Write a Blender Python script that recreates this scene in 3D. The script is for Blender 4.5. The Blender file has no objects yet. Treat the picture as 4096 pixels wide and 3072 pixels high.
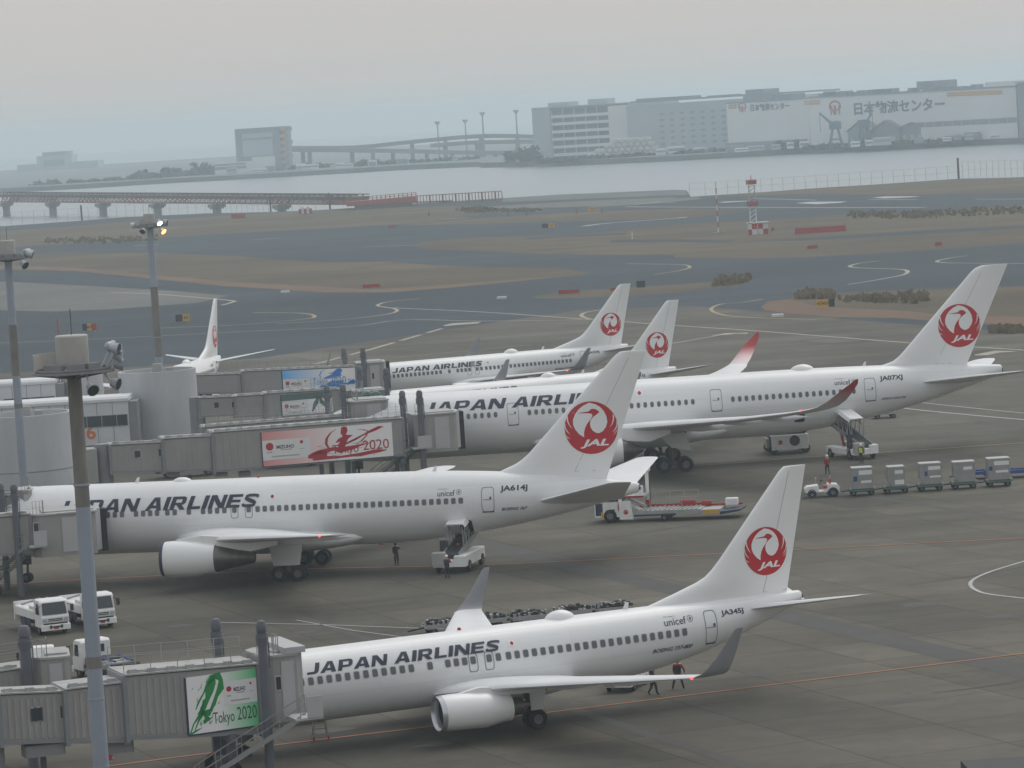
import bpy, bmesh, math, random
from math import sin, cos, pi, radians, sqrt, atan2, hypot
from mathutils import Vector, Matrix

random.seed(7)
SC = bpy.context.scene
COL = SC.collection

# ------------------------------------------------------------------ camera
F_PX, CAM_H, PITCH, ROLL = 15171.96, 33.94, 0.07150, 0.06170     # solved from the photograph (4096 x 3072)
cam_data = bpy.data.cameras.new('camera')
cam_data.sensor_width = 36.0
cam_data.lens = F_PX / 4096 * 36.0
cam_data.clip_start = 1.0
cam_data.clip_end = 60000.0
cam = bpy.data.objects.new('camera', cam_data)
COL.objects.link(cam)
_cp, _sp, _cr, _sr = cos(PITCH), sin(PITCH), cos(ROLL), sin(ROLL)
_R0, _U0, _FW = Vector((1, 0, 0)), Vector((0, _sp, _cp)), Vector((0, _cp, -_sp))
_R, _U = _cr * _R0 - _sr * _U0, _sr * _R0 + _cr * _U0
M4 = Matrix((( _R.x, _U.x, -_FW.x, 0), (_R.y, _U.y, -_FW.y, 0), (_R.z, _U.z, -_FW.z, CAM_H), (0, 0, 0, 1)))
cam.matrix_world = M4
SC.camera = cam

# ------------------------------------------------------------------ sky, sun, exposure
SUN_EL, SUN_AZ = radians(52), radians(38)          # azimuth from +Y (away from the camera) towards +X
world = bpy.data.worlds.new('World')
SC.world = world
world.use_nodes = True
wn = world.node_tree
wn.nodes.clear()
w_out = wn.nodes.new('ShaderNodeOutputWorld')
w_bg = wn.nodes.new('ShaderNodeBackground')
w_sky = wn.nodes.new('ShaderNodeTexSky')
w_sky.sky_type = 'NISHITA'
w_sky.sun_disc = False
w_sky.sun_elevation = SUN_EL
w_sky.sun_rotation = SUN_AZ
w_sky.air_density = 1.0
w_sky.dust_density = 6.0
w_sky.ozone_density = 1.0
w_mix = wn.nodes.new('ShaderNodeMixRGB')            # a closed cloud deck: most of the blue is gone
w_mix.inputs[0].default_value = 0.86
w_tc = wn.nodes.new('ShaderNodeTexCoord')           # overcast: brighter overhead than at the horizon
w_sep = wn.nodes.new('ShaderNodeSeparateXYZ')
w_ramp = wn.nodes.new('ShaderNodeValToRGB')
w_ramp.color_ramp.elements[0].color = (4.95, 4.72, 4.58, 1)
w_ramp.color_ramp.elements[1].color = (5.3, 5.7, 6.05, 1)
wn.links.new(w_tc.outputs['Generated'], w_sep.inputs[0])
wn.links.new(w_sep.outputs['Z'], w_ramp.inputs[0])
wn.links.new(w_ramp.outputs[0], w_mix.inputs[2])
w_bg.inputs[1].default_value = 0.092
wn.links.new(w_sky.outputs[0], w_mix.inputs[1])
wn.links.new(w_mix.outputs[0], w_bg.inputs[0])
wn.links.new(w_bg.outputs[0], w_out.inputs[0])

sun_data = bpy.data.lights.new('sun', 'SUN')
sun_data.energy = 0.75
sun_data.angle = radians(40)
sun_data.color = (1.0, 0.97, 0.93)
sun = bpy.data.objects.new('sun', sun_data)
COL.objects.link(sun)
_sd = Vector((sin(SUN_AZ) * cos(SUN_EL), cos(SUN_AZ) * cos(SUN_EL), sin(SUN_EL)))
sun.rotation_euler = (-_sd).to_track_quat('-Z', 'Y').to_euler()
sun.location = (200, 200, 400)

SC.view_settings.view_transform = 'Standard'
SC.view_settings.look = 'None'
SC.view_settings.exposure = 0.54
SC.view_settings.gamma = 1.0
SC.cycles.volume_bounces = 3
SC.cycles.max_bounces = 8

# ------------------------------------------------------------------ photo measurements -> world points
KD = 4096 / 2212                                      # measurements are noted on a 2212 pixel wide copy
def ray(u, v):
    a, b = u * KD - 2048, 1536 - v * KD
    x, y = a * _cr + b * _sr, -a * _sr + b * _cr
    return x * _R0 + y * _U0 + F_PX * _FW
def gnd(u, v, z=0.0):
    r = ray(u, v)
    t = (z - CAM_H) / r.z
    return Vector((r.x * t, r.y * t, z))
def at(u, v, y):
    r = ray(u, v)
    t = y / r.y
    return Vector((r.x * t, y, CAM_H + r.z * t))

# ------------------------------------------------------------------ materials
def mat(name, col, rough=0.6, metal=0.0, noise=0.0, scale=1.0, emit=None, spec=0.5, stretch=None, bump=0.0):
    m = bpy.data.materials.new(name)
    m.use_nodes = True
    nt = m.node_tree
    b = nt.nodes['Principled BSDF']
    b.inputs['Base Color'].default_value = (*col, 1)
    b.inputs['Roughness'].default_value = rough
    b.inputs['Metallic'].default_value = metal
    b.inputs['Specular IOR Level'].default_value = spec
    if emit:
        b.inputs['Emission Color'].default_value = (*emit[:3], 1)
        b.inputs['Emission Strength'].default_value = emit[3]
    if noise:
        tc = nt.nodes.new('ShaderNodeTexCoord')
        mp = nt.nodes.new('ShaderNodeMapping')
        if stretch: mp.inputs['Scale'].default_value = stretch
        n = nt.nodes.new('ShaderNodeTexNoise')
        n.inputs['Scale'].default_value = scale
        n.inputs['Detail'].default_value = 6
        n.inputs['Roughness'].default_value = 0.62
        r = nt.nodes.new('ShaderNodeValToRGB')
        r.color_ramp.elements[0].position = 0.3
        r.color_ramp.elements[1].position = 0.72
        r.color_ramp.elements[0].color = (*[c * (1 - noise) for c in col], 1)
        r.color_ramp.elements[1].color = (*[min(1, c * (1 + noise * .6)) for c in col], 1)
        nt.links.new(tc.outputs['Object'], mp.inputs[0])
        nt.links.new(mp.outputs[0], n.inputs['Vector'])
        nt.links.new(n.outputs['Fac'], r.inputs[0])
        nt.links.new(r.outputs[0], b.inputs['Base Color'])
        if bump:
            bp = nt.nodes.new('ShaderNodeBump')
            bp.inputs['Strength'].default_value = bump
            nt.links.new(n.outputs['Fac'], bp.inputs['Height'])
            nt.links.new(bp.outputs[0], b.inputs['Normal'])
    return m

WHITE = mat('aircraft_white', (.80, .80, .79), .34, noise=.05, scale=.35, stretch=(.35, 1, 1.5))
def skin_seams(m, w, h, dark):
    """faint panel joints of the aircraft skin"""
    nt = m.node_tree; b = nt.nodes['Principled BSDF']; src = b.inputs['Base Color'].links[0].from_socket
    tc = nt.nodes.new('ShaderNodeTexCoord'); mp = nt.nodes.new('ShaderNodeMapping'); mp.inputs['Rotation'].default_value = (radians(90), 0, 0)
    bk = nt.nodes.new('ShaderNodeTexBrick'); bk.inputs['Scale'].default_value = 1.0
    bk.inputs['Brick Width'].default_value = w; bk.inputs['Row Height'].default_value = h; bk.inputs['Mortar Size'].default_value = .014
    bk.inputs['Color1'].default_value = (1, 1, 1, 1); bk.inputs['Color2'].default_value = (.965, .965, .968, 1); bk.inputs['Mortar'].default_value = (dark, dark, dark, 1)
    mx = nt.nodes.new('ShaderNodeMixRGB'); mx.blend_type = 'MULTIPLY'; mx.inputs[0].default_value = 1
    nt.links.new(tc.outputs['Object'], mp.inputs[0]); nt.links.new(mp.outputs[0], bk.inputs['Vector'])
    nt.links.new(src, mx.inputs[1]); nt.links.new(bk.outputs['Color'], mx.inputs[2]); nt.links.new(mx.outputs[0], b.inputs['Base Color'])
SKINW = mat('fuselage_skin', (.77, .775, .77), .30, noise=.07, scale=.5, stretch=(.2, 1, 2.5))
skin_seams(SKINW, 4.6, 1.05, .86)
WING = mat('wing_grey', (.70, .71, .715), .4, noise=.08, scale=.5)
LIPM = mat('bare_metal', (.55, .56, .58), .32, .7)
GREYP = mat('winglet_grey', (.235, .24, .255), .45, noise=.06, scale=.6)
DARKM = mat('dark_metal', (.09, .09, .095), .5, .4, noise=.2, scale=3)
EXH = mat('exhaust_metal', (.16, .15, .14), .42, .8, noise=.25, scale=2)
TYRE = mat('tyre_rubber', (.012, .012, .015), .8)
HUB = mat('wheel_hub', (.13, .13, .135), .5)
NAVY = mat('lettering_navy', (.022, .026, .052), .5)
RED = mat('emblem_red', (.47, .008, .018), .45)
FINW = mat('emblem_white', (.80, .80, .79), .34)
PANE = mat('cabin_glass', (.11, .112, .122), .22)
PFRAME = mat('window_frame_grey', (.45, .46, .47), .5)
LINEG = mat('door_outline_grey', (.22, .23, .25), .6)
NAVL = mat('red_light_glow', (.8, .03, .03), .4, emit=(1, .05, .06, 3))
SHAFT = mat('open_hold_dark', (.02, .022, .028), .8)

BRG = mat('bridge_panel_grey', (.32, .312, .30), .6, noise=.10, scale=.6)
BRG2 = mat('bridge_trim_grey', (.235, .24, .25), .55, noise=.12, scale=.8)
BRGL = mat('bridge_light_panel', (.44, .44, .44), .55, noise=.07, scale=.8)
ROOFG = mat('bridge_roof_sheet', (.40, .40, .39), .7, noise=.22, scale=.9)
COLM = mat('lift_column_grey', (.115, .125, .145), .5, noise=.15, scale=1)
RAILM = mat('galvanised_rail', (.36, .36, .355), .5, .3)
BELLOW = mat('bellows_black', (.022, .024, .03), .75)
GLASSD = mat('dark_window_glass', (.035, .045, .055), .12)
CONC = mat('drum_concrete', (.48, .495, .515), .8, noise=.14, scale=.35, stretch=(1, 1, .35))
CONC2 = mat('walkway_panel', (.58, .595, .62), .6, noise=.08, scale=.4)
ORANGE = mat('gate_number_orange', (.62, .16, .02), .5)

MASTB = mat('mast_paint_blue_grey', (.29, .325, .38), .55, noise=.14, scale=.7, stretch=(1, 1, .3))
RUST = mat('mast_rusty_band', (.205, .195, .182), .8, noise=.35, scale=1.2, stretch=(1, 1, .35))
DRUMC = mat('mast_head_concrete', (.43, .42, .395), .75, noise=.12, scale=1.1)
LAMPB = mat('lamp_housing', (.40, .42, .45), .4, .3)
LAMPL = mat('lamp_lit', (1, .9, .7), .4, emit=(1, .86, .55, 6))
LAMPO = mat('lamp_lit_orange', (1, .5, .1), .4, emit=(1, .42, .06, 5))

VWHITE = mat('vehicle_white', (.78, .78, .765), .42, noise=.10, scale=1.4)
VGREY = mat('vehicle_grey', (.36, .36, .35), .6, noise=.15, scale=2)
VNAVY = mat('vehicle_navy', (.025, .035, .075), .5)
VRED = mat('vehicle_red', (.38, .03, .03), .5)
VORNG = mat('vehicle_orange', (.62, .13, .03), .5)
VYEL = mat('vehicle_yellow', (.60, .33, .03), .5)
VBLK = mat('vehicle_black', (.028, .029, .032), .65)
VBLUE = mat('vehicle_blue', (.03, .07, .25), .5)
GLASSW = mat('windscreen', (.05, .065, .07), .08)
ALU = mat('container_aluminium', (.34, .34, .335), .42, .35, noise=.10, scale=2)
STICK = mat('label_white', (.74, .74, .73), .5)
STEELG = mat('stair_steel', (.31, .31, .305), .5, .3)
TREAD = mat('stair_tread', (.13, .16, .18), .6)
GREEN = mat('net_green', (.08, .16, .13), .6)

SKIN = mat('skin', (.50, .32, .23), .6)
CLD = mat('cloth_dark', (.03, .033, .045), .8)
CLR = mat('cloth_red', (.30, .035, .045), .8)
CLH = mat('helmet_white', (.75, .76, .78), .4)
CLY = mat('vest_yellow', (.55, .60, .06), .6)
HAIR = mat('hair_black', (.015, .013, .012), .7)

# ------------------------------------------------------------------ mesh helpers
class MB:
    """collects faces and links them as ONE mesh object"""
    def __init__(s): s.v, s.f, s.m, s.cur = [], [], [], 0
    def use(s, i): s.cur = i; return s
    def add(s, vs, fs):
        b = len(s.v)
        s.v += [tuple(p) for p in vs]
        for f in fs:
            s.f.append([b + i for i in f]); s.m.append(s.cur)
        return s
    def hexa(s, p):
        return s.add(p, [(0, 3, 2, 1), (4, 5, 6, 7), (0, 1, 5, 4), (1, 2, 6, 5), (2, 3, 7, 6), (3, 0, 4, 7)])
    def box(s, x0, x1, y0, y1, z0, z1):
        return s.hexa([(x0, y0, z0), (x1, y0, z0), (x1, y1, z0), (x0, y1, z0), (x0, y0, z1), (x1, y0, z1), (x1, y1, z1), (x0, y1, z1)])
    def rbox(s, x0, x1, y0, y1, z0, z1, r=.06):
        """box with chamfered vertical and upper edges"""
        def ring(z, q):
            return [(x0 + q, y0, z), (x1 - q, y0, z), (x1, y0 + q, z), (x1, y1 - q, z), (x1 - q, y1, z), (x0 + q, y1, z), (x0, y1 - q, z), (x0, y0 + q, z)]
        def ins(z, q):
            return [(x0 + q + r, y0 + q, z), (x1 - q - r, y0 + q, z), (x1 - q, y0 + q + r, z), (x1 - q, y1 - q - r, z), (x1 - q - r, y1 - q, z), (x0 + q + r, y1 - q, z), (x0 + q, y1 - q - r, z), (x0 + q, y0 + q + r, z)]
        return s.loft([ring(z0, r), ring(z1 - r, r), ins(z1, r)])
    def bar(s, a, b, w, h=None):
        a, b = Vector(a), Vector(b)
        d = (b - a).normalized()
        up = Vector((0, 0, 1)) if abs(d.z) < .95 else Vector((1, 0, 0))
        sd = d.cross(up).normalized(); up = sd.cross(d)
        h = h or w
        o = [(-1, -1), (1, -1), (1, 1), (-1, 1)]
        return s.hexa([a + sd * w / 2 * i + up * h / 2 * j for i, j in o] + [b + sd * w / 2 * i + up * h / 2 * j for i, j in o])
    def loft(s, rings, caps=True, closed=True):
        n = len(rings[0]); vs = [p for r in rings for p in r]; fs = []
        for k in range(len(rings) - 1):
            for i in range(n if closed else n - 1):
                j = (i + 1) % n
                fs.append((k * n + i, k * n + j, (k + 1) * n + j, (k + 1) * n + i))
        if caps:
            fs.append(tuple(reversed(range(n)))); fs.append(tuple((len(rings) - 1) * n + i for i in range(n)))
        return s.add(vs, fs)
    def tube(s, a, b, r0, r1=None, n=10, caps=True):
        a, b = Vector(a), Vector(b)
        r1 = r0 if r1 is None else r1
        d = (b - a).normalized()
        up = Vector((0, 0, 1)) if abs(d.z) < .95 else Vector((1, 0, 0))
        sd = d.cross(up).normalized(); up = sd.cross(d)
        rg = [[c + (sd * cos(2 * pi * i / n) + up * sin(2 * pi * i / n)) * r for i in range(n)] for c, r in ((a, r0), (b, r1))]
        return s.loft(rg, caps)
    def lathe(s, prof, o, ax='z', n=16, caps=False):
        """prof: (radius, distance along the axis)"""
        o = Vector(o); rg = []
        for r, t in prof:
            q = []
            for i in range(n):
                a = 2 * pi * i / n; c, d = r * cos(a), r * sin(a)
                q.append(o + Vector({'z': (c, d, t), 'x': (t, c, d), 'y': (d, t, c)}[ax]))
            rg.append(q)
        return s.loft(rg, caps)
    def poly(s, pts): return s.add(pts, [tuple(range(len(pts)))])
    def prism(s, pts, ext):
        e = Vector(ext); n = len(pts); a = [Vector(p) for p in pts]
        return s.add(a + [p + e for p in a], [tuple(range(n)), tuple(n + i for i in reversed(range(n)))] + [(i, (i + n), (i + 1) % n + n, (i + 1) % n) for i in range(n)])
    def ball(s, c, r, n=10, sz=1.0):
        return s.lathe([(max(r * sin(pi * k / (n // 2 + 1)), .001), -r * sz * cos(pi * k / (n // 2 + 1))) for k in range(n // 2 + 2)], c, 'z', n)
    def build(s, name, mats, parent=None, smooth=False, bevel=0.0):
        me = bpy.data.meshes.new(name)
        me.from_pydata(s.v, [], s.f)
        for m in (mats if isinstance(mats, (list, tuple)) else [mats]): me.materials.append(m)
        for p, i in zip(me.polygons, s.m): p.material_index = i
        b = bmesh.new(); b.from_mesh(me)
        bmesh.ops.recalc_face_normals(b, faces=b.faces)
        b.to_mesh(me); b.free()
        if smooth:
            me.polygons.foreach_set('use_smooth', [True] * len(me.polygons))
            me.set_sharp_from_angle(angle=radians(38))
        o = bpy.data.objects.new(name, me); COL.objects.link(o)
        if parent: o.parent = parent
        if bevel:
            bv = o.modifiers.new('bevel', 'BEVEL'); bv.width = bevel; bv.segments = 2; bv.limit_method = 'ANGLE'
        return o

def tag(o, label, cat, group=None, kind=None):
    if label: o['label'] = label
    if cat: o['category'] = cat
    if group: o['group'] = group
    if kind: o['kind'] = kind
    return o
def thing(name, label, cat, loc=(0, 0, 0), rz=0.0, group=None):
    o = bpy.data.objects.new(name, None); COL.objects.link(o)
    o.empty_display_size = .5
    o.location = loc; o.rotation_euler = (0, 0, rz)
    return tag(o, label, cat, group)
def struct(o): o['kind'] = 'structure'; return o
def copy_tree(o, parent=None):
    c = o.copy(); COL.objects.link(c)
    if parent: c.parent = parent
    for ch in list(o.children): copy_tree(ch, c)
    return c

_text_cache = {}
def text_polys(s, offset=0.0, shear=0.0):
    """built-in font -> list of triangles, normalised to a box 0..1 x 0..1"""
    key = (s, offset, shear)
    if key in _text_cache: return _text_cache[key]
    cu = bpy.data.curves.new('lettering', 'FONT')
    cu.body = s; cu.offset = offset; cu.shear = shear; cu.resolution_u = 3; cu.size = 1.0
    o = bpy.data.objects.new('lettering', cu); COL.objects.link(o)
    bpy.context.view_layer.update()
    dg = bpy.context.evaluated_depsgraph_get()
    me = bpy.data.meshes.new_from_object(o.evaluated_get(dg))
    pts = [(v.co.x, v.co.y) for v in me.vertices]
    fs = [tuple(p.vertices) for p in me.polygons]
    bpy.data.objects.remove(o); bpy.data.curves.remove(cu); bpy.data.meshes.remove(me)
    xs = [p[0] for p in pts]; ys = [p[1] for p in pts]
    x0, x1, y0, y1 = min(xs), max(xs), min(ys), max(ys)
    pts = [((x - x0) / (x1 - x0), (y - y0) / (y1 - y0)) for x, y in pts]
    _text_cache[key] = [[pts[i] for i in f] for f in fs]
    return _text_cache[key]
def text_at(s, x0, x1, z0, z1, offset=0.0, shear=0.0, slope=0.0):
    return [[(x0 + u * (x1 - x0), z0 + v * (z1 - z0) + slope * u * (x1 - x0)) for u, v in f] for f in text_polys(s, offset, shear)]
def oval(cx, cz, rx, rz, n=20, p=2.0):
    r = []
    for i in range(n):
        a = 2 * pi * i / n; c, d = cos(a), sin(a)
        r.append((cx + rx * math.copysign(abs(c) ** (2 / p), c), cz + rz * math.copysign(abs(d) ** (2 / p), d)))
    return r
def ring_polys(a, b):
    n = len(a); return [[a[i], a[(i + 1) % n], b[(i + 1) % n], b[i]] for i in range(n)]
def stroke(pts, ws):
    """brush stroke -> quads along a path"""
    L, R = [], []
    for i, (x, y) in enumerate(pts):
        a = pts[max(0, i - 1)]; b = pts[min(len(pts) - 1, i + 1)]
        dx, dy = b[0] - a[0], b[1] - a[1]; l = hypot(dx, dy) or 1
        w = ws[i] if isinstance(ws, (list, tuple)) else ws
        L.append((x - dy / l * w / 2, y + dx / l * w / 2)); R.append((x + dy / l * w / 2, y - dx / l * w / 2))
    return [[L[i], L[i + 1], R[i + 1], R[i]] for i in range(len(pts) - 1)]

def decal(name, layers, mats, parent, yfun, cut=None, off=.012, sgn=-1, smooth=True):
    """layers: (polygons in the x-z side plane, material index, extra offset). Laid on the surface y = sgn * yfun(x, z)."""
    bm = bmesh.new()
    for polys, mi, ex in layers:
        b = bmesh.new()
        for p in polys:
            try: b.faces.new([b.verts.new((x, 0, z)) for x, z in p])
            except ValueError: pass
        for f in b.faces: f.normal_update()
        bmesh.ops.triangulate(b, faces=[f for f in b.faces if len(f.verts) > 4])
        if cut:
            xs = [v.co.x for v in b.verts]; zs = [v.co.z for v in b.verts]
            for ax, lo, hi, st in ((0, min(xs), max(xs), cut[0]), (2, min(zs), max(zs), cut[1])):
                if not st: continue
                t = lo + st
                while t < hi:
                    co = [0, 0, 0]; co[ax] = t; no = [0, 0, 0]; no[ax] = 1
                    bmesh.ops.bisect_plane(b, geom=b.verts[:] + b.edges[:] + b.faces[:], plane_co=co, plane_no=no)
                    t += st
        vm = {}
        for v in b.verts:
            vm[v] = bm.verts.new((v.co.x, sgn * (yfun(v.co.x, v.co.z) + off + ex), v.co.z))
        for f in b.faces:
            nf = bm.faces.new([vm[v] for v in f.verts]); nf.material_index = mi; nf.smooth = smooth
        b.free()
    for f in bm.faces:
        f.normal_update()
        if f.normal.y * sgn < 0: f.normal_flip()
    me = bpy.data.meshes.new(name); bm.to_mesh(me); bm.free()
    for m in mats: me.materials.append(m)
    o = bpy.data.objects.new(name, me); COL.objects.link(o)
    if parent: o.parent = parent
    return o

# ================================================================== GROUND, WATER, MARKINGS
def ground_mat(name, c1, c2, big=.02, fine=.6, rough=.85, streak=None, joints=None, patch=None, c3=None):
    m = bpy.data.materials.new(name); m.use_nodes = True
    nt = m.node_tree; L = nt.links.new; N = nt.nodes.new
    b = nt.nodes['Principled BSDF']; b.inputs['Roughness'].default_value = rough
    b.inputs['Specular IOR Level'].default_value = .25
    tc = N('ShaderNodeTexCoord')
    def noise(scale, stretch=None, rot=0, det=5, ro=.6):
        mp = N('ShaderNodeMapping'); mp.inputs['Rotation'].default_value = (0, 0, rot)
        if stretch: mp.inputs['Scale'].default_value = stretch
        n = N('ShaderNodeTexNoise'); n.inputs['Scale'].default_value = scale
        n.inputs['Detail'].default_value = det; n.inputs['Roughness'].default_value = ro
        L(tc.outputs['Object'], mp.inputs[0]); L(mp.outputs[0], n.inputs['Vector'])
        return n.outputs['Fac']
    def ramp(fac, p0, p1, a=(0, 0, 0), c=(1, 1, 1)):
        r = N('ShaderNodeValToRGB'); e = r.color_ramp.elements
        e[0].position, e[1].position = p0, p1; e[0].color, e[1].color = (*a, 1), (*c, 1)
        L(fac, r.inputs[0]); return r.outputs[0]
    def mix(f, a, c, mode='MIX'):
        x = N('ShaderNodeMixRGB'); x.blend_type = mode
        if isinstance(f, float): x.inputs[0].default_value = f
        else: L(f, x.inputs[0])
        for s, k in ((a, 1), (c, 2)):
            if isinstance(s, tuple): x.inputs[k].default_value = (*s, 1)
            else: L(s, x.inputs[k])
        return x.outputs[0]
    col = mix(ramp(noise(big), .36, .66), c1, c2)
    if c3: col = mix(ramp(noise(big * 2.7, det=3), .55, .72), col, c3)
    col = mix(.55, col, ramp(noise(fine, det=8, ro=.7), .3, .75, (.62, .62, .62), (1.18, 1.18, 1.18)), 'MULTIPLY')
    if streak:
        for sc, st, ro, lo in streak:
            col = mix(.8, col, ramp(noise(sc, st, ro, 4), .40, .62, (lo, lo, lo), (1.06, 1.06, 1.06)), 'MULTIPLY')
    if joints:
        mp = N('ShaderNodeMapping'); mp.inputs['Rotation'].default_value = (0, 0, -joints[0])
        mp.inputs['Location'].default_value = (3.1, 1.7, 0)
        bk = N('ShaderNodeTexBrick'); bk.offset = 0; bk.squash = 1
        bk.inputs['Scale'].default_value = 1.0
        bk.inputs['Brick Width'].default_value = joints[1]; bk.inputs['Row Height'].default_value = joints[1]
        bk.inputs['Mortar Size'].default_value = joints[2]; bk.inputs['Mortar Smooth'].default_value = .3
        bk.inputs['Color1'].default_value = (.86, .86, .86, 1); bk.inputs['Color2'].default_value = (1.13, 1.12, 1.09, 1)
        bk.inputs['Mortar'].default_value = (.55, .55, .55, 1)
        L(tc.outputs['Object'], mp.inputs[0]); L(mp.outputs[0], bk.inputs['Vector'])
        col = mix(1.0, col, bk.outputs['Color'], 'MULTIPLY')
    if joints:                                       # oil spots and scuffs
        col = mix(.75, col, ramp(noise(.55, det=3, ro=.55), .66, .74, (1, 1, 1), (.66, .66, .67)), 'MULTIPLY')
        col = mix(.6, col, ramp(noise(.11, (1, .35, 1), -joints[0], 5, .7), .60, .72, (1, 1, 1), (1.32, 1.30, 1.26)), 'MULTIPLY')
        for ox, oy, h in ((-19.5, 202.7, .38), (-44.1, 291.3, -.15), (-20, 351.3, .061)):   # worn, oil-dark stand-line strips that also paint in shade under the aircraft
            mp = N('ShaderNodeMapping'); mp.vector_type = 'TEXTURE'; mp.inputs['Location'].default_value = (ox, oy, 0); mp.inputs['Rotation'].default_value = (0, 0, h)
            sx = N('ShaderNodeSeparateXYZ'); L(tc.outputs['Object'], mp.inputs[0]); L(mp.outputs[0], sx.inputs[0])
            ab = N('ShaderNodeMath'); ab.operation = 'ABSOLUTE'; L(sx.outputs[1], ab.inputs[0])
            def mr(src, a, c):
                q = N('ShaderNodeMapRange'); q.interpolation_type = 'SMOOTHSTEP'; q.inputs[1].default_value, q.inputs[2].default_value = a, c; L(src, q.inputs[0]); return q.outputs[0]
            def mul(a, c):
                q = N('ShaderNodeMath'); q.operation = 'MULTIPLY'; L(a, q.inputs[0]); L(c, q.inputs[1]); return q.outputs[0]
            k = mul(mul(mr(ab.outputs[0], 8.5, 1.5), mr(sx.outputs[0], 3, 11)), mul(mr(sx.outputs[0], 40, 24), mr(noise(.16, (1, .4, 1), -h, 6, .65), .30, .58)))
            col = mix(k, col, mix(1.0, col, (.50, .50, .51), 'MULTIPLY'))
    L(col, b.inputs['Base Color'])
    return m

A_H = .38                                            # heading of the stands
ASPH = ground_mat('taxiway_asphalt', (.027, .043, .057), (.046, .064, .080), .012, .25, streak=[(.02, (.15, 1, 1), 0.12, .80), (.05, (.05, 1, 1), -.2, .86)])
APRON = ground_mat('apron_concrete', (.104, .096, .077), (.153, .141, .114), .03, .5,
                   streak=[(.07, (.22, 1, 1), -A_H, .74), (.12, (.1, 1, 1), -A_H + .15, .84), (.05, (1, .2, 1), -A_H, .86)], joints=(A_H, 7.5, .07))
LCONC = ground_mat('light_concrete', (.135, .131, .122), (.17, .164, .152), .03, .4, streak=[(.05, (.2, 1, 1), .1, .85)])
GRASS = ground_mat('dry_grass_turf', (.088, .065, .038), (.142, .104, .060), .018, .5, streak=[(.03, (.12, 1, 1), .05, .72)], c3=(.068, .060, .038))
ORGR = ground_mat('ochre_grass_turf', (.145, .088, .054), (.18, .112, .07), .03, .6)
WALLC = ground_mat('seawall_stone', (.115, .12, .125), (.16, .165, .17), .05, .4)
FARL = ground_mat('far_land', (.14, .16, .165), (.22, .23, .23), .01, .1)
CREAM = mat('marking_cream', (.36, .32, .25), .7, noise=.25, scale=.4)
ORNGL = mat('marking_orange', (.40, .15, .06), .7, noise=.3, scale=.5)
YELL = mat('marking_yellow', (.34, .26, .13), .7, noise=.25, scale=.4)
WHTL = mat('marking_white', (.42, .42, .42), .7, noise=.2, scale=.4)
SOOT = mat('tar_band', (.066, .064, .059), .85, noise=.2, scale=.3)
WATER = mat('bay_water', (.23, .275, .295), .28, noise=.0)
_nt = WATER.node_tree
_n = _nt.nodes.new('ShaderNodeTexNoise'); _n.inputs['Scale'].default_value = .35; _n.inputs['Detail'].default_value = 4
_c = _nt.nodes.new('ShaderNodeTexCoord'); _b = _nt.nodes.new('ShaderNodeBump'); _b.inputs['Strength'].default_value = .04
_nt.links.new(_c.outputs['Object'], _n.inputs['Vector']); _nt.links.new(_n.outputs['Fac'], _b.inputs['Height'])
_nt.links.new(_b.outputs[0], _nt.nodes['Principled BSDF'].inputs['Normal'])

def sheet(name, pts, z, m, skirt=None):
    """flat sheet from an outline of ground points, optionally with a wall down its rim"""
    bm = bmesh.new()
    vs = [bm.verts.new((p[0], p[1], z)) for p in pts]
    f = bm.faces.new(vs)
    bm.normal_update()
    if f.normal.z < 0: f.normal_flip()
    if skirt is not None:
        lo = [bm.verts.new((p[0], p[1], skirt)) for p in pts]
        for i in range(len(vs)):
            j = (i + 1) % len(vs)
            q = bm.faces.new((vs[i], vs[j], lo[j], lo[i])); q.material_index = 1
    bmesh.ops.triangulate(bm, faces=[f])
    me = bpy.data.meshes.new(name); bm.to_mesh(me); bm.free()
    for k in (m if isinstance(m, tuple) else (m,)): me.materials.append(k)
    o = bpy.data.objects.new(name, me); COL.objects.link(o)
    return struct(o)
def G(pts, z=0.0): return [gnd(u, v, z) for u, v in pts]

SHORE = [(-500, 520), (0, 489), (171, 477), (273, 469), (444, 461), (581, 458), (756, 451), (805, 444), (907, 439), (1085, 428), (1215, 420), (1458, 410), (1483, 411), (1492, 425), (1524, 423), (1740, 409), (2071, 386), (2212, 383), (2800, 352)]
land = G(SHORE)
land = land + [Vector((land[-1].x + 60, -60, 0)), Vector((land[0].x - 60, -60, 0))]
sheet('ground', land, 0.0, (ASPH, WALLC), -5.0)
FAR = [(-1500, 500), (0, 417), (171, 408), (342, 397), (513, 388), (756, 374), (873, 367), (1034, 360), (1040, 362), (1215, 359), (1458, 348), (1695, 334), (1969, 319), (2212, 310), (3400, 240)]
farl = G(FAR, -3.0)
farl = [(max(-2600, min(2600, p.x)), p.y) for p in farl] + [(2600, 4700), (-2600, 4700)]
sheet('far_shore', farl, 0.4, (FARL, WALLC), -5.0)
sheet('water', [(-3400, 600), (3400, 600), (3400, 9100), (-3400, 9100)], -3.0, WATER)

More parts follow.
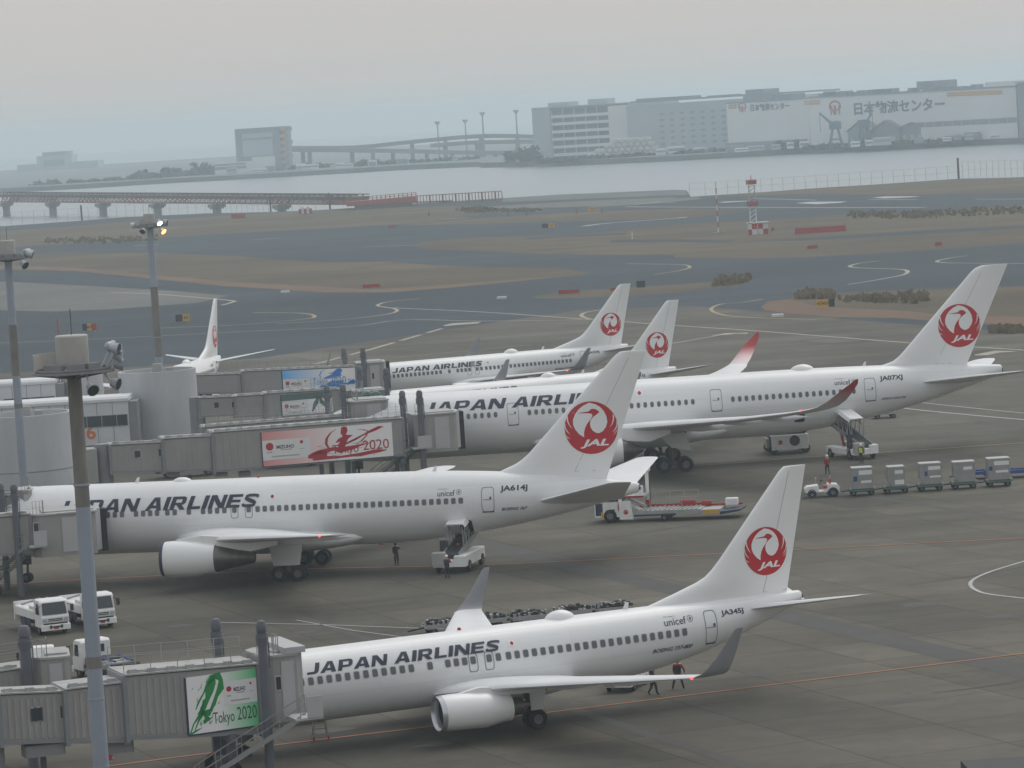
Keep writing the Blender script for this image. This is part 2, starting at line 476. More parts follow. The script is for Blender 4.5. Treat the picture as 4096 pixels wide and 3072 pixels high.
apron_edge = [(-600, 840), (0, 806), (250, 795), (560, 774), (700, 752), (900, 722), (1100, 692), (1250, 670), (1500, 661), (1650, 673), (1900, 696), (2212, 720), (2700, 757)]
ap = G(apron_edge)
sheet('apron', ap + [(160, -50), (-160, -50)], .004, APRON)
def A4(p): return [(x * .3418, 432 + y * .3418) for x, y in p]          # notes taken on enlarged crops
def CB(p): return [(702 + x * .3418, 486 + y * .3418) for x, y in p]
def CC(p): return [(1456 + x * .3418, 486 + y * .3418) for x, y in p]
def Z2(p): return [(702 + x * .3418, 135 + y * .3418) for x, y in p]
def Z3(p): return [(1456 + x * .3418, 135 + y * .3418) for x, y in p]
sheet('light_apron', G(A4([(-500, 505), (0, 515), (600, 545), (1100, 575), (1440, 605), (1250, 650), (700, 690), (330, 705), (100, 700), (-500, 680)])), .006, LCONC)

GRASSES = []
def grass(pts, m=GRASS, z=.01, name='grass_verge'):
    p = G(pts); sheet(name, p, z, m); GRASSES.append(pts); return p
g_far = [(1530, 424), (1782, 405), (2071, 388), (2400, 375), (2400, 414), (1944, 421), (1740, 419)]
g_shore = [(-400, 520), (0, 500), (81, 495), (270, 479), (567, 461), (702, 453), (783, 448), (1026, 445), (1107, 452), (1215, 453), (1061, 460), (959, 472), (921, 482), (756, 490), (444, 508), (205, 524), (0, 536), (-400, 560)]
g_strip = Z2([(500, 1030), (700, 1003), (1100, 975), (1600, 945), (2212, 925)]) + Z3([(450, 930), (450, 945), (0, 985)]) + Z2([(1650, 1000), (1300, 1010), (900, 1022)])
g_mid = CB([(572, 128), (600, 108), (900, 82), (1250, 70), (1700, 50)]) + Z3([(0, 1025), (500, 1000), (1100, 960), (1600, 945), (2212, 900), (3000, 880)]) + CC([(3000, 70), (2212, 113), (1600, 160), (1200, 186), (800, 205), (400, 212), (0, 206)]) + CB([(2212, 190), (1400, 186), (1000, 167), (620, 152)])
g_left = A4([(-800, 345), (0, 345), (500, 335), (1000, 335), (1500, 355)]) + CB([(0, 235), (400, 232), (700, 255), (1100, 268), (1500, 275), (1690, 306), (1560, 322), (1200, 357), (800, 397), (400, 426), (0, 427)]) + A4([(1700, 562), (1400, 545), (1000, 502), (500, 452), (100, 440), (-800, 425)])
g_isl = CB([(1290, 455), (1470, 430), (1850, 400)]) + CC([(0, 380), (250, 360), (330, 340), (480, 330), (482, 362), (400, 385), (200, 405), (0, 430)]) + CB([(2000, 442), (1600, 462), (1350, 464)])
g_right = CC([(548, 520), (590, 485), (720, 468), (780, 440), (1000, 432), (1300, 418), (1700, 402), (2212, 387), (2900, 370), (2900, 690), (2212, 640), (1600, 605), (1400, 590), (1000, 585), (700, 560), (575, 540)])
for g in (g_far, g_shore, g_strip, g_mid, g_left, g_isl, g_right): grass(g)
sheet('ochre_grass', G(A4([(-800, 405), (100, 415), (500, 430), (1000, 478), (1500, 520), (2000, 545)]) + CB([(300, 408), (700, 385), (1200, 345), (1560, 318), (1200, 356), (800, 396), (400, 425), (0, 426)]) + A4([(1700, 560), (1400, 543), (1000, 500), (500, 450), (100, 438), (-800, 423)])), .016, ORGR)
sheet('ochre_grass', G(CC([(552, 518), (592, 488), (720, 472), (790, 480), (860, 505), (1000, 520), (1400, 540), (1700, 565), (2212, 585), (2900, 610), (2900, 680), (2212, 636), (1600, 602), (1400, 587), (1000, 582), (700, 557), (578, 538)])), .016, ORGR)
sheet('service_road', G(CC([(420, 100), (800, 85), (1300, 55), (1700, 30), (2212, 5), (2212, 22), (1700, 52), (1300, 75), (800, 102)])), .016, ASPH)
sheet('service_road', G(CB([(1230, 85), (1500, 62), (1900, 50), (1900, 62), (1500, 78), (1300, 92)])), .016, ASPH)
sheet('service_road', G(CC([(-400, 95), (0, 90), (300, 96), (420, 100), (300, 112), (0, 108), (-400, 112)])), .02, ASPH)
sheet('light_shoulder', G(Z2([(830, 930), (1100, 905), (1500, 882), (2212, 850)]) + Z3([(0, 858), (150, 850), (170, 862), (0, 880)]) + Z2([(2212, 885), (1500, 915), (1100, 925)])), .01, LCONC)
sheet('seawall_slope', G([(1085, 428.5), (1215, 420.5), (1458, 410.5), (1482, 411.5), (1485, 421), (1300, 428), (1085, 437)]), .012, WALLC)

def line(name, pts, w, m, z=.03, dash=None):
    """painted ground line through photo points"""
    p = G(pts); q = []
    for i in range(len(p) - 1):                      # smooth by chord subdivision
        p0, p1, p2, p3 = p[max(0, i - 1)], p[i], p[i + 1], p[min(len(p) - 1, i + 2)]
        n = 6 if len(p) > 3 else 1
        for k in range(n):
            t = k / n
            q.append(.5 * ((2 * p1) + (p2 - p0) * t + (2 * p0 - 5 * p1 + 4 * p2 - p3) * t * t + (3 * p1 - p0 - 3 * p2 + p3) * t ** 3) if n > 1 else p1)
    q.append(p[-1])
    mb = MB()
    segs = stroke([(a.x, a.y) for a in q], w)
    for i, s in enumerate(segs):
        if dash:
            a, b = Vector(s[0]), Vector(s[1]); c, d = Vector(s[3]), Vector(s[2]); l = (b - a).length; t = 0
            while t < l:
                e = min(l, t + dash[0]); f0, f1 = t / l, e / l
                mb.poly([(*(a.lerp(b, f0)), z), (*(c.lerp(d, f0)), z), (*(c.lerp(d, f1)), z), (*(a.lerp(b, f1)), z)]); t += dash[1]
        else: mb.poly([(*v, z) for v in s])
    return struct(mb.build(name, m))
line('taxi_line', CB([(600, 465), (450, 480), (370, 492), (332, 510), (380, 520), (430, 527), (457, 541), (430, 556), (350, 571), (200, 590), (0, 606), (-300, 625)]), 0.68, CREAM)
line('taxi_line', CB([(430, 524), (900, 546), (1200, 564), (1640, 596), (1900, 613), (2050, 625)]) + CC([(0, 636), (500, 669), (1000, 708), (1480, 745), (1900, 772), (2400, 805)]), .7, CREAM)
line('taxi_line', CB([(1800, 528), (1740, 537), (1650, 553), (1620, 570), (1640, 585), (1700, 600)]), 0.68, CREAM)
line('taxi_line', CC([(1300, 228), (1170, 243), (1110, 262), (1180, 272), (1380, 278), (1460, 285), (1475, 300), (1430, 320), (1240, 355), (1100, 376)]), 0.81, CREAM)
line('taxi_line', CC([(1850, 195), (1740, 210), (1660, 230), (1740, 240), (2000, 243), (2400, 246)]), 0.74, CREAM)
line('taxi_line', CC([(-300, 245), (0, 250), (80, 255), (100, 268), (70, 280), (0, 295), (-120, 312)]), 0.74, YELL)
line('taxi_line', CC([(560, 470), (430, 490), (300, 500), (235, 530), (270, 558), (370, 578), (600, 590), (900, 598)]), 0.62, YELL)
line('taxi_line', CC([(-100, 765), (0, 748), (250, 705), (440, 684)]), .6, CREAM)
line('taxi_line', CB([(-60, 880), (300, 784), (740, 655)]), .9, CREAM, dash=(13, 17))
line('taxi_line', CB([(-700, 560), (-200, 470), (240, 140), (420, 132), (600, 128)][2:]), 1.0, CREAM)
line('taxi_line', A4([(700, 585), (1000, 597), (1440, 634), (1462, 648), (1400, 666)]), .9, CREAM)
line('taxi_line', A4([(0, 905), (600, 880), (1070, 856), (1500, 834), (2212, 800)]) + CB([(500, 600), (1000, 608), (1620, 600)]), .6, CREAM)
line('taxi_line', A4([(1000, 810), (1500, 790), (1900, 756), (1990, 736), (1900, 716), (1600, 712)]), .7, YELL)
line('taxi_line', CB([(440, 840), (900, 795), (1300, 760)]), .4, YELL)
for q in ([(745, 636), (800, 622), (990, 612), (960, 625), (850, 632), (760, 640)], ): sheet('stand_number_mark', G(CB(q)), .03, CREAM)
for q in ([(240, 700), (330, 685), (470, 681), (460, 690), (360, 690), (260, 706)], [(820, 735), (1000, 718), (1190, 732), (1000, 748)], [(1900, 820), (2030, 795), (2180, 800), (2060, 808), (1980, 824), (1900, 826)]): sheet('stand_number_mark', G(CC(q)), .03, CREAM if q[0][0] != 820 else LCONC)
line('stand_line', [(-40, 1694), (240, 1655), (580, 1612), (1180, 1540), (1700, 1476), (2300, 1401)], .24, ORNGL)
line('stand_line', [(-60, 1266), (0, 1262), (620, 1231), (1035, 1221), (1560, 1196), (2300, 1158)], .26, ORNGL)
line('stand_line', [(1440, 1011), (1618, 998), (1752, 987.6), (1881, 979.5), (2212, 957), (2350, 948)], .40, YELL)
line('equipment_line', [(1860, 863), (1940, 880.6), (2120, 899), (2300, 914)], .45, WHTL)
line('equipment_line', [(1900, 856), (1980, 869), (2212, 893), (2350, 906)], .30, WHTL)
line('equipment_line', [(2300, 1185), (2212, 1213), (2150, 1232), (2110, 1248), (2096, 1262), (2110, 1276), (2150, 1286), (2300, 1302)], .27, WHTL)
line('equipment_line', [(470, 1345), (700, 1350), (960, 1360)], .18, WHTL)
line('equipment_line', [(640, 1340), (760, 1362), (900, 1381)], .14, WHTL)
line('equipment_line', [(620, 1410), (900, 1400), (1100, 1392)], .12, WHTL)
for w, a, b in ((2.6, (-6, 306), (29.5, 214)), (.8, (24, 330), (52, 258)), (.7, (-16, 262), (2, 215)), (.9, (2, 214), (12, 188))):
    mb = MB(); mb.poly([(*p, .012) for p in stroke([a, b], w)[0]]); struct(mb.build('tar_band', SOOT))
TYRM = mat('tyre_rubber_streak', (.058, .055, .05), .9, noise=.3, scale=.4)
OILS = mat('oil_stain', (.05, .048, .044), .7, noise=.3, scale=.8)
_r = random.Random(4)
for k in range(16):
    ox, oy = _r.uniform(-28, 34), _r.uniform(205, 345); l = _r.uniform(6, 22); an = A_H * _r.choice((1, 1, .2)) + _r.uniform(-.12, .12)
    q = [(ox + l * t / 5 * cos(an + .05 * t), oy + l * t / 5 * sin(an + .05 * t)) for t in range(6)]
    mb = MB()
    for f in stroke(q, [.05, .28, .34, .3, .24, .05]): mb.poly([(*v, .014) for v in f])
    struct(mb.build('tyre_mark', TYRM))
for k in range(40):
    ox, oy, rr = _r.uniform(-30, 40), _r.uniform(203, 345), _r.uniform(.25, 1.1)
    mb = MB(); mb.poly([(ox + rr * _r.uniform(.6, 1.3) * cos(t * .628) * 1.3, oy + rr * _r.uniform(.6, 1.3) * sin(t * .628), .013) for t in range(10)]); struct(mb.build('oil_stain', OILS))
# runway paint far away
for q in ([(770, 890), (860, 881), (1095, 879), (1060, 886), (900, 896)], [(1250, 855), (1330, 847), (1560, 846), (1500, 852), (1330, 859)], [(275, 884), (330, 879), (470, 874), (455, 878), (330, 886)]): sheet('runway_mark', G(Z3(q)), .03, WHTL)
line('runway_line', Z3([(-300, 912), (0, 914), (800, 917), (1590, 916)]), 1.6, WHTL)
line('runway_line', Z3([(1230, 867), (1540, 866)]), 1.3, WHTL)
line('runway_line', Z3([(1900, 864), (2300, 863)]), 1.3, WHTL)
line('runway_line', Z3([(500, 860), (900, 870)]), 1.3, WHTL)
line('runway_line', Z2([(1630, 1035), (1800, 1015), (2212, 985)]) + Z3([(60, 978)]), 2.6, WHTL)
line('runway_line', Z2([(1690, 912), (1950, 898), (2130, 880)]), 2.6, WHTL)
line('runway_line', Z2([(740, 990), (840, 986), (920, 982)]), 2.4, WHTL)
line('taxi_line', A4([(850, 288), (1000, 282)]), 2.2, CREAM)
line('taxi_line', A4([(1600, 252), (1780, 240)]), 1.8, CREAM)

# ================================================================== AIRLINERS
def nose_tail(S, x):
    """half width, top z, bottom z of the fuselage at station x"""
    L, hw, zt, zb = S['L'], S['hw'], S['zt'], S['zb']
    if x < S['nl']:
        t = max(0, x / S['nl']); zn = S['zn']
        w = hw * (1 - (1 - t) ** 2.1) ** .60
        up = (1 - (1 - t) ** 1.75) ** .80
        dn = (1 - (1 - t) ** 2.2) ** .60
        return max(w, .02), zn + (zt - zn) * up + .02, zn - (zn - zb) * dn - .02
    if x > S['tx']:
        t = (x - S['tx']) / (L - S['tx'])
        w = hw + (S['ew'] - hw) * t ** S['pw']
        top = zt + (S['et'] - zt) * t ** S['pt']
        bot = zb + (S['eb'] - zb) * t ** S['pb']
        return w, top, bot
    return hw, zt, zb
def side_y(S, x, z):
    w, t, b = nose_tail(S, x)
    c, h = (t + b) / 2, (t - b) / 2
    k = max(0.0, 1 - ((z - c) / h) ** 2)
    return w * sqrt(k)
def fin_sec(S, z):
    def ip(tab):
        for (z0, a), (z1, b) in zip(tab, tab[1:]):
            if z <= z1: return a + (b - a) * (z - z0) / (z1 - z0)
        return tab[-1][1]
    return ip(S['finLE']), ip(S['finTE'])
def foil(u): return max(0.0, 5 * (.2969 * sqrt(u) - .126 * u - .3516 * u * u + .2843 * u ** 3 - .1036 * u ** 4))
def fin_y(S, x, z):
    le, te = fin_sec(S, z); c = te - le
    u = min(1, max(0, (x - le) / c))
    return S['fint'] * (1 - .55 * (z - S['finz0']) / (S['finz1'] - S['finz0'])) * foil(u) / .5
def wing_mb(secs, s, n=11):
    """secs: (x leading edge, y outboard, z, chord, thickness ratio, cant)"""
    rg = []
    for xl, y, z, c, t, cant in secs:
        nv = Vector((0, -s * sin(cant) * -1 * -1, cos(cant)))
        r = []
        us = [(1 - cos(pi * k / (n - 1))) / 2 for k in range(n)]
        for u in reversed(us): r.append(Vector((xl + u * c, s * y, z)) + nv * (foil(u) * t * c * 1.15))
        for u in us[1:-1]: r.append(Vector((xl + u * c, s * y, z)) - nv * (foil(u) * t * c * .75))
        rg.append(r)
    mb = MB(); mb.loft(rg); return mb

# the crane roundel in a unit circle, measured on the photograph
def _em(p): return [((x - 750) / 217, (732 - y) / 217) for x, y in p]
EM_INNER = _em([(690, 808), (650, 780), (620, 740), (605, 700), (606, 660), (625, 615), (655, 578), (695, 548), (745, 526), (795, 540), (835, 566), (862, 600), (880, 640), (886, 690), (872, 730), (846, 764), (815, 780), (788, 775), (762, 756), (747, 727), (744, 695), (753, 667), (775, 642), (800, 626), (825, 608), (812, 592), (797, 582), (775, 577), (756, 580), (741, 596), (690, 602), (640, 608), (690, 611), (735, 612), (762, 618), (768, 632), (754, 660), (722, 695), (702, 730), (691, 770)])
EM_SLITS = [_em(q) for q in ([(551, 638), (561, 622), (566, 672), (580, 706), (599, 738), (574, 708), (558, 676)], [(533, 700), (537, 684), (545, 730), (560, 757), (582, 782), (556, 762), (540, 738)], [(537, 770), (545, 788), (560, 803), (580, 816), (552, 806)],
                             [(932, 626), (943, 644), (940, 676), (926, 710), (902, 738), (921, 706), (931, 672)], [(962, 684), (966, 702), (960, 738), (944, 762), (918, 782), (940, 757), (955, 730)], [(966, 752), (957, 772), (940, 790), (922, 802), (946, 778)])]
def emblem(S, parent):
    cx, cz, r = S['emb']
    T = lambda P: [(cx + x * r, cz + y * r) for x, y in P]
    jal = [T(f) for f in text_at('JAL', -.425, .64, -.775, -.44, .035, .28, .0)]
    lay = [([T(oval(0, 0, 1, 1, 48))], 0, 0), ([T(EM_INNER)] + [T(q) for q in EM_SLITS] + jal, 1, .012)]
    decal('emblem', lay, (RED, FINW), parent, lambda x, z: fin_y(S, x, z), cut=(r / 4, r / 4), off=.02)

GLY = {'J': (.97, [[(0, 0), (.66, 0), (.86, .06), (.97, .26), (.97, .4), (.60, .4), (.60, .3), (.53, .22), (0, .22)], [(.60, .4), (.97, .4), (.97, 1), (.60, 1)]]),
    'A': (1.36, [[(0, 0), (.37, 0), (.80, 1), (.50, 1)], [(.98, 0), (1.36, 0), (.94, 1), (.62, 1)], [(.30, .19), (1.06, .19), (1.0, .40), (.40, .40)]]),
    'P': (1.2, [[(0, 0), (.36, 0), (.36, 1), (0, 1)], [(.36, .80), (.86, .80), (.86, 1), (.36, 1)], [(.36, .30), (.86, .30), (.86, .50), (.36, .50)], [(.86, .30), (1.02, .33), (1.16, .44), (1.2, .65), (1.16, .87), (1.02, .97), (.86, 1), (.86, .80), (.84, .65), (.86, .50)]]),
    'N': (1.3, [[(0, 0), (.33, 0), (.33, 1), (0, 1)], [(.97, 0), (1.3, 0), (1.3, 1), (.97, 1)], [(.0, 1), (.42, 1), (1.3, 0), (.88, 0)]]),
    'I': (.37, [[(0, 0), (.37, 0), (.37, 1), (0, 1)]]),
    'R': (1.3, [[(0, 0), (.36, 0), (.36, 1), (0, 1)], [(.36, .80), (.86, .80), (.86, 1), (.36, 1)], [(.36, .36), (.86, .36), (.86, .54), (.36, .54)], [(.86, .36), (1.02, .39), (1.16, .50), (1.2, .68), (1.16, .88), (1.02, .97), (.86, 1), (.86, .80), (.84, .68), (.86, .54)], [(.50, .36), (.92, .36), (1.3, 0), (.86, 0)]]),
    'L': (1.06, [[(0, 0), (.36, 0), (.36, 1), (0, 1)], [(.36, 0), (1.06, 0), (1.06, .22), (.36, .22)]]),
    'E': (1.12, [[(0, 0), (.36, 0), (.36, 1), (0, 1)], [(.36, 0), (1.12, 0), (1.12, .2), (.36, .2)], [(.36, .4), (1.06, .4), (1.06, .6), (.36, .6)], [(.36, .8), (1.12, .8), (1.12, 1), (.36, 1)]]),
    'S': (1.2, stroke([(1.14, .74), (1.05, .86), (.85, .895), (.38, .895), (.20, .83), (.19, .69), (.34, .60), (.86, .42), (1.01, .32), (1.0, .17), (.82, .105), (.34, .105), (.15, .14), (.06, .27)], [.2, .21, .21, .21, .25, .27, .27, .27, .27, .25, .21, .21, .21, .2]))}
def title(t, x0, x1, z0, z1, shear=.34):
    P, x = [], 0.0
    for ch in t:
        if ch == ' ': x += .52; continue
        w, polys = GLY[ch]
        P += [[(x + a + shear * b, b) for a, b in q] for q in polys]; x += w + .15
    W = x - .15 + shear
    return [[(x0 + a / W * (x1 - x0), z0 + b * (z1 - z0)) for a, b in q] for q in P]
def rrect(cx, cz, w, h, p=5, n=20): return oval(cx, cz, w / 2, h / 2, n, p)

def engine(S, root, s):
    x0, x1, y, z, R, Rr, kind = S['eng']
    e = MB(); l = x1 - x0; ri = R * .84
    pr = [(ri, .10 * l), (ri * 1.02, .03 * l), (R * .93, 0.0), (R * .985, .06 * l), (R * 1.02, .2 * l), (R * 1.03, .4 * l), (R * .98, .65 * l), (Rr * 1.06, .88 * l), (Rr, l), (Rr * .94, l * .995), (Rr * .9, l * .8)]
    dz = S.get('edz', 0)
    rg = []
    for r, t in pr:
        zz = z + dz * (t / l)
        rg.append([(x0 + t, s * y + r * cos(2 * pi * i / 28), zz + r * sin(2 * pi * i / 28) - (.04 * R if kind == 7 and sin(2 * pi * i / 28) < -.7 and t < .5 * l else 0) * -1) for i in range(28)])
    e.loft(rg[1:], caps=False)
    eo = e.build('engine', WHITE, root, True)
    m = MB(); m.loft([[(x0 + t, s * y + r * cos(2 * pi * i / 28), z + r * sin(2 * pi * i / 28)) for i in range(28)] for r, t in ((ri * 1.0, .09 * l), (ri * 1.025, .02 * l), (R * .935, -.012 * l), (R * .995, .055 * l))], caps=False)
    m.build('inlet_lip', S.get('lip', LIPM), eo, True)
    m = MB(); m.lathe([(ri * 1.01, .085 * l), (ri, .22 * l), (ri * .98, .3 * l), (R * .3, .3 * l), (R * .22, .24 * l), (.02, .14 * l)], (x0, s * y, z), 'x', 24)
    m.build('fan', DARKM, eo, True)
    m = MB(); zr = z + dz
    for rr in S['core']: pass
    m.lathe([(Rr * .93, l * .97)] + [(r, l + t) for r, t in S['core']], (x0, s * y, zr), 'x', 24)
    m.build('exhaust_nozzle', EXH, eo, True)
    a = S['pyl']
    m = MB(); w = .22
    m.loft([[(px, s * y - w * k, pz0), (px, s * y + w * k, pz0), (px, s * y + w * k, pz1), (px, s * y - w * k, pz1)] for px, pz0, pz1, k in a])
    m.build('engine_pylon', WHITE, eo)

def wheel(par, x, y, r, w, z=None):
    z = r if z is None else z
    m = MB(); m.lathe([(r * .5, -w / 2), (r * .9, -w / 2), (r, -w * .32), (r, w * .32), (r * .9, w / 2), (r * .5, w / 2)], (x, y, z), 'y', 20)
    m.use(1).lathe([(.02, -w * .36), (r * .5, -w * .46), (r * .52, w * .46), (.02, w * .36)], (x, y, z), 'y', 16)
    return m.build('wheel', (TYRE, HUB), par, True)

def airliner(S, label, loc, h, tilt, reg, group=None, tail_only=False):
    root = thing('airliner', label, 'airliner', loc, h, group)
    if tilt: root.rotation_euler = (0, -tilt, h); root.location.z = -S['gx'] * tilt
    L = S['L']
    xs = [S['nl'] * (k / 14) ** 1.9 for k in range(15)] + [S['nl'] + (S['tx'] - S['nl']) * k / 8 for k in range(1, 9)] + [S['tx'] + (L - S['tx']) * k / 22 for k in range(1, 23)]
    xs[0] = .01
    mb = MB(); NS = 44; rg = []
    for x in xs:
        w, t, b = nose_tail(S, x); c, hh = (t + b) / 2, (t - b) / 2
        rg.append([(x, w * sin(2 * pi * i / NS), c + hh * cos(2 * pi * i / NS)) for i in range(NS)])
    w, t, b = nose_tail(S, L); c, hh = (t + b) / 2, (t - b) / 2
    rg.append([(L + .12, w * .8 * sin(2 * pi * i / NS), c + hh * .8 * cos(2 * pi * i / NS)) for i in range(NS)])
    mb.loft(rg)
    mb.build('fuselage', SKINW, root, True)
    m = MB(); m.tube((L + .05, 0, c), (L + .24, 0, c + .01), hh * .62, hh * .5, 16); m.build('exhaust_outlet', EXH, root, True)
    # belly fairing
    bx0, bx1, bw, bz, bt = S['belly']
    m = MB(); rg = []
    for k in range(15):
        t = k / 14; q = sin(pi * min(1, max(0, t))) ** .45 if 0 < t < 1 else 0.02
        rg.append([(bx0 + (bx1 - bx0) * t, bw * (.55 + .45 * q) * math.copysign(abs(sin(2 * pi * i / 24)) ** .75, sin(2 * pi * i / 24)), bz + bt * q * math.copysign(abs(cos(2 * pi * i / 24)) ** .8, cos(2 * pi * i / 24))) for i in range(24)])
    m.loft(rg); m.build('belly_fairing', WHITE, root, True)
    # fin
    zs = sorted(set([z for z, _ in S['finLE']] + [z for z, _ in S['finTE']] + [S['finz0'] + (S['finz1'] - S['finz0']) * k / 12 for k in range(13)]))
    m = MB(); rg = []
    us = [(1 - cos(pi * k / 16)) / 2 for k in range(17)]
    for z in zs:
        le, te = fin_sec(S, z)
        P = [(le + (te - le) * u, z) for u in us]
        rg.append([(x, fin_y(S, x, zz) + .004, zz) for x, zz in reversed(P)] + [(x, -fin_y(S, x, zz) - .004, zz) for x, zz in P[1:]])
    m.loft(rg)
    fin = m.build('tail_fin', WHITE, root, True)
    emblem(S, fin)
    a, b2 = S['rudder']
    decal('rudder_seam', [([[a, b2, (b2[0] + .05, b2[1]), (a[0] + .05, a[1])], [(a[0], a[1]), (a[0] + 1.6, a[1] - .02), (a[0] + 1.6, a[1] + .03), (a[0], a[1] + .03)]], 0, 0)], (PFRAME,), fin, lambda x, z: fin_y(S, x, z), cut=(0, 1.0), off=.006)
    # tailplane, wings, winglets
    for s in (-1, 1):
        wing_mb(S['htp'], s).build('tailplane', WING, root, True)
        fl = lambda q: [(a, y, z + (S.get('flex', 0) * (y / 32) ** 2 if s > 0 else 0), c, t, n) for a, y, z, c, t, n in q]
        wg = wing_mb(fl(S['wing']), s, 13).build('wing', S.get('wingmat', WING), root, True)
        if S.get('wlet'):
            wing_mb(fl(S['wlet']), s).build('winglet', S['wletmat'], wg, True)
        for fx0, fx1, fy, fz, fr in S['ftf']:
            m = MB(); m.lathe([(.02, 0), (fr * .6, .12), (fr, .4), (fr * .8, .7), (.03, 1)], (0, 0, 0), 'x', 10)
            m.v = [(fx0 + (fx1 - fx0) * x, s * fy + y * .8, fz + z * 1.2) for x, y, z in m.v]
            m.build('flap_fairing', WING, wg, True)
        m = MB(); nx, ny, nz = S['nav']; m.ball((nx, s * ny, nz), .075, 8)
        m.build('position_light', NAVL if s < 0 else PFRAME, wg, True)
        engine(S, root, s)
        # main gear
        gy, gx, gr, nb = S['gy'], S['gx'], S['gr'], S['bogie']
        m = MB(); m.tube((gx - .1, s * gy, gr + .1), (gx - .5, s * (gy + .1), S['gtop']), .17, .22, 10)
        m.bar((gx - .1, s * gy, gr + .9), (gx + 1.3, s * (gy - .6), S['gtop'] - .2), .12)
        if nb > 1: m.bar((gx - nb * .55, s * gy, gr), (gx + nb * .55, s * gy, gr), .22)
        for k in range(nb):
            ox = (k - (nb - 1) / 2) * S['wb']
            m.tube((gx + ox, s * (gy - S['gw']), gr), (gx + ox, s * (gy + S['gw']), gr), .1, n=8)
        g = m.build('main_gear', DARKM, root)
        for k in range(nb):
            for q in (-1, 1): wheel(g, gx + (k - (nb - 1) / 2) * S['wb'], s * (gy + q * S['gw']), gr, gr * .66)
        m = MB(); d = S['gdoor']; m.prism([(x, s * (d[1] + (z - d[2]) * .12), z) for x, z in d[0]], (0, s * .06, 0)); m.build('gear_door', WING, root)
    # nose gear
    ng = S['ng']
    m = MB(); m.tube((ng, 0, .4), (ng + .15, 0, S['zb'] + .6), .1, n=8); m.box(ng - .5, ng + .5, -.4, -.36, S['zb'] - .55, S['zb'] + .2)
    g = m.build('nose_gear', DARKM, root)
    for q in (-.28, .28): wheel(g, ng, q, S['gr'] * .68, .25)
    # domes and aerials
    dx0, dx1, dh, dw = S['dome']; zt = S['zt']
    m = MB(); rg = []
    for k in range(13):
        t = k / 12; q = sin(pi * t) ** .55 if 0 < t < 1 else .02
        rg.append([(dx0 + (dx1 - dx0) * t, dw * q * sin(2 * pi * i / 16), zt - .12 + (dh + .12) * q * max(-.2, cos(2 * pi * i / 16))) for i in range(16)])
    m.loft(rg); m.build('satcom_dome', WHITE, root, True)
    for ax in S['aer']:
        m = MB(); z0 = nose_tail(S, ax)[1] - .05
        m.prism([(ax, -.03, z0), (ax + .34, -.03, z0), (ax + .42, -.03, z0 + .42), (ax + .24, -.03, z0 + .42)], (0, .06, 0)); m.build('blade_aerial', WHITE, root)
    m = MB(); m.ball((S['gx'] - 3, 0, zt + .03), .12, 8); m.build('beacon', VRED, root, True)
    # cabin side facing the terminal camera (port)
    Y = lambda x, z: side_y(S, x, z)
    ww, wh, wp = S['win']
    for wx in S['wins']:
        zc = S['wz']
        decal('cabin_window', [([rrect(wx, zc, ww * 1.22, wh * 1.16, wp)], 0, 0), ([rrect(wx, zc, ww, wh, wp)], 1, .006)], (PFRAME, PANE), root, Y)
    for x0, x1, z0, z1, p in S['doors']:
        cx, cz = (x0 + x1) / 2, (z0 + z1) / 2; w_, h_ = x1 - x0, z1 - z0
        o_ = rrect(cx, cz, w_, h_, p, 28); i_ = rrect(cx, cz, w_ - .10, h_ - .10, p, 28)
        lay = [(ring_polys(o_, i_), 0, 0)]
        if h_ > 1.6: lay += [([rrect(cx + .2, cz + .12, .16, .2, 3)], 1, .004), ([[(cx - .35, cz - .03), (cx + .3, cz - .03), (cx + .3, cz + .02), (cx - .35, cz + .02)]], 0, .003), ([[(x0 + .05, z0 - .05), (x1 - .05, z0 - .05), (x1 - .05, z0 + .05), (x0 + .05, z0 + .05)]], 1, .004)]
        decal('door', lay, (LINEG, PANE), root, Y, cut=(0, .2))
    if S.get('hold'):
        x0, x1, z0, z1 = S['hold']
        decal('hold_door', [([rrect((x0 + x1) / 2, (z0 + z1) / 2, x1 - x0, z1 - z0, 6, 24)], 0, 0)], (SHAFT,), root, Y, cut=(0, .2), off=.02)
    for t, x0, x1, z0, z1, off, sh, sl in S['text']:
        if t == 'REG': t = reg
        if not t: continue
        if t == 'JAPAN AIRLINES': lay = [([q], 0, .0012 * k) for k, q in enumerate(title(t, x0, x1, z0, z1))]
        else: lay = [(text_at(t, x0, x1, z0, z1, off, sh, sl), 0, 0)]
        decal('lettering', lay, (NAVY,), root, Y, cut=(0, .12), off=.014)
    fx, fz, fr = S['flag']
    decal('flag', [([oval(fx, fz, fr, fr, 16)], 0, .004), ([[(fx - fr * 2, fz - fr * 1.5), (fx + fr * 2, fz - fr * 1.5), (fx + fr * 2, fz + fr * 1.5), (fx - fr * 2, fz + fr * 1.5)]], 1, 0)], (RED, FINW), root, Y, cut=(0, .12))
    ux, uz, ur = S['globe']
    decal('globe_mark', [(ring_polys(oval(ux, uz, ur, ur), oval(ux, uz, ur * .82, ur * .82)) + [oval(ux, uz, ur * .42, ur * .55, 12)], 0, 0)], (LINEG,), root, Y, cut=(0, .12))
    # flight deck windows
    m = MB(); x0, x1, z0, z1 = S['deck']
    for s in (-1, 1):
        for k in range(3):
            a, b = x0 + (x1 - x0) * k / 3 + .04, x0 + (x1 - x0) * (k + 1) / 3 - .04
            q = [(a, z0 + (a - x0) * .1), (b, z0 + (b - x0) * .1), (b, z1 - .1 + .05 * k), (a, z1 - .18 + .07 * k)]
            m.poly([(x, s * (side_y(S, x, z) + .02), z) for x, z in q])
    m.build('flight_deck_window', PANE, root)
    return root

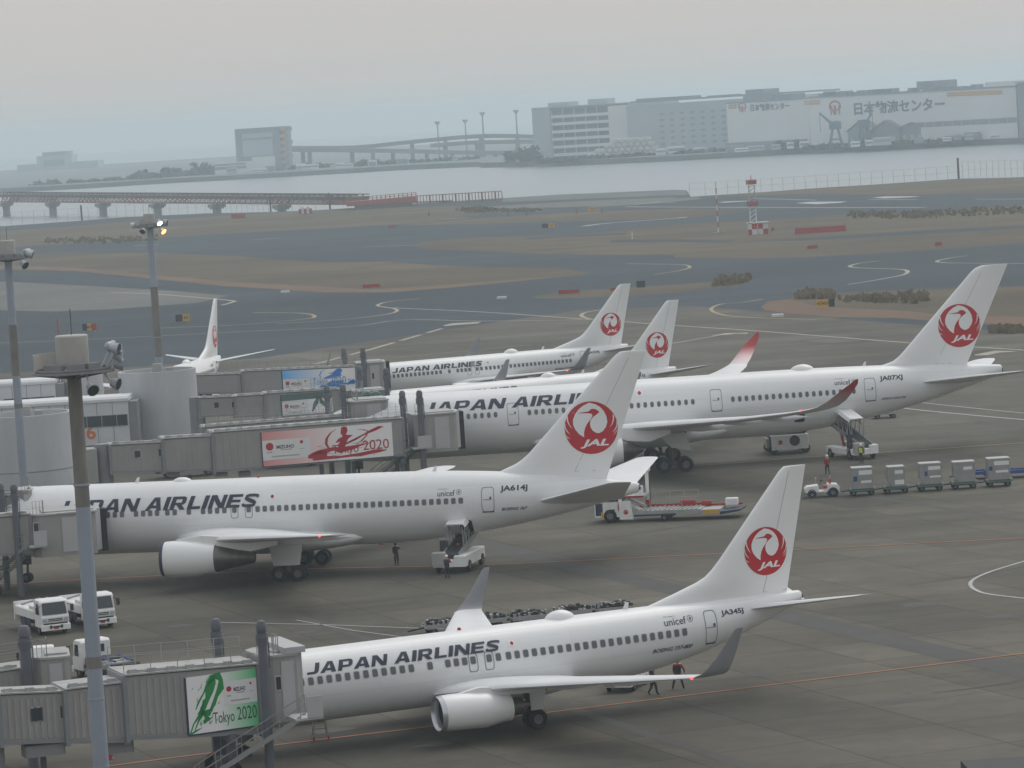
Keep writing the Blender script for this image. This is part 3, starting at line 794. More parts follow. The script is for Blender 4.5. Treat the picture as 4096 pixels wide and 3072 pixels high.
WIN7 = [3.2 + .528 * k for k in range(0)] + [6.0, 6.5, 7.0] + [7.54 + .529 * k for k in range(12)] + [14.46, 15.51, 16.01, 16.5, 17.0, 17.95, 18.5] + [19.11 + .5176 * k for k in range(22)]
S737 = dict(L=37.95, hw=1.88, zt=5.53, zb=1.52, zn=3.0, nl=5.6, tx=24.2, ew=.27, et=5.36, eb=4.72, pw=1.75, pt=2.0, pb=1.85,
    finLE=[(5.15, 27.0), (5.5, 28.4), (6.02, 30.1), (6.5, 31.55), (6.75, 32.1), (7.1, 32.55), (7.6, 33.05), (12.35, 37.26), (12.55, 37.55)], finTE=[(5.0, 37.1), (5.3, 37.22), (12.5, 38.93), (12.55, 38.9)], finz0=5.15, finz1=12.55, fint=.36,
    emb=(35.97, 7.86, 1.39), rudder=((35.65, 5.5), (37.75, 12.3)), gx=20.0,
    htp=[(34.2, .5, 4.72, 4.4, .09, 0), (34.6, 1.0, 4.78, 4.05, .09, 0), (38.0, 7.0, 5.66, 1.25, .085, 0), (38.25, 7.17, 5.7, .95, .06, 0)],
    wing=[(14.2, .9, 2.25, 8.9, .12, 0), (14.9, 1.9, 2.42, 8.0, .12, 0), (17.05, 5.7, 2.92, 5.2, .11, 0), (23.15, 16.95, 4.02, 1.78, .10, .06), (23.35, 17.2, 4.07, 1.70, .09, .3)],
    wlet=[(23.35, 17.2, 4.07, 1.70, .09, .3), (23.62, 17.42, 4.2, 1.55, .09, .8), (23.95, 17.56, 4.5, 1.35, .09, 1.2), (24.45, 17.64, 5.0, 1.08, .085, 1.4), (25.5, 17.84, 6.36, .48, .08, 1.42), (25.66, 17.86, 6.46, .36, .05, 1.42)], wletmat=GREYP,
    ftf=[(19.3, 23.3, 6.6, 2.75, .22), (21.6, 25.0, 10.3, 3.1, .18)], nav=(23.24, 17.08, 4.03),
    eng=(13.6, 17.78, 4.83, 1.83, 1.0, .74, 7), edz=-.13, lip=LIPM, core=[(.52, .1), (.47, .7), (.30, .75), (.05, 1.25)], pyl=[(14.6, 2.55, 2.75, .5), (16.0, 2.5, 3.0, 1), (19.0, 2.35, 2.75, .8), (20.2, 2.55, 2.65, .3)],
    gy=2.86, gr=.56, bogie=1, wb=0, gw=.38, gtop=2.4, gdoor=([(19.6, 1.1), (20.3, 1.1), (20.5, 2.3), (19.5, 2.3)], 3.45, 1.7), ng=4.0,
    belly=(14.6, 24.0, 1.95, 2.2, .95), dome=(22.1, 24.0, .42, .55), aer=[26.9], win=(.30, .40, 4.2), wins=WIN7, wz=4.03,
    doors=[(4.5, 5.35, 2.9, 4.8, 6), (31.35, 32.15, 3.12, 5.02, 6), (16.72, 17.28, 3.38, 4.42, 5), (17.67, 18.23, 3.38, 4.42, 5)],
    text=[('JAPAN AIRLINES', 7.38, 18.82, 4.38, 4.93, 0, 0, 0), ('REG', 32.5, 33.98, 4.54, 4.90, .03, 0, .0), ('unicef', 28.8, 30.2, 4.48, 4.88, .006, 0, 0), ('We support', 28.85, 29.6, 4.92, 5.0, 0, 0, 0), ('BOEING 737-800', 27.85, 30.5, 3.06, 3.29, .022, .4, 0)],
    flag=(19.45, 4.66, .10), globe=(30.47, 4.72, .19), deck=(1.0, 2.6, 3.55, 4.3))
WIN6 = [7.8, 8.35, 8.9, 9.5, 10.05, 13.3, 13.85, 14.4, 15.5, 16.05, 16.6, 17.13, 17.94, 18.51, 19.61, 20.71, 21.25, 21.8, 22.36, 23.14, 24.24] + [24.93 + .5542 * k for k in range(29)]
S767 = dict(L=53.55, hw=2.515, zt=7.40, zb=1.99, zn=4.2, nl=7.6, tx=33.5, ew=.32, et=5.86, eb=5.12, pw=1.9, pt=2.3, pb=1.75,
    finLE=[(6.0, 40.6), (7.2, 43.4), (7.63, 44.45), (7.95, 44.95), (8.31, 45.4), (15.5, 52.4), (15.75, 52.8)], finTE=[(5.6, 51.1), (6.3, 51.28), (15.7, 54.74), (15.75, 54.7)], finz0=6.0, finz1=15.75, fint=.50,
    emb=(50.33, 10.15, 1.99), rudder=((48.9, 6.9), (53.4, 15.3)), gx=27.6,
    htp=[(45.6, .9, 4.75, 6.9, .09, 0), (46.3, 1.5, 4.9, 6.3, .09, 0), (52.45, 9.1, 6.8, 1.75, .085, 0), (52.9, 9.31, 6.86, 1.2, .06, 0)],
    wing=[(17.6, 1.0, 2.95, 12.3, .125, 0), (18.8, 2.5, 3.15, 11.0, .125, 0), (22.75, 7.9, 3.62, 6.9, .115, 0), (33.6, 23.2, 5.33, 2.2, .10, 0), (34.6, 23.75, 5.42, 1.3, .07, 0)],
    ftf=[(26.5, 31.6, 7.2, 3.3, .30), (29.6, 33.4, 14.5, 4.2, .24), (32.4, 35.4, 19.6, 4.8, .18)], nav=(33.85, 23.45, 5.35),
    eng=(18.75, 22.8, 7.92, 2.33, 1.33, 1.10, 6), edz=-.08, lip=VNAVY, core=[(1.02, .02), (.95, .35), (.86, .75), (.66, 1.6), (.45, 2.85), (.36, 2.95), (.3, 2.6)], pyl=[(19.8, 3.45, 3.75, .5), (21.8, 3.2, 4.0, 1), (25.5, 2.7, 3.7, .8), (27.5, 3.1, 3.4, .3)],
    gy=4.65, gr=.57, bogie=2, wb=1.45, gw=.48, gtop=3.2, gdoor=([(26.5, 1.2), (28.5, 1.2), (28.9, 3.1), (26.2, 3.1)], 5.25, 2.0), ng=6.0,
    belly=(18.2, 33.2, 2.6, 2.75, 1.15), dome=(17.85, 19.45, .26, .5), aer=[14.9, 38.0], win=(.32, .42, 4.2), wins=WIN6, wz=5.24,
    doors=[(5.2, 6.25, 4.2, 6.1, 6), (41.98, 42.95, 4.29, 6.15, 6), (22.84, 23.44, 4.6, 5.64, 5), (23.94, 24.54, 4.6, 5.64, 5)], hold=(40.2, 41.15, 2.55, 3.72),
    text=[('JAPAN AIRLINES', 9.1, 25.1, 5.42, 6.38, 0, 0, 0), ('REG', 43.4, 45.45, 5.68, 6.2, .03, 0, 0), ('unicef', 38.7, 40.0, 5.62, 6.04, .006, 0, 0), ('We support', 38.7, 39.5, 6.1, 6.18, 0, 0, 0), ('BOEING 767', 43.45, 45.4, 4.32, 4.56, .022, .4, 0)],
    flag=(26.05, 6.12, .13), globe=(40.3, 5.88, .2), deck=(1.2, 3.0, 4.9, 5.7))
WIN5 = [8.6 + .634 * k for k in range(9)] + [14.98] + [15.62 + .63 * k for k in range(5)] + [21.28 + .6342 * k for k in range(25)] + [40.25 + .6323 * k for k in range(19)]
S350 = dict(flex=.5, L=65.95, hw=2.98, zt=8.35, zb=2.26, zn=4.7, nl=8.6, tx=43.0, ew=.34, et=7.55, eb=6.65, pw=1.8, pt=2.4, pb=1.75,
    finLE=[(7.6, 52.5), (8.3, 55.2), (8.5, 55.85), (8.81, 56.3), (9.2, 56.75), (16.45, 63.7), (16.75, 64.1), (16.95, 64.7)], finTE=[(7.2, 62.55), (7.7, 62.79), (16.9, 67.14), (16.95, 67.1)], finz0=7.6, finz1=16.95, fint=.52,
    emb=(62.26, 11.46, 2.03), rudder=((59.8, 8.0), (64.6, 16.4)), gx=34.2,
    htp=[(57.6, .9, 6.3, 6.9, .09, 0), (58.5, 1.8, 6.5, 6.1, .09, 0), (65.0, 8.8, 7.4, 2.2, .085, 0), (66.0, 9.35, 7.5, 1.2, .06, 0)],
    wing=[(21.5, 1.5, 3.2, 15.0, .125, 0), (23.4, 3.0, 3.5, 12.8, .125, 0), (29.9, 10.5, 4.7, 8.2, .11, 0), (38.2, 20.8, 5.72, 4.5, .10, .02), (42.0, 25.5, 6.36, 2.75, .10, .06), (43.1, 27.0, 6.62, 2.3, .10, .14), (43.7, 28.0, 6.78, 1.9, .10, .24)],
    wlet=[(43.7, 28.0, 6.78, 1.9, .10, .24), (44.3, 29.4, 7.08, 1.8, .09, .42), (45.05, 30.7, 7.65, 1.58, .085, .72), (45.95, 31.65, 8.45, 1.2, .08, .95), (46.8, 32.15, 9.1, .7, .07, 1.1), (47.3, 32.36, 9.5, .22, .05, 1.15)],
    ftf=[(34.0, 40.5, 8.0, 4.2, .38), (37.5, 42.6, 14.2, 5.0, .32), (40.6, 44.8, 19.8, 5.5, .25)], nav=(43.15, 27.1, 6.68),
    eng=(23.6, 29.0, 10.5, 2.62, 1.72, 1.22, 6), edz=.1, lip=LIPM, core=[(1.12, .02), (.95, .4), (.62, 1.1), (.2, 1.85), (.05, 2.0)], pyl=[(25.4, 4.0, 4.4, .5), (27.6, 3.8, 4.9, 1), (31.5, 3.4, 4.6, .8), (33.5, 4.0, 4.3, .3)], wingmat=WING,
    gy=5.3, gr=.68, bogie=2, wb=2.02, gw=.68, gtop=3.8, gdoor=([(32.7, 3.6), (33.9, 2.35), (35.75, 1.95), (35.2, 3.7)], 6.4, 2.0), ng=5.2,
    belly=(20.5, 40.5, 3.15, 3.35, 1.5), dome=(46.1, 48.4, .42, .75), aer=[52.9], win=(.32, .48, 2.4), wins=WIN5, wz=6.14,
    doors=[(5.9, 7.0, 5.05, 7.05, 7), (19.22, 20.29, 5.08, 7.1, 7), (38.14, 39.24, 5.14, 7.15, 7), (52.66, 53.76, 5.1, 7.22, 7)], hold=(45.9, 46.9, 3.55, 4.6),
    text=[('JAPAN AIRLINES', 11.3, 30.3, 6.68, 7.58, 0, 0, 0), ('REG', 54.2, 56.4, 6.78, 7.32, .03, 0, 0), ('unicef', 49.9, 51.4, 6.78, 7.22, .006, 0, 0), ('We support', 49.95, 50.75, 7.3, 7.38, 0, 0, 0), ('AIRBUS A350-900', 54.2, 56.6, 5.1, 5.32, .015, .3, 0)],
    flag=(31.63, 7.24, .17), globe=(51.7, 7.05, .2), deck=(1.0, 2.9, 5.3, 6.1))

def grad_mat(name, z0, z1, c0, c1, k0=.0, k1=1.0):
    """painted fade along the height of the wing tip (a livery, not light)"""
    m = mat(name, c0, .38); nt = m.node_tree
    tc = nt.nodes.new('ShaderNodeTexCoord'); sx = nt.nodes.new('ShaderNodeSeparateXYZ'); mr = nt.nodes.new('ShaderNodeMapRange')
    mr.inputs[1].default_value, mr.inputs[2].default_value = z0, z1
    mx = nt.nodes.new('ShaderNodeMixRGB'); mx.inputs[1].default_value = (*c0, 1); mx.inputs[2].default_value = (*c1, 1)
    nt.links.new(tc.outputs['Object'], sx.inputs[0]); nt.links.new(sx.outputs[2], mr.inputs[0]); nt.links.new(mr.outputs[0], mx.inputs[0])
    nt.links.new(mx.outputs[0], nt.nodes['Principled BSDF'].inputs['Base Color'])
    return m
S350['wletmat'] = grad_mat('winglet_red_fade', 6.85, 8.7, (.72, .70, .70), (.36, .012, .022))

G_AIR = 'airliners parked at the terminal gates'
airliner(S737, 'white airliner nearest the camera, nose at the bridge with the green poster', (-19.504, 202.705, 0), .380, .0098, 'JA345J', G_AIR)
airliner(S767, 'white airliner without winglets behind the nearest one, big bare exhaust cone on its engine', (-44.078, 291.288, 0), -.1496, -.007, 'JA614J', G_AIR)
airliner(S350, 'largest white airliner, with curved red wing tips, at the red poster bridge', (-19.984, 351.287, 0), .0613, -.0015, 'JA07XJ', G_AIR)
airliner(S737, 'farthest grey-wingletted white airliner seen side on, docked at the blue poster bridge', (-21.406, 441.272, 0), .3663, 0, 'JA324J', G_AIR)
airliner(S737, 'white airliner mostly hidden behind the largest one, only its roof and tail showing', (-17.442, 396.285, 0), .3869, 0, 'JA315J', G_AIR)
airliner(S737, 'white airliner at the far left, only fin and tail showing above the concrete drums', (-44.568, 445.644, 0), 1.3724, 0, 'JA330J', G_AIR)

# ================================================================== TERMINAL PIERS AND JET BRIDGES
class Face:
    """vertical plane through O at heading th: photo points on it become (distance along, height)"""
    def __init__(s, x, y, th):
        s.o = Vector((x, y, 0)); s.th = th; s.d = Vector((cos(th), sin(th), 0)); s.n = Vector((sin(th), -cos(th), 0))
    def __call__(s, u, v):
        r = ray(u, v); c = Vector((0, 0, CAM_H))
        t = (s.o - c).dot(s.n) / r.dot(s.n); p = c + r * t
        return (p - s.o).dot(s.d), p.z

def rail(mb, pts, h, n, r=.025, mids=(.5,)):
    """posts and wires along a line of points"""
    for (a, b) in zip(pts, pts[1:]):
        a, b = Vector(a), Vector(b)
        for k in range(n + 1):
            p = a.lerp(b, k / n); mb.bar(p, p + Vector((0, 0, h)), r * 1.6)
        for q in (1.0,) + tuple(mids): mb.bar(a + Vector((0, 0, h * q)), b + Vector((0, 0, h * q)), r * .9)

def tunnel(root, F, sec, depth, inset, ribs, roofrail=True, pipe=True):
    uL, vtL, vbL, uR, vtR, vbR = sec
    xa, zta = F(uL, vtL); xa2, zba = F(uL, vbL); xb, ztb = F(uR, vtR); xb2, zbb = F(uR, vbR)
    xa, xb = (xa + xa2) / 2, (xb + xb2) / 2
    y0, y1 = inset, depth - inset
    m = MB()
    m.hexa([(xa, y0, zba), (xb, y0, zbb), (xb, y1, zbb), (xa, y1, zba), (xa, y0, zta), (xb, y0, ztb), (xb, y1, ztb), (xa, y1, zta)])
    n = ribs
    for k in range(n):
        t = (k + .5) / n; x = xa + (xb - xa) * t; zb, zt = zba + (zbb - zba) * t, zta + (ztb - zta) * t
        m.box(x - .09, x + .09, y0 - .05, y0 - .002, zb + .28, zt - .2)
    o = m.build('tunnel', BRG, root)
    m = MB()
    for q in (0, 1):
        x, zb, zt = (xa, zba, zta) if q == 0 else (xb, zbb, ztb)
        m.box(x - .11, x + .11, y0 - .09, y1 + .05, zb - .12, zt + .06)
    for z0, z1 in ((0, .2),): m.hexa([(xa + .12, y0 - .08, zba + z0), (xb - .12, y0 - .08, zbb + z0), (xb - .12, y0 - .053, zbb + z0), (xa + .12, y0 - .053, zba + z0), (xa + .12, y0 - .08, zba + z1), (xb - .12, y0 - .08, zbb + z1), (xb - .12, y0 - .053, zbb + z1), (xa + .12, y0 - .053, zba + z1)])
    m.build('tunnel_frame', BRG2, o)
    m = MB(); e = .12
    m.hexa([(xa, y0 - e, zta + .061), (xb, y0 - e, ztb + .061), (xb, y1 + e, ztb + .061), (xa, y1 + e, zta + .061), (xa, y0 - e, zta + .14), (xb, y0 - e, ztb + .14), (xb, y1 + e, ztb + .14), (xa, y1 + e, zta + .14)])
    if pipe:
        m.bar((xa + .2, y0 + .25, zta + .22), (xb - .2, y0 + .25, ztb + .22), .12)
        for k in range(int((xb - xa) / 1.0)):
            t = (k + .5) / max(1, int((xb - xa) / 1.0)); m.box(xa + (xb - xa) * t - .2, xa + (xb - xa) * t + .2, y0 + .1, y0 + .45, zta + (ztb - zta) * t + .14, zta + (ztb - zta) * t + .34)
    m.build('roof', ROOFG, o)
    if roofrail:
        m = MB(); c = max(2, int((xb - xa) / 1.25))
        for y in (y0, y1): rail(m, [(xa, y, zta + .14), (xb, y, ztb + .14)], 1.05, c, .022)
        m.build('roof_railing', RAILM, o)
    return o, (xa, xb, zba, zbb, zta, ztb, y0, y1)

def glass(par, F, y, q, name='window', fr=.07):
    """window as frame and pane on the near face"""
    u0, v0, u1, v1 = q
    xa, za = F(u0, v0); xb, zb = F(u1, v1)
    m = MB(); m.box(xa - fr, xb + fr, y - .05, y - .003, zb - fr, za + fr); w = m.build(name, BRGL, par)
    m = MB(); m.box(xa, xb, y - .075, y - .052, zb, za); m.build('pane', GLASSD, w)

def lift_column(root, x, y, z1, r, balls=True):
    m = MB(); m.tube((x, y, 0), (x, y, z1 - 1.25), r, n=14)
    m.tube((x, y, z1 - 1.3), (x, y, z1 - .72), r * 1.28, r * 1.28, 14)
    m.lathe([(r * .85, -.75), (r * 1.3, -.66), (r * 1.38, -.42), (r * .8, -.33), (r * .75, -.26), (r * 1.08, -.16), (r * 1.12, .22), (r * .75, .42), (.02, .48)], (x, y, z1 - .5), 'z', 14)
    m.bar((x + r * 1.3, y, z1 - 2.6), (x + r * 1.3, y, z1 - 1.2), .06)
    m.build('lift_column', COLM, root, True)

def stairs(root, T, B, w, rails=True):
    """service stair from landing T down to B (local points)"""
    T, B = Vector(T), Vector(B); d = B - T; hd = Vector((d.x, d.y, 0)).normalized(); sd = Vector((-hd.y, hd.x, 0))
    m = MB()
    for q in (-1, 1): m.bar(T + sd * w / 2 * q, B + sd * w / 2 * q, .07, .26)
    if rails:
        for q in (-1, 1):
            for hgt in (.55, 1.05): m.bar(T + sd * w / 2 * q + Vector((0, 0, hgt)), B + sd * w / 2 * q + Vector((0, 0, hgt)), .045)
            for k in range(6):
                p = T.lerp(B, k / 5) + sd * w / 2 * q; m.bar(p, p + Vector((0, 0, 1.05)), .04)
    s = m.build('service_stair', STEELG, root)
    m = MB(); n = int(abs(d.z) / .2)
    for k in range(1, n):
        p = T.lerp(B, k / n); m.bar(p - sd * (w / 2 - .05), p + sd * (w / 2 - .05), .26, .04)
    m.build('tread', TREAD, s)

def cab(root, F, q, y0, dep, win, hood, bell, roofstep=.22):
    """rotating cab at the end of the tunnel: q = (uL, uR, vt, vb) on the near face"""
    uL, uR, vt, vb = q; um = (uL + uR) / 2
    xa, zt = F(uL, vt - (uL - um) * .062); xb, _ = F(uR, vt - (uR - um) * .062); _, zb = F(um, vb)
    c = .55
    P = [(xa + c, y0), (xb - .25, y0), (xb, y0 + .25), (xb, y0 + dep - .4), (xb - .4, y0 + dep), (xa + c, y0 + dep), (xa, y0 + dep - c), (xa, y0 + c)]
    m = MB(); m.prism([(x, y, zb) for x, y in P], (0, 0, zt - zb)); o = m.build('cab', BRG, root)
    m = MB(); cx, cy = (xa + xb) / 2, y0 + dep / 2
    m.prism([(cx + (x - cx) * 1.05, cy + (y - cy) * 1.05, zt + .003) for x, y in P], (0, 0, .12))
    m.box(xa + .8, xb - .1, y0 + .7, y0 + dep - .4, zt + .124, zt + roofstep); m.build('roof', ROOFG, o)
    m = MB(); w = (xb - xa)
    m.box(xa + w * .46, xa + w * .80, y0 - .06, y0 - .003, zb + .3, zt - .25); m.build('shutter_panel', BRGL, o)
    if win: glass(o, F, y0, win)
    if win and not hood:
        m = MB(); m.box(xb - .9, xb + .25, y0 - .12, y0 + dep + .9, zt + .13, zt + .45); m.box(xb + .004, xb + .2, y0 + .5, y0 + dep + .9, zb + .1, zt + .1); m.build('hood', BRGL, o)
    if hood:
        x1, y1 = xb + hood[0], y0 + dep + hood[1]
        m = MB(); m.hexa([(xb + .002, y0 + dep * .25, zb + .1), (x1, y0 + dep * .45, zb + .1), (x1, y1, zb + .1), (xb + .002, y1, zb + .1), (xb + .002, y0 + dep * .25, zt + .1), (x1, y0 + dep * .45, zt + .1), (x1, y1, zt + .1), (xb + .002, y1, zt + .1)]); m.build('hood', BRGL, o)
        m = MB(); b0 = x1 + .003
        for k in range(4): m.hexa([(b0 + .12 * k, y0 + dep * .5, zb - .1), (b0 + .10 + .12 * k, y0 + dep * .5, zb - .1), (b0 + .10 + .12 * k, y1 + bell, zb - .1), (b0 + .12 * k, y1 + bell, zb - .1), (b0 + .12 * k, y0 + dep * .5, zt - .05), (b0 + .10 + .12 * k, y0 + dep * .5, zt - .05), (b0 + .10 + .12 * k, y1 + bell, zt - .05), (b0 + .12 * k, y1 + bell, zt - .05)])
        m.build('bellows', BELLOW, o)
    m = MB(); rail(m, [(xa + .1, y0 + .1, zt + .12), (xa + .9, y0 + .1, zt + .12), (xa + .9, y0 + 1.2, zt + .12)], 1.0, 3, .022)
    m.build('roof_railing', RAILM, o)
    return o, (xa, xb, zb, zt)

def bogie(root, x, y0, y1, ztop):
    m = MB(); m.bar((x, y0 - .3, ztop - .15), (x, y1 + .3, ztop - .15), .45, .4)
    m.bar((x, y0, .75), (x, y1, .75), .5, .45)
    for y in (y0 + .3, y1 - .3): m.bar((x, y, .7), (x, y, ztop), .35)
    m.build('support_frame', COLM, root)
    for y in (y0 + .2, y1 - .2): wheel(root, x - .1, y, .55, .4)

def hang_box(root, x0, x1, y0, z0, z1):
    m = MB(); m.rbox(x0, x1, y0, y0 + 1.1, z0, z1, .05); m.build('equipment_box', BRG2, root)

# --- posters on the bridge sides
def poster(root, F, y, q, col, deep, layout):
    (uL, vtL), (uR, vtR), (uR2, vbR), (uL2, vbL) = q
    xa, zt0 = F(uL, vtL); xb, zt1 = F(uR, vtR); _, zb1 = F(uR2, vbR); _, zb0 = F(uL2, vbL)
    W, sl = xb - xa, (zt1 + zb1 - zt0 - zb0) / 2 / (xb - xa); H = ((zt0 - zb0) + (zt1 - zb1)) / 2
    fm = mat('poster_' + layout + '_sheet', (.86, .85, .84), .5); nt = fm.node_tree
    tc = nt.nodes.new('ShaderNodeTexCoord'); sx = nt.nodes.new('ShaderNodeSeparateXYZ'); mr = nt.nodes.new('ShaderNodeMapRange')
    lo, hi = (xa, xa + W * .62) if layout != 'green' else (xb, xb - W * .55)
    mr.inputs[1].default_value, mr.inputs[2].default_value = lo, hi
    mx = nt.nodes.new('ShaderNodeMixRGB'); mx.inputs[1].default_value = (*col, 1); mx.inputs[2].default_value = (.86, .85, .84, 1)
    nt.links.new(tc.outputs['Object'], sx.inputs[0]); nt.links.new(sx.outputs[0], mr.inputs[0]); nt.links.new(mr.outputs[0], mx.inputs[0]); nt.links.new(mx.outputs[0], nt.nodes['Principled BSDF'].inputs['Base Color'])
    ink = mat('poster_' + layout + '_ink', deep, .5)
    m = MB(); y2 = y - .13
    m.hexa([(xa, y2, zb0), (xb, y2, zb0 + sl * W), (xb, y - .055, zb0 + sl * W), (xa, y - .055, zb0), (xa, y2, zb0 + H), (xb, y2, zb0 + sl * W + H), (xb, y - .055, zb0 + sl * W + H), (xa, y - .055, zb0 + H)])
    p = m.build('poster', fm, root)
    m = MB(); m.bar((xa, y2 + .03, zb0), (xa, y2 + .03, zb0 + H), .09); m.bar((xa, y2 + .03, zb0 - .03), (xb, y2 + .03, zb0 + sl * W - .03), .07); m.build('poster_frame', VNAVY, p)
    T = lambda u, v: (xa + u * W, zb0 + v * H + sl * u * W)
    ar = H / W
    def flat(name, polys, mm, off): decal(name, [([[T(*c) for c in f] for f in polys], 0, 0)], (mm,), p, lambda x, z: -y2, off=off, smooth=False)
    def txt(s, u0, u1, v0, v1, off=0, sh=0): return [[(u0 + a * (u1 - u0), v0 + b * (v1 - v0)) for a, b in f] for f in text_polys(s, off, sh)]
    def sup(u0, v0, w, h):
        """sponsor box: red disc, name, small flag and line of print"""
        flat('poster_print', [[(u0, v0), (u0 + w, v0), (u0 + w, v0 + h), (u0, v0 + h)]], STICK, .010)
        k = lambda a, b: (u0 + a * w, v0 + b * h)
        rr = .16 * w
        flat('poster_print', [[k(.16, .68)[0:2] and (k(.16, .68)[0] + rr * .5 * cos(t * .39), k(.16, .68)[1] + rr * .5 / ar * sin(t * .39)) for t in range(16)], [(k(.82, .80)[0] + rr * .22 * cos(t * .39), k(.82, .80)[1] + rr * .22 / ar * sin(t * .39)) for t in range(16)]], RED, .014)
        f = txt('MIZUHO', *[k(.30, .5)[0], k(.66, .5)[0]], k(0, .54)[1], k(0, .72)[1], .03)
        flat('poster_print', f, NAVY, .014)
        flat('poster_print', [[k(.38, .47), k(.62, .47), k(.62, .50), k(.38, .49)]], RED, .014)
        f = [[k(.10 + .04 * i, .36), k(.125 + .04 * i, .36), k(.125 + .04 * i, .42), k(.10 + .04 * i, .42)] for i in range(3)] + [[k(.2 + .03 * i, .14), k(.22 + .03 * i, .14), k(.22 + .03 * i, .20), k(.2 + .03 * i, .20)] for i in range(19)] + [[k(.78, .46), k(.88, .46), k(.88, .48), k(.78, .48)]]
        flat('poster_print', f, LINEG, .014)
    S = lambda pts, ws: stroke(pts, ws)
    rnd = random.Random(3)
    if layout == 'red':
        sup(.0, .17, .37, .70 * .84)
        A = S([(.575, .93), (.53, .84), (.497, .68), (.49, .52), (.505, .40), (.53, .36)], [.004, .012, .02, .02, .016, .004]) + S([(.73, .87), (.78, .85), (.815, .80), (.80, .66), (.76, .52), (.72, .46)], [.003, .02, .014, .012, .016, .004])
        A += S([(.66, .52), (.72, .61), (.80, .73), (.86, .82), (.92, .91)], [.012, .02, .03, .055, .05]) + S([(.60, .42), (.66, .50), (.71, .58), (.76, .66)], [.02, .03, .035, .015])
        A += [[(.605, .80), (.612, .97), (.632, .995), (.655, .97), (.66, .86), (.645, .74), (.70, .72), (.66, .62), (.635, .42), (.60, .30), (.575, .45), (.60, .55), (.56, .52), (.585, .64), (.62, .70)]]
        A += S([(.38, .24), (.46, .30), (.54, .36), (.60, .30), (.66, .34), (.74, .40), (.84, .45)], [.05, .12, .10, .16, .12, .05, .01]) + S([(.38, .07), (.48, .11), (.6, .10), (.75, .13), (.88, .19), (.95, .20)], [.04, .10, .06, .09, .10, .02])
        A += S([(.37, .12), (.42, .2), (.47, .3)], [.06, .16, .06])
        for k in range(26):
            a, b = rnd.uniform(.40, .9), rnd.uniform(.05, .5); l = rnd.uniform(.02, .09)
            A += S([(a, b), (a + l, b + rnd.uniform(-.02, .05))], [.012, .002])
        flat('poster_figure', A, ink, .012)
        flat('poster_lettering', txt('Tokyo', .535, .735, .12, .46, .0) + txt('2020', .77, .97, .24, .53, .0), ink, .020)
    elif layout == 'blue':
        sup(.01, .05, .37, .58)
        A = S([(.60, .98), (.54, .90), (.515, .74), (.53, .6)], [.004, .012, .014, .004]) + [[(.72, .90), (.76, .99), (.80, 1.0), (.83, .92), (.80, .76), (.82, .70), (.78, .66), (.70, .60), (.56, .56), (.60, .66), (.70, .78), (.62, .80), (.70, .84)]]
        A += S([(.47, .12), (.56, .26), (.70, .22), (.80, .36), (.90, .32), (.98, .44)], [.05, .12, .20, .16, .08, .12]) + S([(.62, .3), (.72, .42), (.84, .46)], [.1, .16, .03]) + S([(.97, .5), (.965, .3)], [.04, .05])
        for k in range(24):
            a, b = rnd.uniform(.5, .95), rnd.uniform(.05, .5); A += S([(a, b), (a + rnd.uniform(.02, .07), b + rnd.uniform(-.03, .06))], [.016, .002])
        flat('poster_figure', A, ink, .012)
        flat('poster_lettering', txt('Tokyo', .42, .62, .22, .62, .0) + txt('2020', .65, .87, .30, .66, .0), mat('poster_pale_ink', (.10, .28, .55), .5), .020)
    elif layout == 'green':
        sup(.53, .42, .47, .42)
        A = S([(.12, .42), (.17, .55), (.25, .70), (.30, .82), (.38, .95), (.46, .97), (.5, .88), (.49, .74), (.42, .60), (.38, .48), (.32, .36)], [.01, .03, .02, .04, .10, .13, .06, .10, .05, .06, .03])
        A += S([(.42, .98), (.38, .86), (.33, .72), (.30, .60), (.22, .42), (.20, .34)], [.01, .10, .12, .07, .08, .02]) + S([(.24, .58), (.22, .45), (.17, .36), (.30, .34), (.36, .40)], [.02, .03, .08, .12, .02])
        A += S([(.02, .0), (.08, .18), (.16, .30), (.24, .38)], [.02, .02, .04, .05]) + S([(.08, .04), (.16, .24), (.22, .34)], [.01, .03, .05]) + S([(.02, .0), (.12, .06), (.2, .1)], [.03, .03, .004]) + S([(.24, .34), (.28, .24), (.22, .18), (.36, .26)], [.04, .08, .06, .01])
        for k in range(22):
            a, b = rnd.uniform(.05, .46), rnd.uniform(.1, .95); A += S([(a, b), (a + rnd.uniform(.0, .04), b + rnd.uniform(.03, .10))], [.012, .002])
        flat('poster_figure', A, ink, .012)
        flat('poster_lettering', txt('Tokyo', .36, .66, .07, .33, .0) + txt('2020', .70, .98, .14, .37, .0), mat('poster_dark_ink', (.035, .12, .07), .5), .020)
    else:
        sup(.02, .02, .5, .62)
        m = MB(); a, b = T(0, .70), T(1, .70); c, d = T(1, 1), T(0, 1); m.poly([(x, y2 - .012, z) for x, z in (a, b, c, d)]); m.build('poster_band', ink, p)
        for k in range(18):
            a, b = rnd.uniform(.55, .95), rnd.uniform(.1, .7)
        flat('poster_figure', S([(.6, .1), (.68, .5), (.74, .8), (.8, .5), (.9, .2)], [.03, .1, .12, .1, .03]), ink, .012)

def bridge(label, O, th, secs, group='jet bridges'):
    F = Face(O[0], O[1], radians(th))
    root = thing('jet_bridge', label, 'jet bridge', (O[0], O[1], 0), radians(th), group)
    info = []
    for sec, dep, ins, ribs, rr in secs: info.append(tunnel(root, F, sec, dep, ins, ribs, rr))
    return root, F, info
def loc(root, p):
    d = Vector(p) - root.location; a = -root.rotation_euler.z
    return Vector((d.x * cos(a) - d.y * sin(a), d.x * sin(a) + d.y * cos(a), d.z))

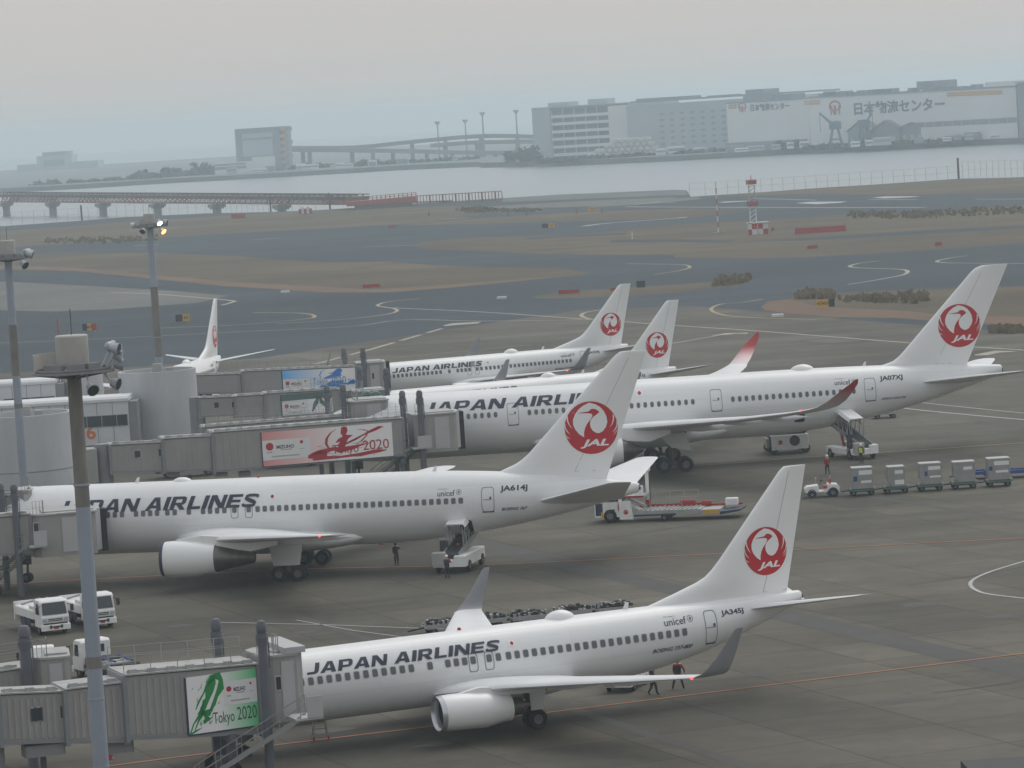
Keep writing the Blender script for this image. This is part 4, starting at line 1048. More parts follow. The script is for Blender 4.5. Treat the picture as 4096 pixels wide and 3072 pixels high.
# A: nearest gate, green poster
r, F, I = bridge('grey jet bridge with the green poster, nearest the camera', (-14.3, 196.6), 20,
    [((5, 1505, 1613, 144, 1499, 1606), 3.2, .45, 10, False), ((146, 1494, 1609, 271, 1478, 1605), 3.2, .22, 9, False), ((273, 1462, 1600, 562, 1437, 1586), 3.2, 0, 20, True)])
poster(r, F, 0, ((398, 1465), (550, 1443), (552, 1567), (400, 1588)), (.10, .58, .22), (.012, .26, .055), 'green')
for q in ((70, 1533, 96, 1558), (134, 1528, 143, 1552)): glass(I[0][0], F, .45, q)
co, ci = cab(r, F, (566, 648, 1420, 1560), -.1, 3.6, (594, 1462, 606, 1488), None, 0)
p = loc(r, at(563, 1338, 195.9)); lift_column(r, p.x, p.y, p.z, .25)
p = loc(r, at(465, 1334, 200.4)); lift_column(r, p.x, p.y, p.z, .25)
bogie(r, loc(r, at(555, 1500, 197)).x - 1.6, -.1, 3.6, 2.5)
hang_box(r, F(61, 1625)[0], F(148, 1625)[0], .6, F(100, 1638)[1], F(100, 1612)[1]); hang_box(r, F(237, 1615)[0], F(296, 1615)[0], .6, F(260, 1632)[1], F(260, 1603)[1])
m = MB(); a = F(107, 1620); m.tube((a[0], 1.6, 0), (a[0], 1.6, a[1]), .16, n=10); m.build('support_column', COLM, r, True)
m = MB(); a = F(-6, 1540); m.tube((a[0] - .6, 1.6, 0), (a[0] - .6, 1.6, 6.0), 1.15, n=20); m.build('rotunda', BRG2, r, True)
T_ = loc(r, at(655, 1548, 195.2)); B_ = loc(r, gnd(428, 1694)); stairs(r, T_, B_, 1.15)
m = MB(); m.box(T_.x - .6, T_.x + .9, T_.y - .6, T_.y + 1.2, T_.z - .12, T_.z); m.box(T_.x + .05, T_.x + .9, T_.y - .66, T_.y - .602, T_.z, T_.z + 1.1); m.build('stair_landing', BRGL, r)

# A2: parked bridge behind it at the lower left
r, F, I = bridge('retracted grey jet bridge behind the green poster one, with one round column in front', (-23.6, 205.2), 8, [((-60, 1462, 1530, 48, 1448, 1526), 3.0, .2, 8, True)])
cab(r, F, (66, 150, 1424, 1512), -.2, 3.6, None, None, 0)
p = loc(r, at(51, 1349, 204.4)); lift_column(r, p.x, p.y, p.z, .30)

# B: second airliner, rear bridge close to us and front bridge behind
r, F, I = bridge('grey jet bridge whose cab hides the lettering of the second airliner', (-36.4, 283.2), 10, [((-90, 1128, 1204, 68, 1113, 1200), 3.1, .2, 10, False)])
cab(r, F, (68, 206, 1111, 1200), -.3, 4.4, (72, 1130, 83, 1147), (.45, -.3), .5)
p = loc(r, at(29, 1044, 283)); lift_column(r, p.x, p.y, p.z, .25)
p = loc(r, at(0, 1042, 288)); lift_column(r, p.x, p.y, p.z, .25)
T_ = loc(r, at(70, 1180, 282.0)); B_ = loc(r, gnd(-35, 1268)); stairs(r, T_, B_, 1.15)
m = MB(); m.box(T_.x - .2, T_.x + 1.0, T_.y - .5, T_.y + .9, T_.z - .1, T_.z); m.box(T_.x + .1, T_.x + 1.1, T_.y - .56, T_.y - .502, T_.z, T_.z + 1.15); m.build('stair_landing', BRGL, r)
bogie(r, -3.2, 0, 3.2, 2.6)
r, F, I = bridge('grey jet bridge at the nose door of the second airliner, its black bellows open', (-39.6, 288.4), 6, [((-90, 1080, 1130, 36, 1072, 1128), 3.0, .2, 6, False)])
cab(r, F, (36, 68, 1062, 1130), -.1, 3.2, None, (.35, -.2), .4)

# C: red poster
r, F, I = bridge('long grey jet bridge with the red poster', (-9.7, 342.6), 12,
    [((240, 964, 1024, 352, 958, 1021), 3.3, .45, 9, False), ((354, 950, 1021, 459, 944, 1017), 3.3, .22, 9, False), ((461, 936, 1021, 873, 905, 985), 3.3, 0, 26, True)])
poster(r, F, 0, ((563, 935), (845, 912), (846, 985), (565, 1008)), (.74, .27, .26), (.42, .012, .028), 'red')
for q in ((291, 975, 305, 988), (344, 971, 351, 985)): glass(I[0][0], F, .45, q)
cab(r, F, (894, 985, 896, 976), -.3, 4.4, (904, 920, 914, 940), (.6, -.5), .6)
p = loc(r, at(905, 842, 342.4)); lift_column(r, p.x, p.y, p.z, .27)
p = loc(r, at(868, 843, 347.5)); lift_column(r, p.x, p.y, p.z, .27)
bogie(r, loc(r, at(880, 950, 343)).x - .6, .1, 3.4, 3.2)
T_ = loc(r, at(896, 968, 341.8)); B_ = loc(r, gnd(800, 1052)); stairs(r, T_, B_, 1.15)
m = MB(); m.box(T_.x - .2, T_.x + 1.4, T_.y - .5, T_.y + 1.2, T_.z - .1, T_.z); m.box(T_.x + .2, T_.x + 1.5, T_.y - .56, T_.y - .502, T_.z, T_.z + 1.1); m.build('stair_landing', BRGL, r)
a = F(228, 990); m = MB(); m.tube((a[0], 1.65, 0), (a[0], 1.65, 6.6), .75, n=18); m.build('rotunda', BRG2, r, True)
m = MB(); b = F(185, 990); m.box(b[0] - .3, a[0] - .7, .3, 3.0, 3.3, 6.3); m.build('tunnel', BRG, r)
for u in (366, 470, 520): hang_box(r, F(u, 1020)[0], F(u + 24, 1020)[0], .7, F(u, 1032)[1], F(u, 1019)[1] - .1)
m = MB()
for u in (412, 700, 770): a = F(u, 1000); m.tube((a[0], 1.6, 0), (a[0], 1.6, 3.2), .2, n=10)
m.build('support_column', COLM, r, True)
# C2: nose bridge of the same aircraft
r, F, I = bridge('grey jet bridge at the nose door of the largest airliner, behind the red poster bridge', (-13.2, 349.5), 9, [((440, 925, 985, 755, 900, 960), 3.1, .1, 16, True)])
cab(r, F, (752, 838, 868, 940), -.2, 4.2, None, (.3, -.3), .3)
p = loc(r, at(740, 829, 349.3)); lift_column(r, p.x, p.y, p.z, .27)
p = loc(r, at(705, 831, 354.3)); lift_column(r, p.x, p.y, p.z, .27)

# E: bridge with the half hidden poster
r, F, I = bridge('grey jet bridge with a half hidden poster under a dark green band', (-18.6, 392), 9,
    [((432, 862, 903, 508, 859, 900), 3.1, .4, 8, False), ((510, 858, 903, 571, 854, 901), 3.1, .2, 7, False), ((573, 852, 901, 735, 842, 890), 3.1, 0, 12, True)])
poster(r, F, 0, ((606, 851), (716, 844), (716, 888), (606, 899)), (.55, .57, .56), (.10, .15, .15), 'band')
for q in ((463, 870, 473, 881), (501, 869, 509, 880)): glass(I[0][0], F, .4, q)
cab(r, F, (766, 833, 846, 890), -.2, 4.0, None, None, .3)
p = loc(r, at(833, 794, 391.6)); lift_column(r, p.x, p.y, p.z, .27)
p = loc(r, at(776, 790, 396)); lift_column(r, p.x, p.y, p.z, .27)
m = MB()
for u in (790, 808):
    a = F(u, 857); m.lathe([(.3, -.9), (.62, -.8), (.72, -.2), (.62, .5), (.3, .6)], (a[0], -.9, a[1]), 'y', 14)
m.build('air_duct_reel', GREEN, r, True)
m = MB(); a = F(440, 900); m.tube((a[0] - .5, 1.6, 0), (a[0] - .5, 1.6, 6.6), .8, n=18); m.build('rotunda', BRG2, r, True)

# D: blue poster
r, F, I = bridge('farthest grey jet bridge, with the blue poster', (-17.6, 437), 8,
    [((416, 813, 852, 523, 809, 851), 3.2, .3, 11, False), ((525, 804, 853, 770, 793, 842), 3.2, 0, 22, True)])
poster(r, F, 0, ((608, 800), (766, 794), (767, 843), (609, 851)), (.12, .46, .88), (.02, .20, .62), 'blue')
cab(r, F, (772, 829, 785, 842), -.2, 4.2, (803, 806, 808, 818), (.4, -.3), .4)
p = loc(r, at(783, 749, 436.8)); lift_column(r, p.x, p.y, p.z, .27)
p = loc(r, at(742, 750, 441.5)); lift_column(r, p.x, p.y, p.z, .27)
a = F(405, 830); m = MB(); m.tube((a[0], 1.6, 0), (a[0], 1.6, 5.8), .8, n=18); m.build('rotunda', BRG2, r, True)

# --- concrete drums and glazed walkways of the pier
def drum(label, cx, cy, rad, zt, zb=0):
    root = thing('concrete_drum', label, 'drum tower', (cx, cy, 0), 0, 'concrete drums of the pier')
    m = MB(); n = 48
    m.lathe([(rad, zb), (rad, zt), (rad - .3, zt), (rad - .3, zt - 2.6), (.02, zt - 2.6)], (0, 0, 0), 'z', n); o = m.build('drum_wall', CONC, root, True)
    m = MB(); m.lathe([(rad + .012, 1.6), (rad + .03, 1.62), (rad + .03, 1.68), (rad + .012, 1.7)], (0, 0, 0), 'z', n); m.build('conduit', BRG2, root)
    m = MB(); m.box(-.6, .4, rad * .35, rad * .35 + .8, zt - 2.6, zt + .55); m.box(.9, 1.7, rad * .3, rad * .3 + .7, zt - 2.6, zt + .1); m.build('roof_plant', BRG, root)
    return root
drum('large pale concrete drum beside the walkway numbered in orange', -37.75, 404, 4.15, 8.85)
drum('pale concrete drum at the left edge, behind the middle light mast', -48.5, 375, 4.7, 7.15)
drum('smaller pale concrete drum farther back, behind the head of the nearest mast', -49.4, 436, 2.4, 7.3)
def walkway(label, u0, u1, vt0, vt1, y, zb, dep=4.5, number=None, win=None):
    a, b = at(u0, vt0, y), at(u1, vt1, y); zt = (a.z + b.z) / 2
    root = thing('glazed_walkway', label, 'walkway', (b.x, y, 0), 0)
    l = a.x - b.x
    m = MB(); m.box(l, 0, 0, dep, zb, zt - .5)
    m.use(1)
    for k in range(1, int(-l / 1.65)): m.box(-k * 1.65 - .035, -k * 1.65 + .035, -.02, -.002, zb, zt - .5)
    wl = m.build('wall', (CONC2, BRG2), root)
    m = MB(); m.loft([[(x, -.15, zt - .499), (x, -.15, zt - .22), (x, .1, zt), (x, dep, zt), (x, dep + .1, zt - .499)] for x in (l, .12)]); m.build('roof', mat('walkway_roof_white', (.66, .67, .68), .5, noise=.06), root)
    m = MB(); m.box(.004, .9, .1, dep - .1, zb, zt - .6); m.build('end_return', BRG2, root)
    if win:
        for w0, w1, z0, z1 in win:
            m = MB(); m.box(w0, w1, -.06, -.034, z0, z1); w = m.build('window', BRGL, wl)
            m = MB(); q = w0 + .06
            while q < w1 - .1: m.box(q, min(q + 1.5, w1 - .06), -.08, -.062, z0 + .06, z1 - .06); q += 1.57
            m.build('pane', GLASSD, w)
    if number:
        ps = text_at(number[0], *number[1:5], .02)
        decal('gate_number', [(ps, 0, 0)], (ORANGE,), root, lambda x, z: .03, off=.01, smooth=False)
    return root
walkway('glazed walkway with the orange number 6, ending at the large drum', -300, 275, 893, 853, 395.5, 1.9, number=('6', -4.55, -3.55, 2.55, 4.0), win=[(-6.0, -.1, 3.75, 5.0), (-13.2, -7.6, 3.75, 5.0)])
walkway('pale glazed walkway farther back on the left', -300, 118, 843, 819, 432, 2.6, win=[(-6, -.1, 4.2, 4.9)])
w = thing('pier_building', 'low grey pier block under the nearest walkway at the left edge', 'building', (-58, 398, 0))
m = MB(); m.box(-20, 15.5, 4.4, 30, 0, 1.85); m.build('wall', BRG, w); m = MB(); m.box(-20.2, 15.7, 4.2, 30.2, 1.853, 2.0); m.build('roof', ROOFG, w)

# --- floodlight masts
def lamp(m, c, d, s=1.0):
    c, d = Vector(c), Vector(d).normalized()
    up = Vector((0, 0, 1)); sd = d.cross(up).normalized(); up = sd.cross(d)
    rg = []
    for t, k in ((-.32, .10), (-.22, .26), (.10, .33), (.24, .40), (.25, .36)):
        rg.append([c + d * t * s + (sd * cos(2 * pi * i / 10) + up * sin(2 * pi * i / 10)) * k * s for i in range(10)])
    m.loft(rg)
def mast(label, x, y, top, rad, band, dirs, lit=(), ls=1.0):
    root = thing('floodlight_mast', label, 'light mast', (x, y, 0), 0, 'floodlight masts')
    m = MB(); zc = top - 2.0
    z = 0.0
    for z0, z1, k in band + [(zc + .1, zc + .1, 0)]:
        q = lambda h: rad * (1.06 - .18 * h / zc)
        m.use(0).lathe([(q(z), z), (q(z0), z0)], (0, 0, 0), 'z', 20)
        if z1 > z0: m.use(1).lathe([(q(z0) * k, z0), (q(z1) * k, z1)], (0, 0, 0), 'z', 20)
        z = z1
    for z in (zc * .3, zc * .42, zc * .8): m.use(0).lathe([(rad * 1.0, z), (rad * 1.03, z + .03), (rad * 1.03, z + .09), (rad * 1.0, z + .12)], (0, 0, 0), 'z', 20)
    m.build('mast_pole', (MASTB, RUST), root, True)
    m = MB(); m.lathe([(.02, .28), (.68, .28), (.70, .35), (.70, 1.55), (.66, 1.6), (.02, 1.6)], (0, 0, zc), 'z', 24); m.build('head_drum', DRUMC, root, True)
    m = MB(); m.tube((0, .2, zc + 1.6), (0, .2, zc + 2.7), .02, n=6); m.build('lightning_rod', DARKM, root)
    m = MB(); R = 1.72
    m.lathe([(.3, 0), (R, .0), (R, .08), (.3, .08)], (0, 0, zc), 'z', 20)
    m.lathe([(R * .9, .05), (R * .93, .14), (R * .93, .2), (R * .9, .2)], (0, 0, zc), 'z', 20)
    for k in range(10):
        a = 2 * pi * k / 10; m.bar((0, 0, zc - .25), (R * cos(a), R * sin(a), zc + .02), .09)
    for k, (a0, a1) in enumerate(((200, 255), (262, 300), (305, 340))):
        a0, a1 = radians(a0), radians(a1); m.bar((1.2 * cos(a0), 1.2 * sin(a0), zc + .25), (1.2 * cos(a1), 1.2 * sin(a1), zc + .25), .22, .34)
    m.build('head_platform', BRG2, root)
    m = MB(); n = 9
    for a0, a1 in ((110, 200),):
        p = [(R * .97 * cos(radians(a0 + (a1 - a0) * k / n)), R * .97 * sin(radians(a0 + (a1 - a0) * k / n))) for k in range(n + 1)]
        for q, s in zip(p, p[1:]): m.hexa([(q[0], q[1], zc + .1), (s[0], s[1], zc + .1), (s[0] * .98, s[1] * .98, zc + .1), (q[0] * .98, q[1] * .98, zc + .1), (q[0], q[1], zc + .85), (s[0], s[1], zc + .85), (s[0] * .98, s[1] * .98, zc + .85), (q[0] * .98, q[1] * .98, zc + .85)])
    m.build('head_screen', DRUMC, root)
    for k, (a, h, tl) in enumerate(dirs):
        a = radians(a); c = Vector((R * 1.12 * cos(a), R * 1.12 * sin(a), zc + h)); d = Vector((cos(a), sin(a), tl))
        m = MB(); m.bar((R * .8 * cos(a), R * .8 * sin(a), zc + .04), c - Vector((0, 0, .12)), .07); lamp(m, c, d, ls)
        fl = m.build('floodlight', LAMPB, root, True)
        m = MB(); e = d.normalized(); u = Vector((0, 0, 1)); s1 = e.cross(u).normalized(); u = s1.cross(e)
        m.poly([c + e * .256 * ls + (s1 * cos(2 * pi * i / 12) + u * sin(2 * pi * i / 12)) * .34 * ls for i in range(12)])
        m.build('lens', dict(lit).get(k, GLASSW), fl)
mast('nearest pale blue light mast, its foot below the edge of the photo', -18.46, 160, 26.1, .34, [(11.5, 12.0, 1.03), (18.4, 24.1, 1.0)], [(20, .80, -.15), (-4, .62, -.3), (40, .95, -.1), (-22, -.5, -.3), (-62, -.6, -.5), (8, .22, -.2), (-14, .95, -.2)], ls=.72)
mast('middle light mast at the left edge, with a dark band half way up its pole', -42.43, 325, 26.05, .36, [(11.2, 11.6, 1.03), (14.0, 18.4, 1.03)], [(15, .35, -.25), (-5, .3, -.4), (-40, -.5, -.6), (150, .3, -.2), (200, .2, -.3), (40, .45, -.2)])
mast('far light mast behind the large drum, with one lit white lamp and one orange', -42.07, 454, 24.9, .46, [(7.3, 15.7, 1.03)], [(15, .35, -.25), (-12, .5, -.5), (-50, .55, -.9), (165, .35, -.25), (185, .3, -.3), (-110, -.35, -.6), (-35, -.5, -.8), (8, .3, -.2)], lit=((2, LAMPL), (6, LAMPO)))

# ================================================================== APRON VEHICLES
def heading(a, b): return atan2(b[1] - a[1], b[0] - a[0])
def vwheels(root, pts, r=.42, w=.26):
    for x, y in pts: wheel(root, x, y, r, w)

def tank_truck(label, x, y, rz, group=None, body=True):
    """cab-over service truck with a low white tank bed; front at +x"""
    t = thing('service_truck', label, 'truck', (x, y, 0), rz, group)
    m = MB(); m.bar((-6.6, .42, .62), (.2, .42, .62), .14, .24); m.bar((-6.6, -.42, .62), (.2, -.42, .62), .14, .24); m.build('chassis', VBLK, t)
    # cab: profile in x-z swept over the width
    m = MB(); W = 1.06
    pr = [(-1.72, .55), (-.02, .55), (.0, 1.32), (-.10, 1.45), (-.30, 2.42), (-.50, 2.58), (-1.55, 2.60), (-1.72, 2.45)]
    rg = []
    for yy, k in ((-W, .93), (-W + .12, 1.0), (W - .12, 1.0), (W, .93)): rg.append([(-.86 + (px + .86) * (1 if k == 1 else .97), yy, pz if pz < 1.5 else 1.5 + (pz - 1.5) * (1 if k == 1 else .95)) for px, pz in pr])
    m.loft(rg); c = m.build('cab', VWHITE, t, bevel=.03)
    m = MB(); m.hexa([(-.075, -.93, 1.50), (-.06, -.93, 1.50), (-.06, .93, 1.50), (-.075, .93, 1.50), (-.30, -.88, 2.36), (-.27, -.88, 2.36), (-.27, .88, 2.36), (-.30, .88, 2.36)]); m.build('windscreen', GLASSW, c)
    for s in (-1, 1):
        m = MB(); m.prism([(-.45, s * 1.062, 1.5), (-1.2, s * 1.062, 1.5), (-1.2, s * 1.05, 2.28), (-.58, s * 1.05, 2.28)], (0, s * .015, 0)); m.build('side_window', GLASSW, c)
        m = MB(); m.rbox(-.12, .06, s * 1.33 - .12, s * 1.33 + .12, 1.65, 2.15, .04); m.bar((-.2, s * 1.0, 2.2), (0, s * 1.33, 2.1), .04); m.build('mirror', VBLK, c)
        m = MB(); m.hexa([(.0, s * .80 - .17, .98), (.035, s * .80 - .17, .98), (.035, s * .80 + .17, .98), (.0, s * .80 + .17, .98), (-.02, s * .82 - .15, 1.22), (.02, s * .82 - .15, 1.22), (.02, s * .82 + .15, 1.22), (-.02, s * .82 + .15, 1.22)]); m.build('headlight', LAMPB, c)
    m = MB()
    for z in (1.02, 1.14): m.box(.004, .03, -.55, .55, z, z + .06)
    m.box(.004, .035, -.92, .92, .80, .90); m.build('grille', VBLK, c)
    m = MB(); m.rbox(-.12, .14, -1.1, 1.1, .36, .78, .04); m.use(1).box(.142, .15, -.5, .5, .55, .66); m.use(2).box(.151, .16, -.17, .17, .44, .56); m.build('bumper', (VWHITE, VBLK, VRED), c)
    if body:
        m = MB(); m.rbox(-6.6, -1.9, -1.1, 1.1, 1.05, 1.72, .08); m.box(-3.2, -1.95, -1.0, 1.0, 1.72, 1.98); bd = m.build('tank_bed', VWHITE, t)
        for s in (-1, 1):
            for l0, l1 in ((-5.2, -3.9), (-3.7, -2.7)):
                m = MB(); m.box(l0, l1, s * 1.085 - .02, s * 1.085 + .02, .48, 1.0); m.build('side_locker', VNAVY, t)
        m = MB(); m.box(-6.75, -6.55, -1.12, 1.12, .6, 1.95); m.build('rear_panel', VWHITE, t)
        m = MB(); m.tube((-2.5, -.6, 2.2), (-2.5, .5, 2.2), .26, n=10); m.build('hose_reel', VBLUE, t, True)
        m = MB(); m.ball((-2.1, .1, 2.35), .24, 8); m.bar((-3.6, -.3, 1.75), (-3.2, .4, 2.2), .12); m.bar((-5.9, -.8, 1.75), (-5.6, .6, 2.1), .14); m.bar((-5.6, .6, 2.1), (-4.2, .5, 1.9), .1); m.build('pump_fittings', VGREY, t)
    else:
        m = MB(); m.box(-6.7, -1.9, -1.0, 1.0, .78, 1.0); m.rbox(-3.6, -2.0, -.95, .95, 1.0, 1.5, .05); m.use(1)
        for k in range(5): m.rbox(-6.4 + k * .55, -5.95 + k * .55, -.85, .85, 1.0, 1.35 + .12 * (k % 2), .05)
        m.use(2).tube((-6.3, -.7, 1.55), (-3.9, -.7, 1.7), .07, n=8); m.tube((-6.3, .5, 1.6), (-4.2, .6, 1.62), .07, n=8); m.build('equipment_deck', (VBLK, VGREY, VBLUE), t)
        m = MB(); m.rbox(-6.9, -6.7, -1.05, 1.05, .5, 1.5, .05); m.use(1).box(-6.915, -6.902, -.2, .2, .85, 1.05); m.build('tail_panel', (VBLK, VRED), t)
        m = MB(); m.box(-1.76, -1.725, -.6, .6, 1.75, 2.25); m.build('rear_window', GLASSW, c)
    t.scale = (.94, .94, .94)
    vwheels(t, [(-.95, .9), (-.95, -.9), (-4.9 if body else -5.0, .82), (-4.9 if body else -5.0, -.82)], .43, .3)
    return t
p = gnd(122, 1371); tank_truck('white tank truck left of the nearest mast, its whole front in view', p.x, p.y, radians(-66), 'white tank trucks')
p = gnd(222, 1358); tank_truck('white tank truck half hidden behind the nearest light mast', p.x, p.y, radians(-66), 'white tank trucks')
p = at(78, 1400, 237); tank_truck('white truck cab seen from behind, left above the retracted bridge', p.x + .1, 237, radians(98), None, False)
p = at(196, 1395, 238); tank_truck('white truck with a dark equipment deck and red plate, behind the nearest mast', p.x - .4, 239, radians(118), None, False)

def belt_loader(label, x, y, rz, sc=1.0, top=3.1):
    """self-driven conveyor with a white canopy; +x is the high end"""
    t = thing('belt_loader', label, 'belt loader', (x, y, 0), rz)
    m = MB(); m.rbox(-2.6, 1.9, -.95, -.25, .38, 1.02, .05); m.rbox(-2.6, -1.9, -.25, .95, .38, .8, .05); m.rbox(-1.2, 1.9, .25, .95, .38, .8, .05); m.build('chassis', VWHITE, t)
    m = MB(); m.rbox(-2.0, -1.3, .3, .9, .8, 1.15, .05); m.bar((-1.35, .6, 1.1), (-1.25, .6, 1.75), .5, .08); m.build('driver_seat', VBLK, t)
    m = MB(); m.rbox(-2.75, -2.35, .2, .98, .5, 1.25, .06); m.use(1).box(-2.2, -1.9, .3, .8, .81, 1.2); m.build('engine_hood', (VGREY, VRED), t)
    a, b = Vector((-2.4, -.05, .95)), Vector((2.9, -.05, top))
    m = MB(); m.bar(a, b, .86, .22); cv = m.build('conveyor', VBLK, t)
    m = MB()
    for s in (-.48, .48): m.bar(a + Vector((0, s, .05)), b + Vector((0, s, .05)), .07, .3)
    for k in range(6):
        p0 = a.lerp(b, .22 + k * .12)
        for s in (-.48, .48): m.bar(p0 + Vector((0, s, .1)), p0 + Vector((-.15, s, 1.35)), .05)
        if k < 5:
            for s in (-.48, .48): m.bar(p0 + Vector((0, s, .1)), a.lerp(b, .34 + k * .12) + Vector((-.15, s, 1.35)), .035)
    for s in (-.48, .48): m.bar(a.lerp(b, .2) + Vector((-.1, s, 1.0)), b + Vector((-.4, s, .8)), .04)
    m.build('side_frame', STEELG, cv)
    m = MB(); q0, q1 = a.lerp(b, .26) + Vector((-.2, 0, 1.38)), a.lerp(b, .92) + Vector((-.2, 0, 1.36)); mid = q0.lerp(q1, .5)
    for u, v in ((q0, mid - Vector((.04, 0, 0))), (mid + Vector((.04, 0, 0)), q1)):
        m.loft([[c + Vector((0, yy, zz)) for yy, zz in ((-.62, -.16), (-.5, .0), (.5, .0), (.62, -.16), (.5, .07), (-.5, .07))] for c in (u, v)])
    m.build('canopy', VWHITE, cv)
    m = MB(); m.bar((.9, -.05, .7), (1.6, -.05, 2.4), .14); m.bar((-.8, -.05, .6), (-.6, -.05, 1.5), .14); m.build('lift_arm', VRED, cv)
    vwheels(t, [(-1.75, -.88), (1.2, -.88), (-1.75, .86), (1.2, .86)], .34, .22)
    t.scale = (sc, sc, sc)
    return t
a, b = gnd(982, 1238), gnd(1008, 1205)
belt_loader('white canopied belt loader reaching up to the open hold of the second airliner', a.x + .5, a.y + 3.0, radians(76), 1.32, 2.0)
a = gnd(1838, 992)
belt_loader('white canopied belt loader at the rear hold of the largest airliner', a.x + .1, a.y + 1.8, radians(112), 1.32, 2.6)
a = gnd(1368, 1496)
belt_loader('low white belt loader under the tail of the nearest airliner', a.x - .2, a.y + 2.2, radians(72), .85, 2.1)

def loader(label, x, y, rz):
    """long cargo deck loader; control end at -x"""
    t = thing('cargo_loader', label, 'cargo loader', (x, y, 0), rz)
    m = MB(); m.rbox(-5.2, -3.0, -1.35, 1.35, .45, 1.75, .06); m.use(1).box(-5.25, -3.0, -1.4, 1.4, 1.755, 1.86); m.use(2).box(-5.1, -4.5, -1.37, -1.352, .6, 1.6); m.box(-3.9, -3.5, -1.37, -1.352, .5, 1.1); m.use(3).box(-4.65, -4.45, -1.39, -1.372, .35, .9); m.use(4).box(-4.2, -3.3, -.8, .6, 1.862, 2.02)
    m.build('power_unit', (VWHITE, VNAVY, VNAVY, VYEL, VORNG), t)
    m = MB(); m.prism([(-3.1, -1.5, .25), (-1.95, -1.5, .25), (-2.15, -1.5, 1.75), (-3.1, -1.5, 1.75)], (0, .12, 0)); sd = m.build('front_stabiliser', VWHITE, t)
    m = MB(); m.lathe([(.2, 0), (.12, 0)], (-2.55, -1.512, .85), 'y', 14); m.poly([(-2.55 + .09 * cos(k * .5), -1.513, .82 + .12 * sin(k * .5)) for k in range(12)]); m.build('roundel', RED, sd)
    for mx_, yy, zt in ((-3.0, -1.3, 3.0), (-1.2, 1.3, 3.9)):
        m = MB(); m.box(mx_ - .15, mx_ + .15, yy - .13, yy + .13, 1.0, zt); m.use(1).box(mx_ - .20, mx_ - .151, yy - .1, yy + .1, 1.4, zt - .15); m.box(mx_ + .151, mx_ + .2, yy - .1, yy + .1, 1.4, zt - .15); m.use(0).tube((mx_, yy, zt), (mx_, yy, zt + .4), .3, .3, 12); m.ball((mx_, yy, zt + .4), .3, 10); m.use(2).box(mx_ - .2, mx_ + .2, yy - .18, yy + .18, 1.0, 1.5); m.build('lift_mast', (VWHITE, VBLK, VRED), t)
    m = MB(); m.box(-3.4, -1.1, -1.2, 1.2, 1.95, 2.12); m.use(1).box(-3.45, -1.05, -1.26, -1.21, 2.0, 2.14); m.use(2); m.bar((-3.2, -1.1, 1.9), (-1.3, -1.1, .95), .12, .2); m.bar((-3.2, 1.1, 1.9), (-1.3, 1.1, .95), .12, .2); m.use(3).rbox(-2.1, -1.5, .3, 1.0, 2.12, 2.75, .05); m.build('bridge_platform', (VGREY, VRED, VWHITE, VWHITE), t)
    m = MB(); m.box(-1.95, 3.6, -1.45, 1.45, .62, .90); m.use(1).box(-1.95, 3.6, 1.30, 1.5, .905, 1.12); m.use(2).box(-1.9, 1.6, -1.48, -1.455, .45, .60); m.use(0).box(3.62, 5.2, -1.45, 1.45, .50, .82); m.use(3).box(3.9, 5.1, -1.475, -1.455, .48, .8); m.use(2).prism([(5.2, -1.35, .35), (6.9, -1.35, .62), (6.9, -1.35, .76), (5.2, -1.35, .60)], (0, 2.7, 0)); m.use(1).box(3.6, 6.6, 1.3, 1.45, .83, 1.0)
    m.build('main_platform', (VGREY, VRED, VNAVY, VYEL), t)
    m = MB()
    for k in range(14): m.tube((-1.7 + k * .38, -1.3, .95), (-1.7 + k * .38, 1.25, .95), .06, n=6)
    m.build('roller_bed', ALU, t)
    m = MB(); m.rbox(1.5, 2.8, .95, 1.25, 1.0, 1.4, .06); m.rbox(3.3, 4.1, .95, 1.25, .95, 1.3, .06); m.build('side_roller_housing', VRED, t)
    m = MB(); m.rbox(5.3, 6.3, .7, 1.4, .9, 1.45, .05); m.build('control_box', VWHITE, t)
    m = MB(); rail(m, [(-1.85, -1.4, .9), (2.1, -1.4, .9)], 1.05, 3, .03); rail(m, [(-.6, 1.45, 1.1), (3.0, 1.45, 1.1)], 1.05, 3, .03); m.build('railing', RAILM, t)
    vwheels(t, [(-3.9, -1.25), (-3.9, 1.25)], .55, .34); vwheels(t, [(.6, -1.25), (.6, 1.25)], .3, .24)
    return t
a, b = gnd(1303, 1130), gnd(1585, 1120)
c = (a + b) / 2; loader('long white and navy cargo loader standing behind the tail of the second airliner', c.x - .55, c.y + 1.5, heading(a, b))
# rear-on loader under the big airliner
a = gnd(1706, 981)
t = thing('lower_deck_loader', 'boxy white cargo loader seen end-on under the belly of the largest airliner', 'cargo loader', (a.x, a.y + 1.6, 0), radians(4))
m = MB(); m.rbox(-1.75, 1.75, -1.5, 1.4, .45, 1.85, .06); m.use(1).lathe([(.02, 0), (.5, 0), (.5, .02)], (.45, -1.53, 1.25), 'y', 18); m.box(-1.78, -1.752, -1.2, 1.2, .5, 1.7); m.use(2).box(-1.1, -.75, -1.52, -1.502, .95, 1.35); m.build('power_unit', (VWHITE, VBLK, VRED), t)
m = MB(); m.box(-1.7, 1.7, -1.3, 3.5, 2.0, 2.25)
for x in (-1.5, 1.5): m.bar((x, -1.2, .6), (x, 2.8, 2.1), .16, .2); m.bar((x, 2.8, .6), (x, -1.2, 2.1), .16, .2)
m.use(1); rail(m, [(-1.65, -1.2, 2.25), (1.65, -1.2, 2.25)], .9, 4, .04); m.box(-1.2, .9, -1.0, -.4, 2.25, 2.7); m.build('scissor_platform', (VBLK, VGREY), t)
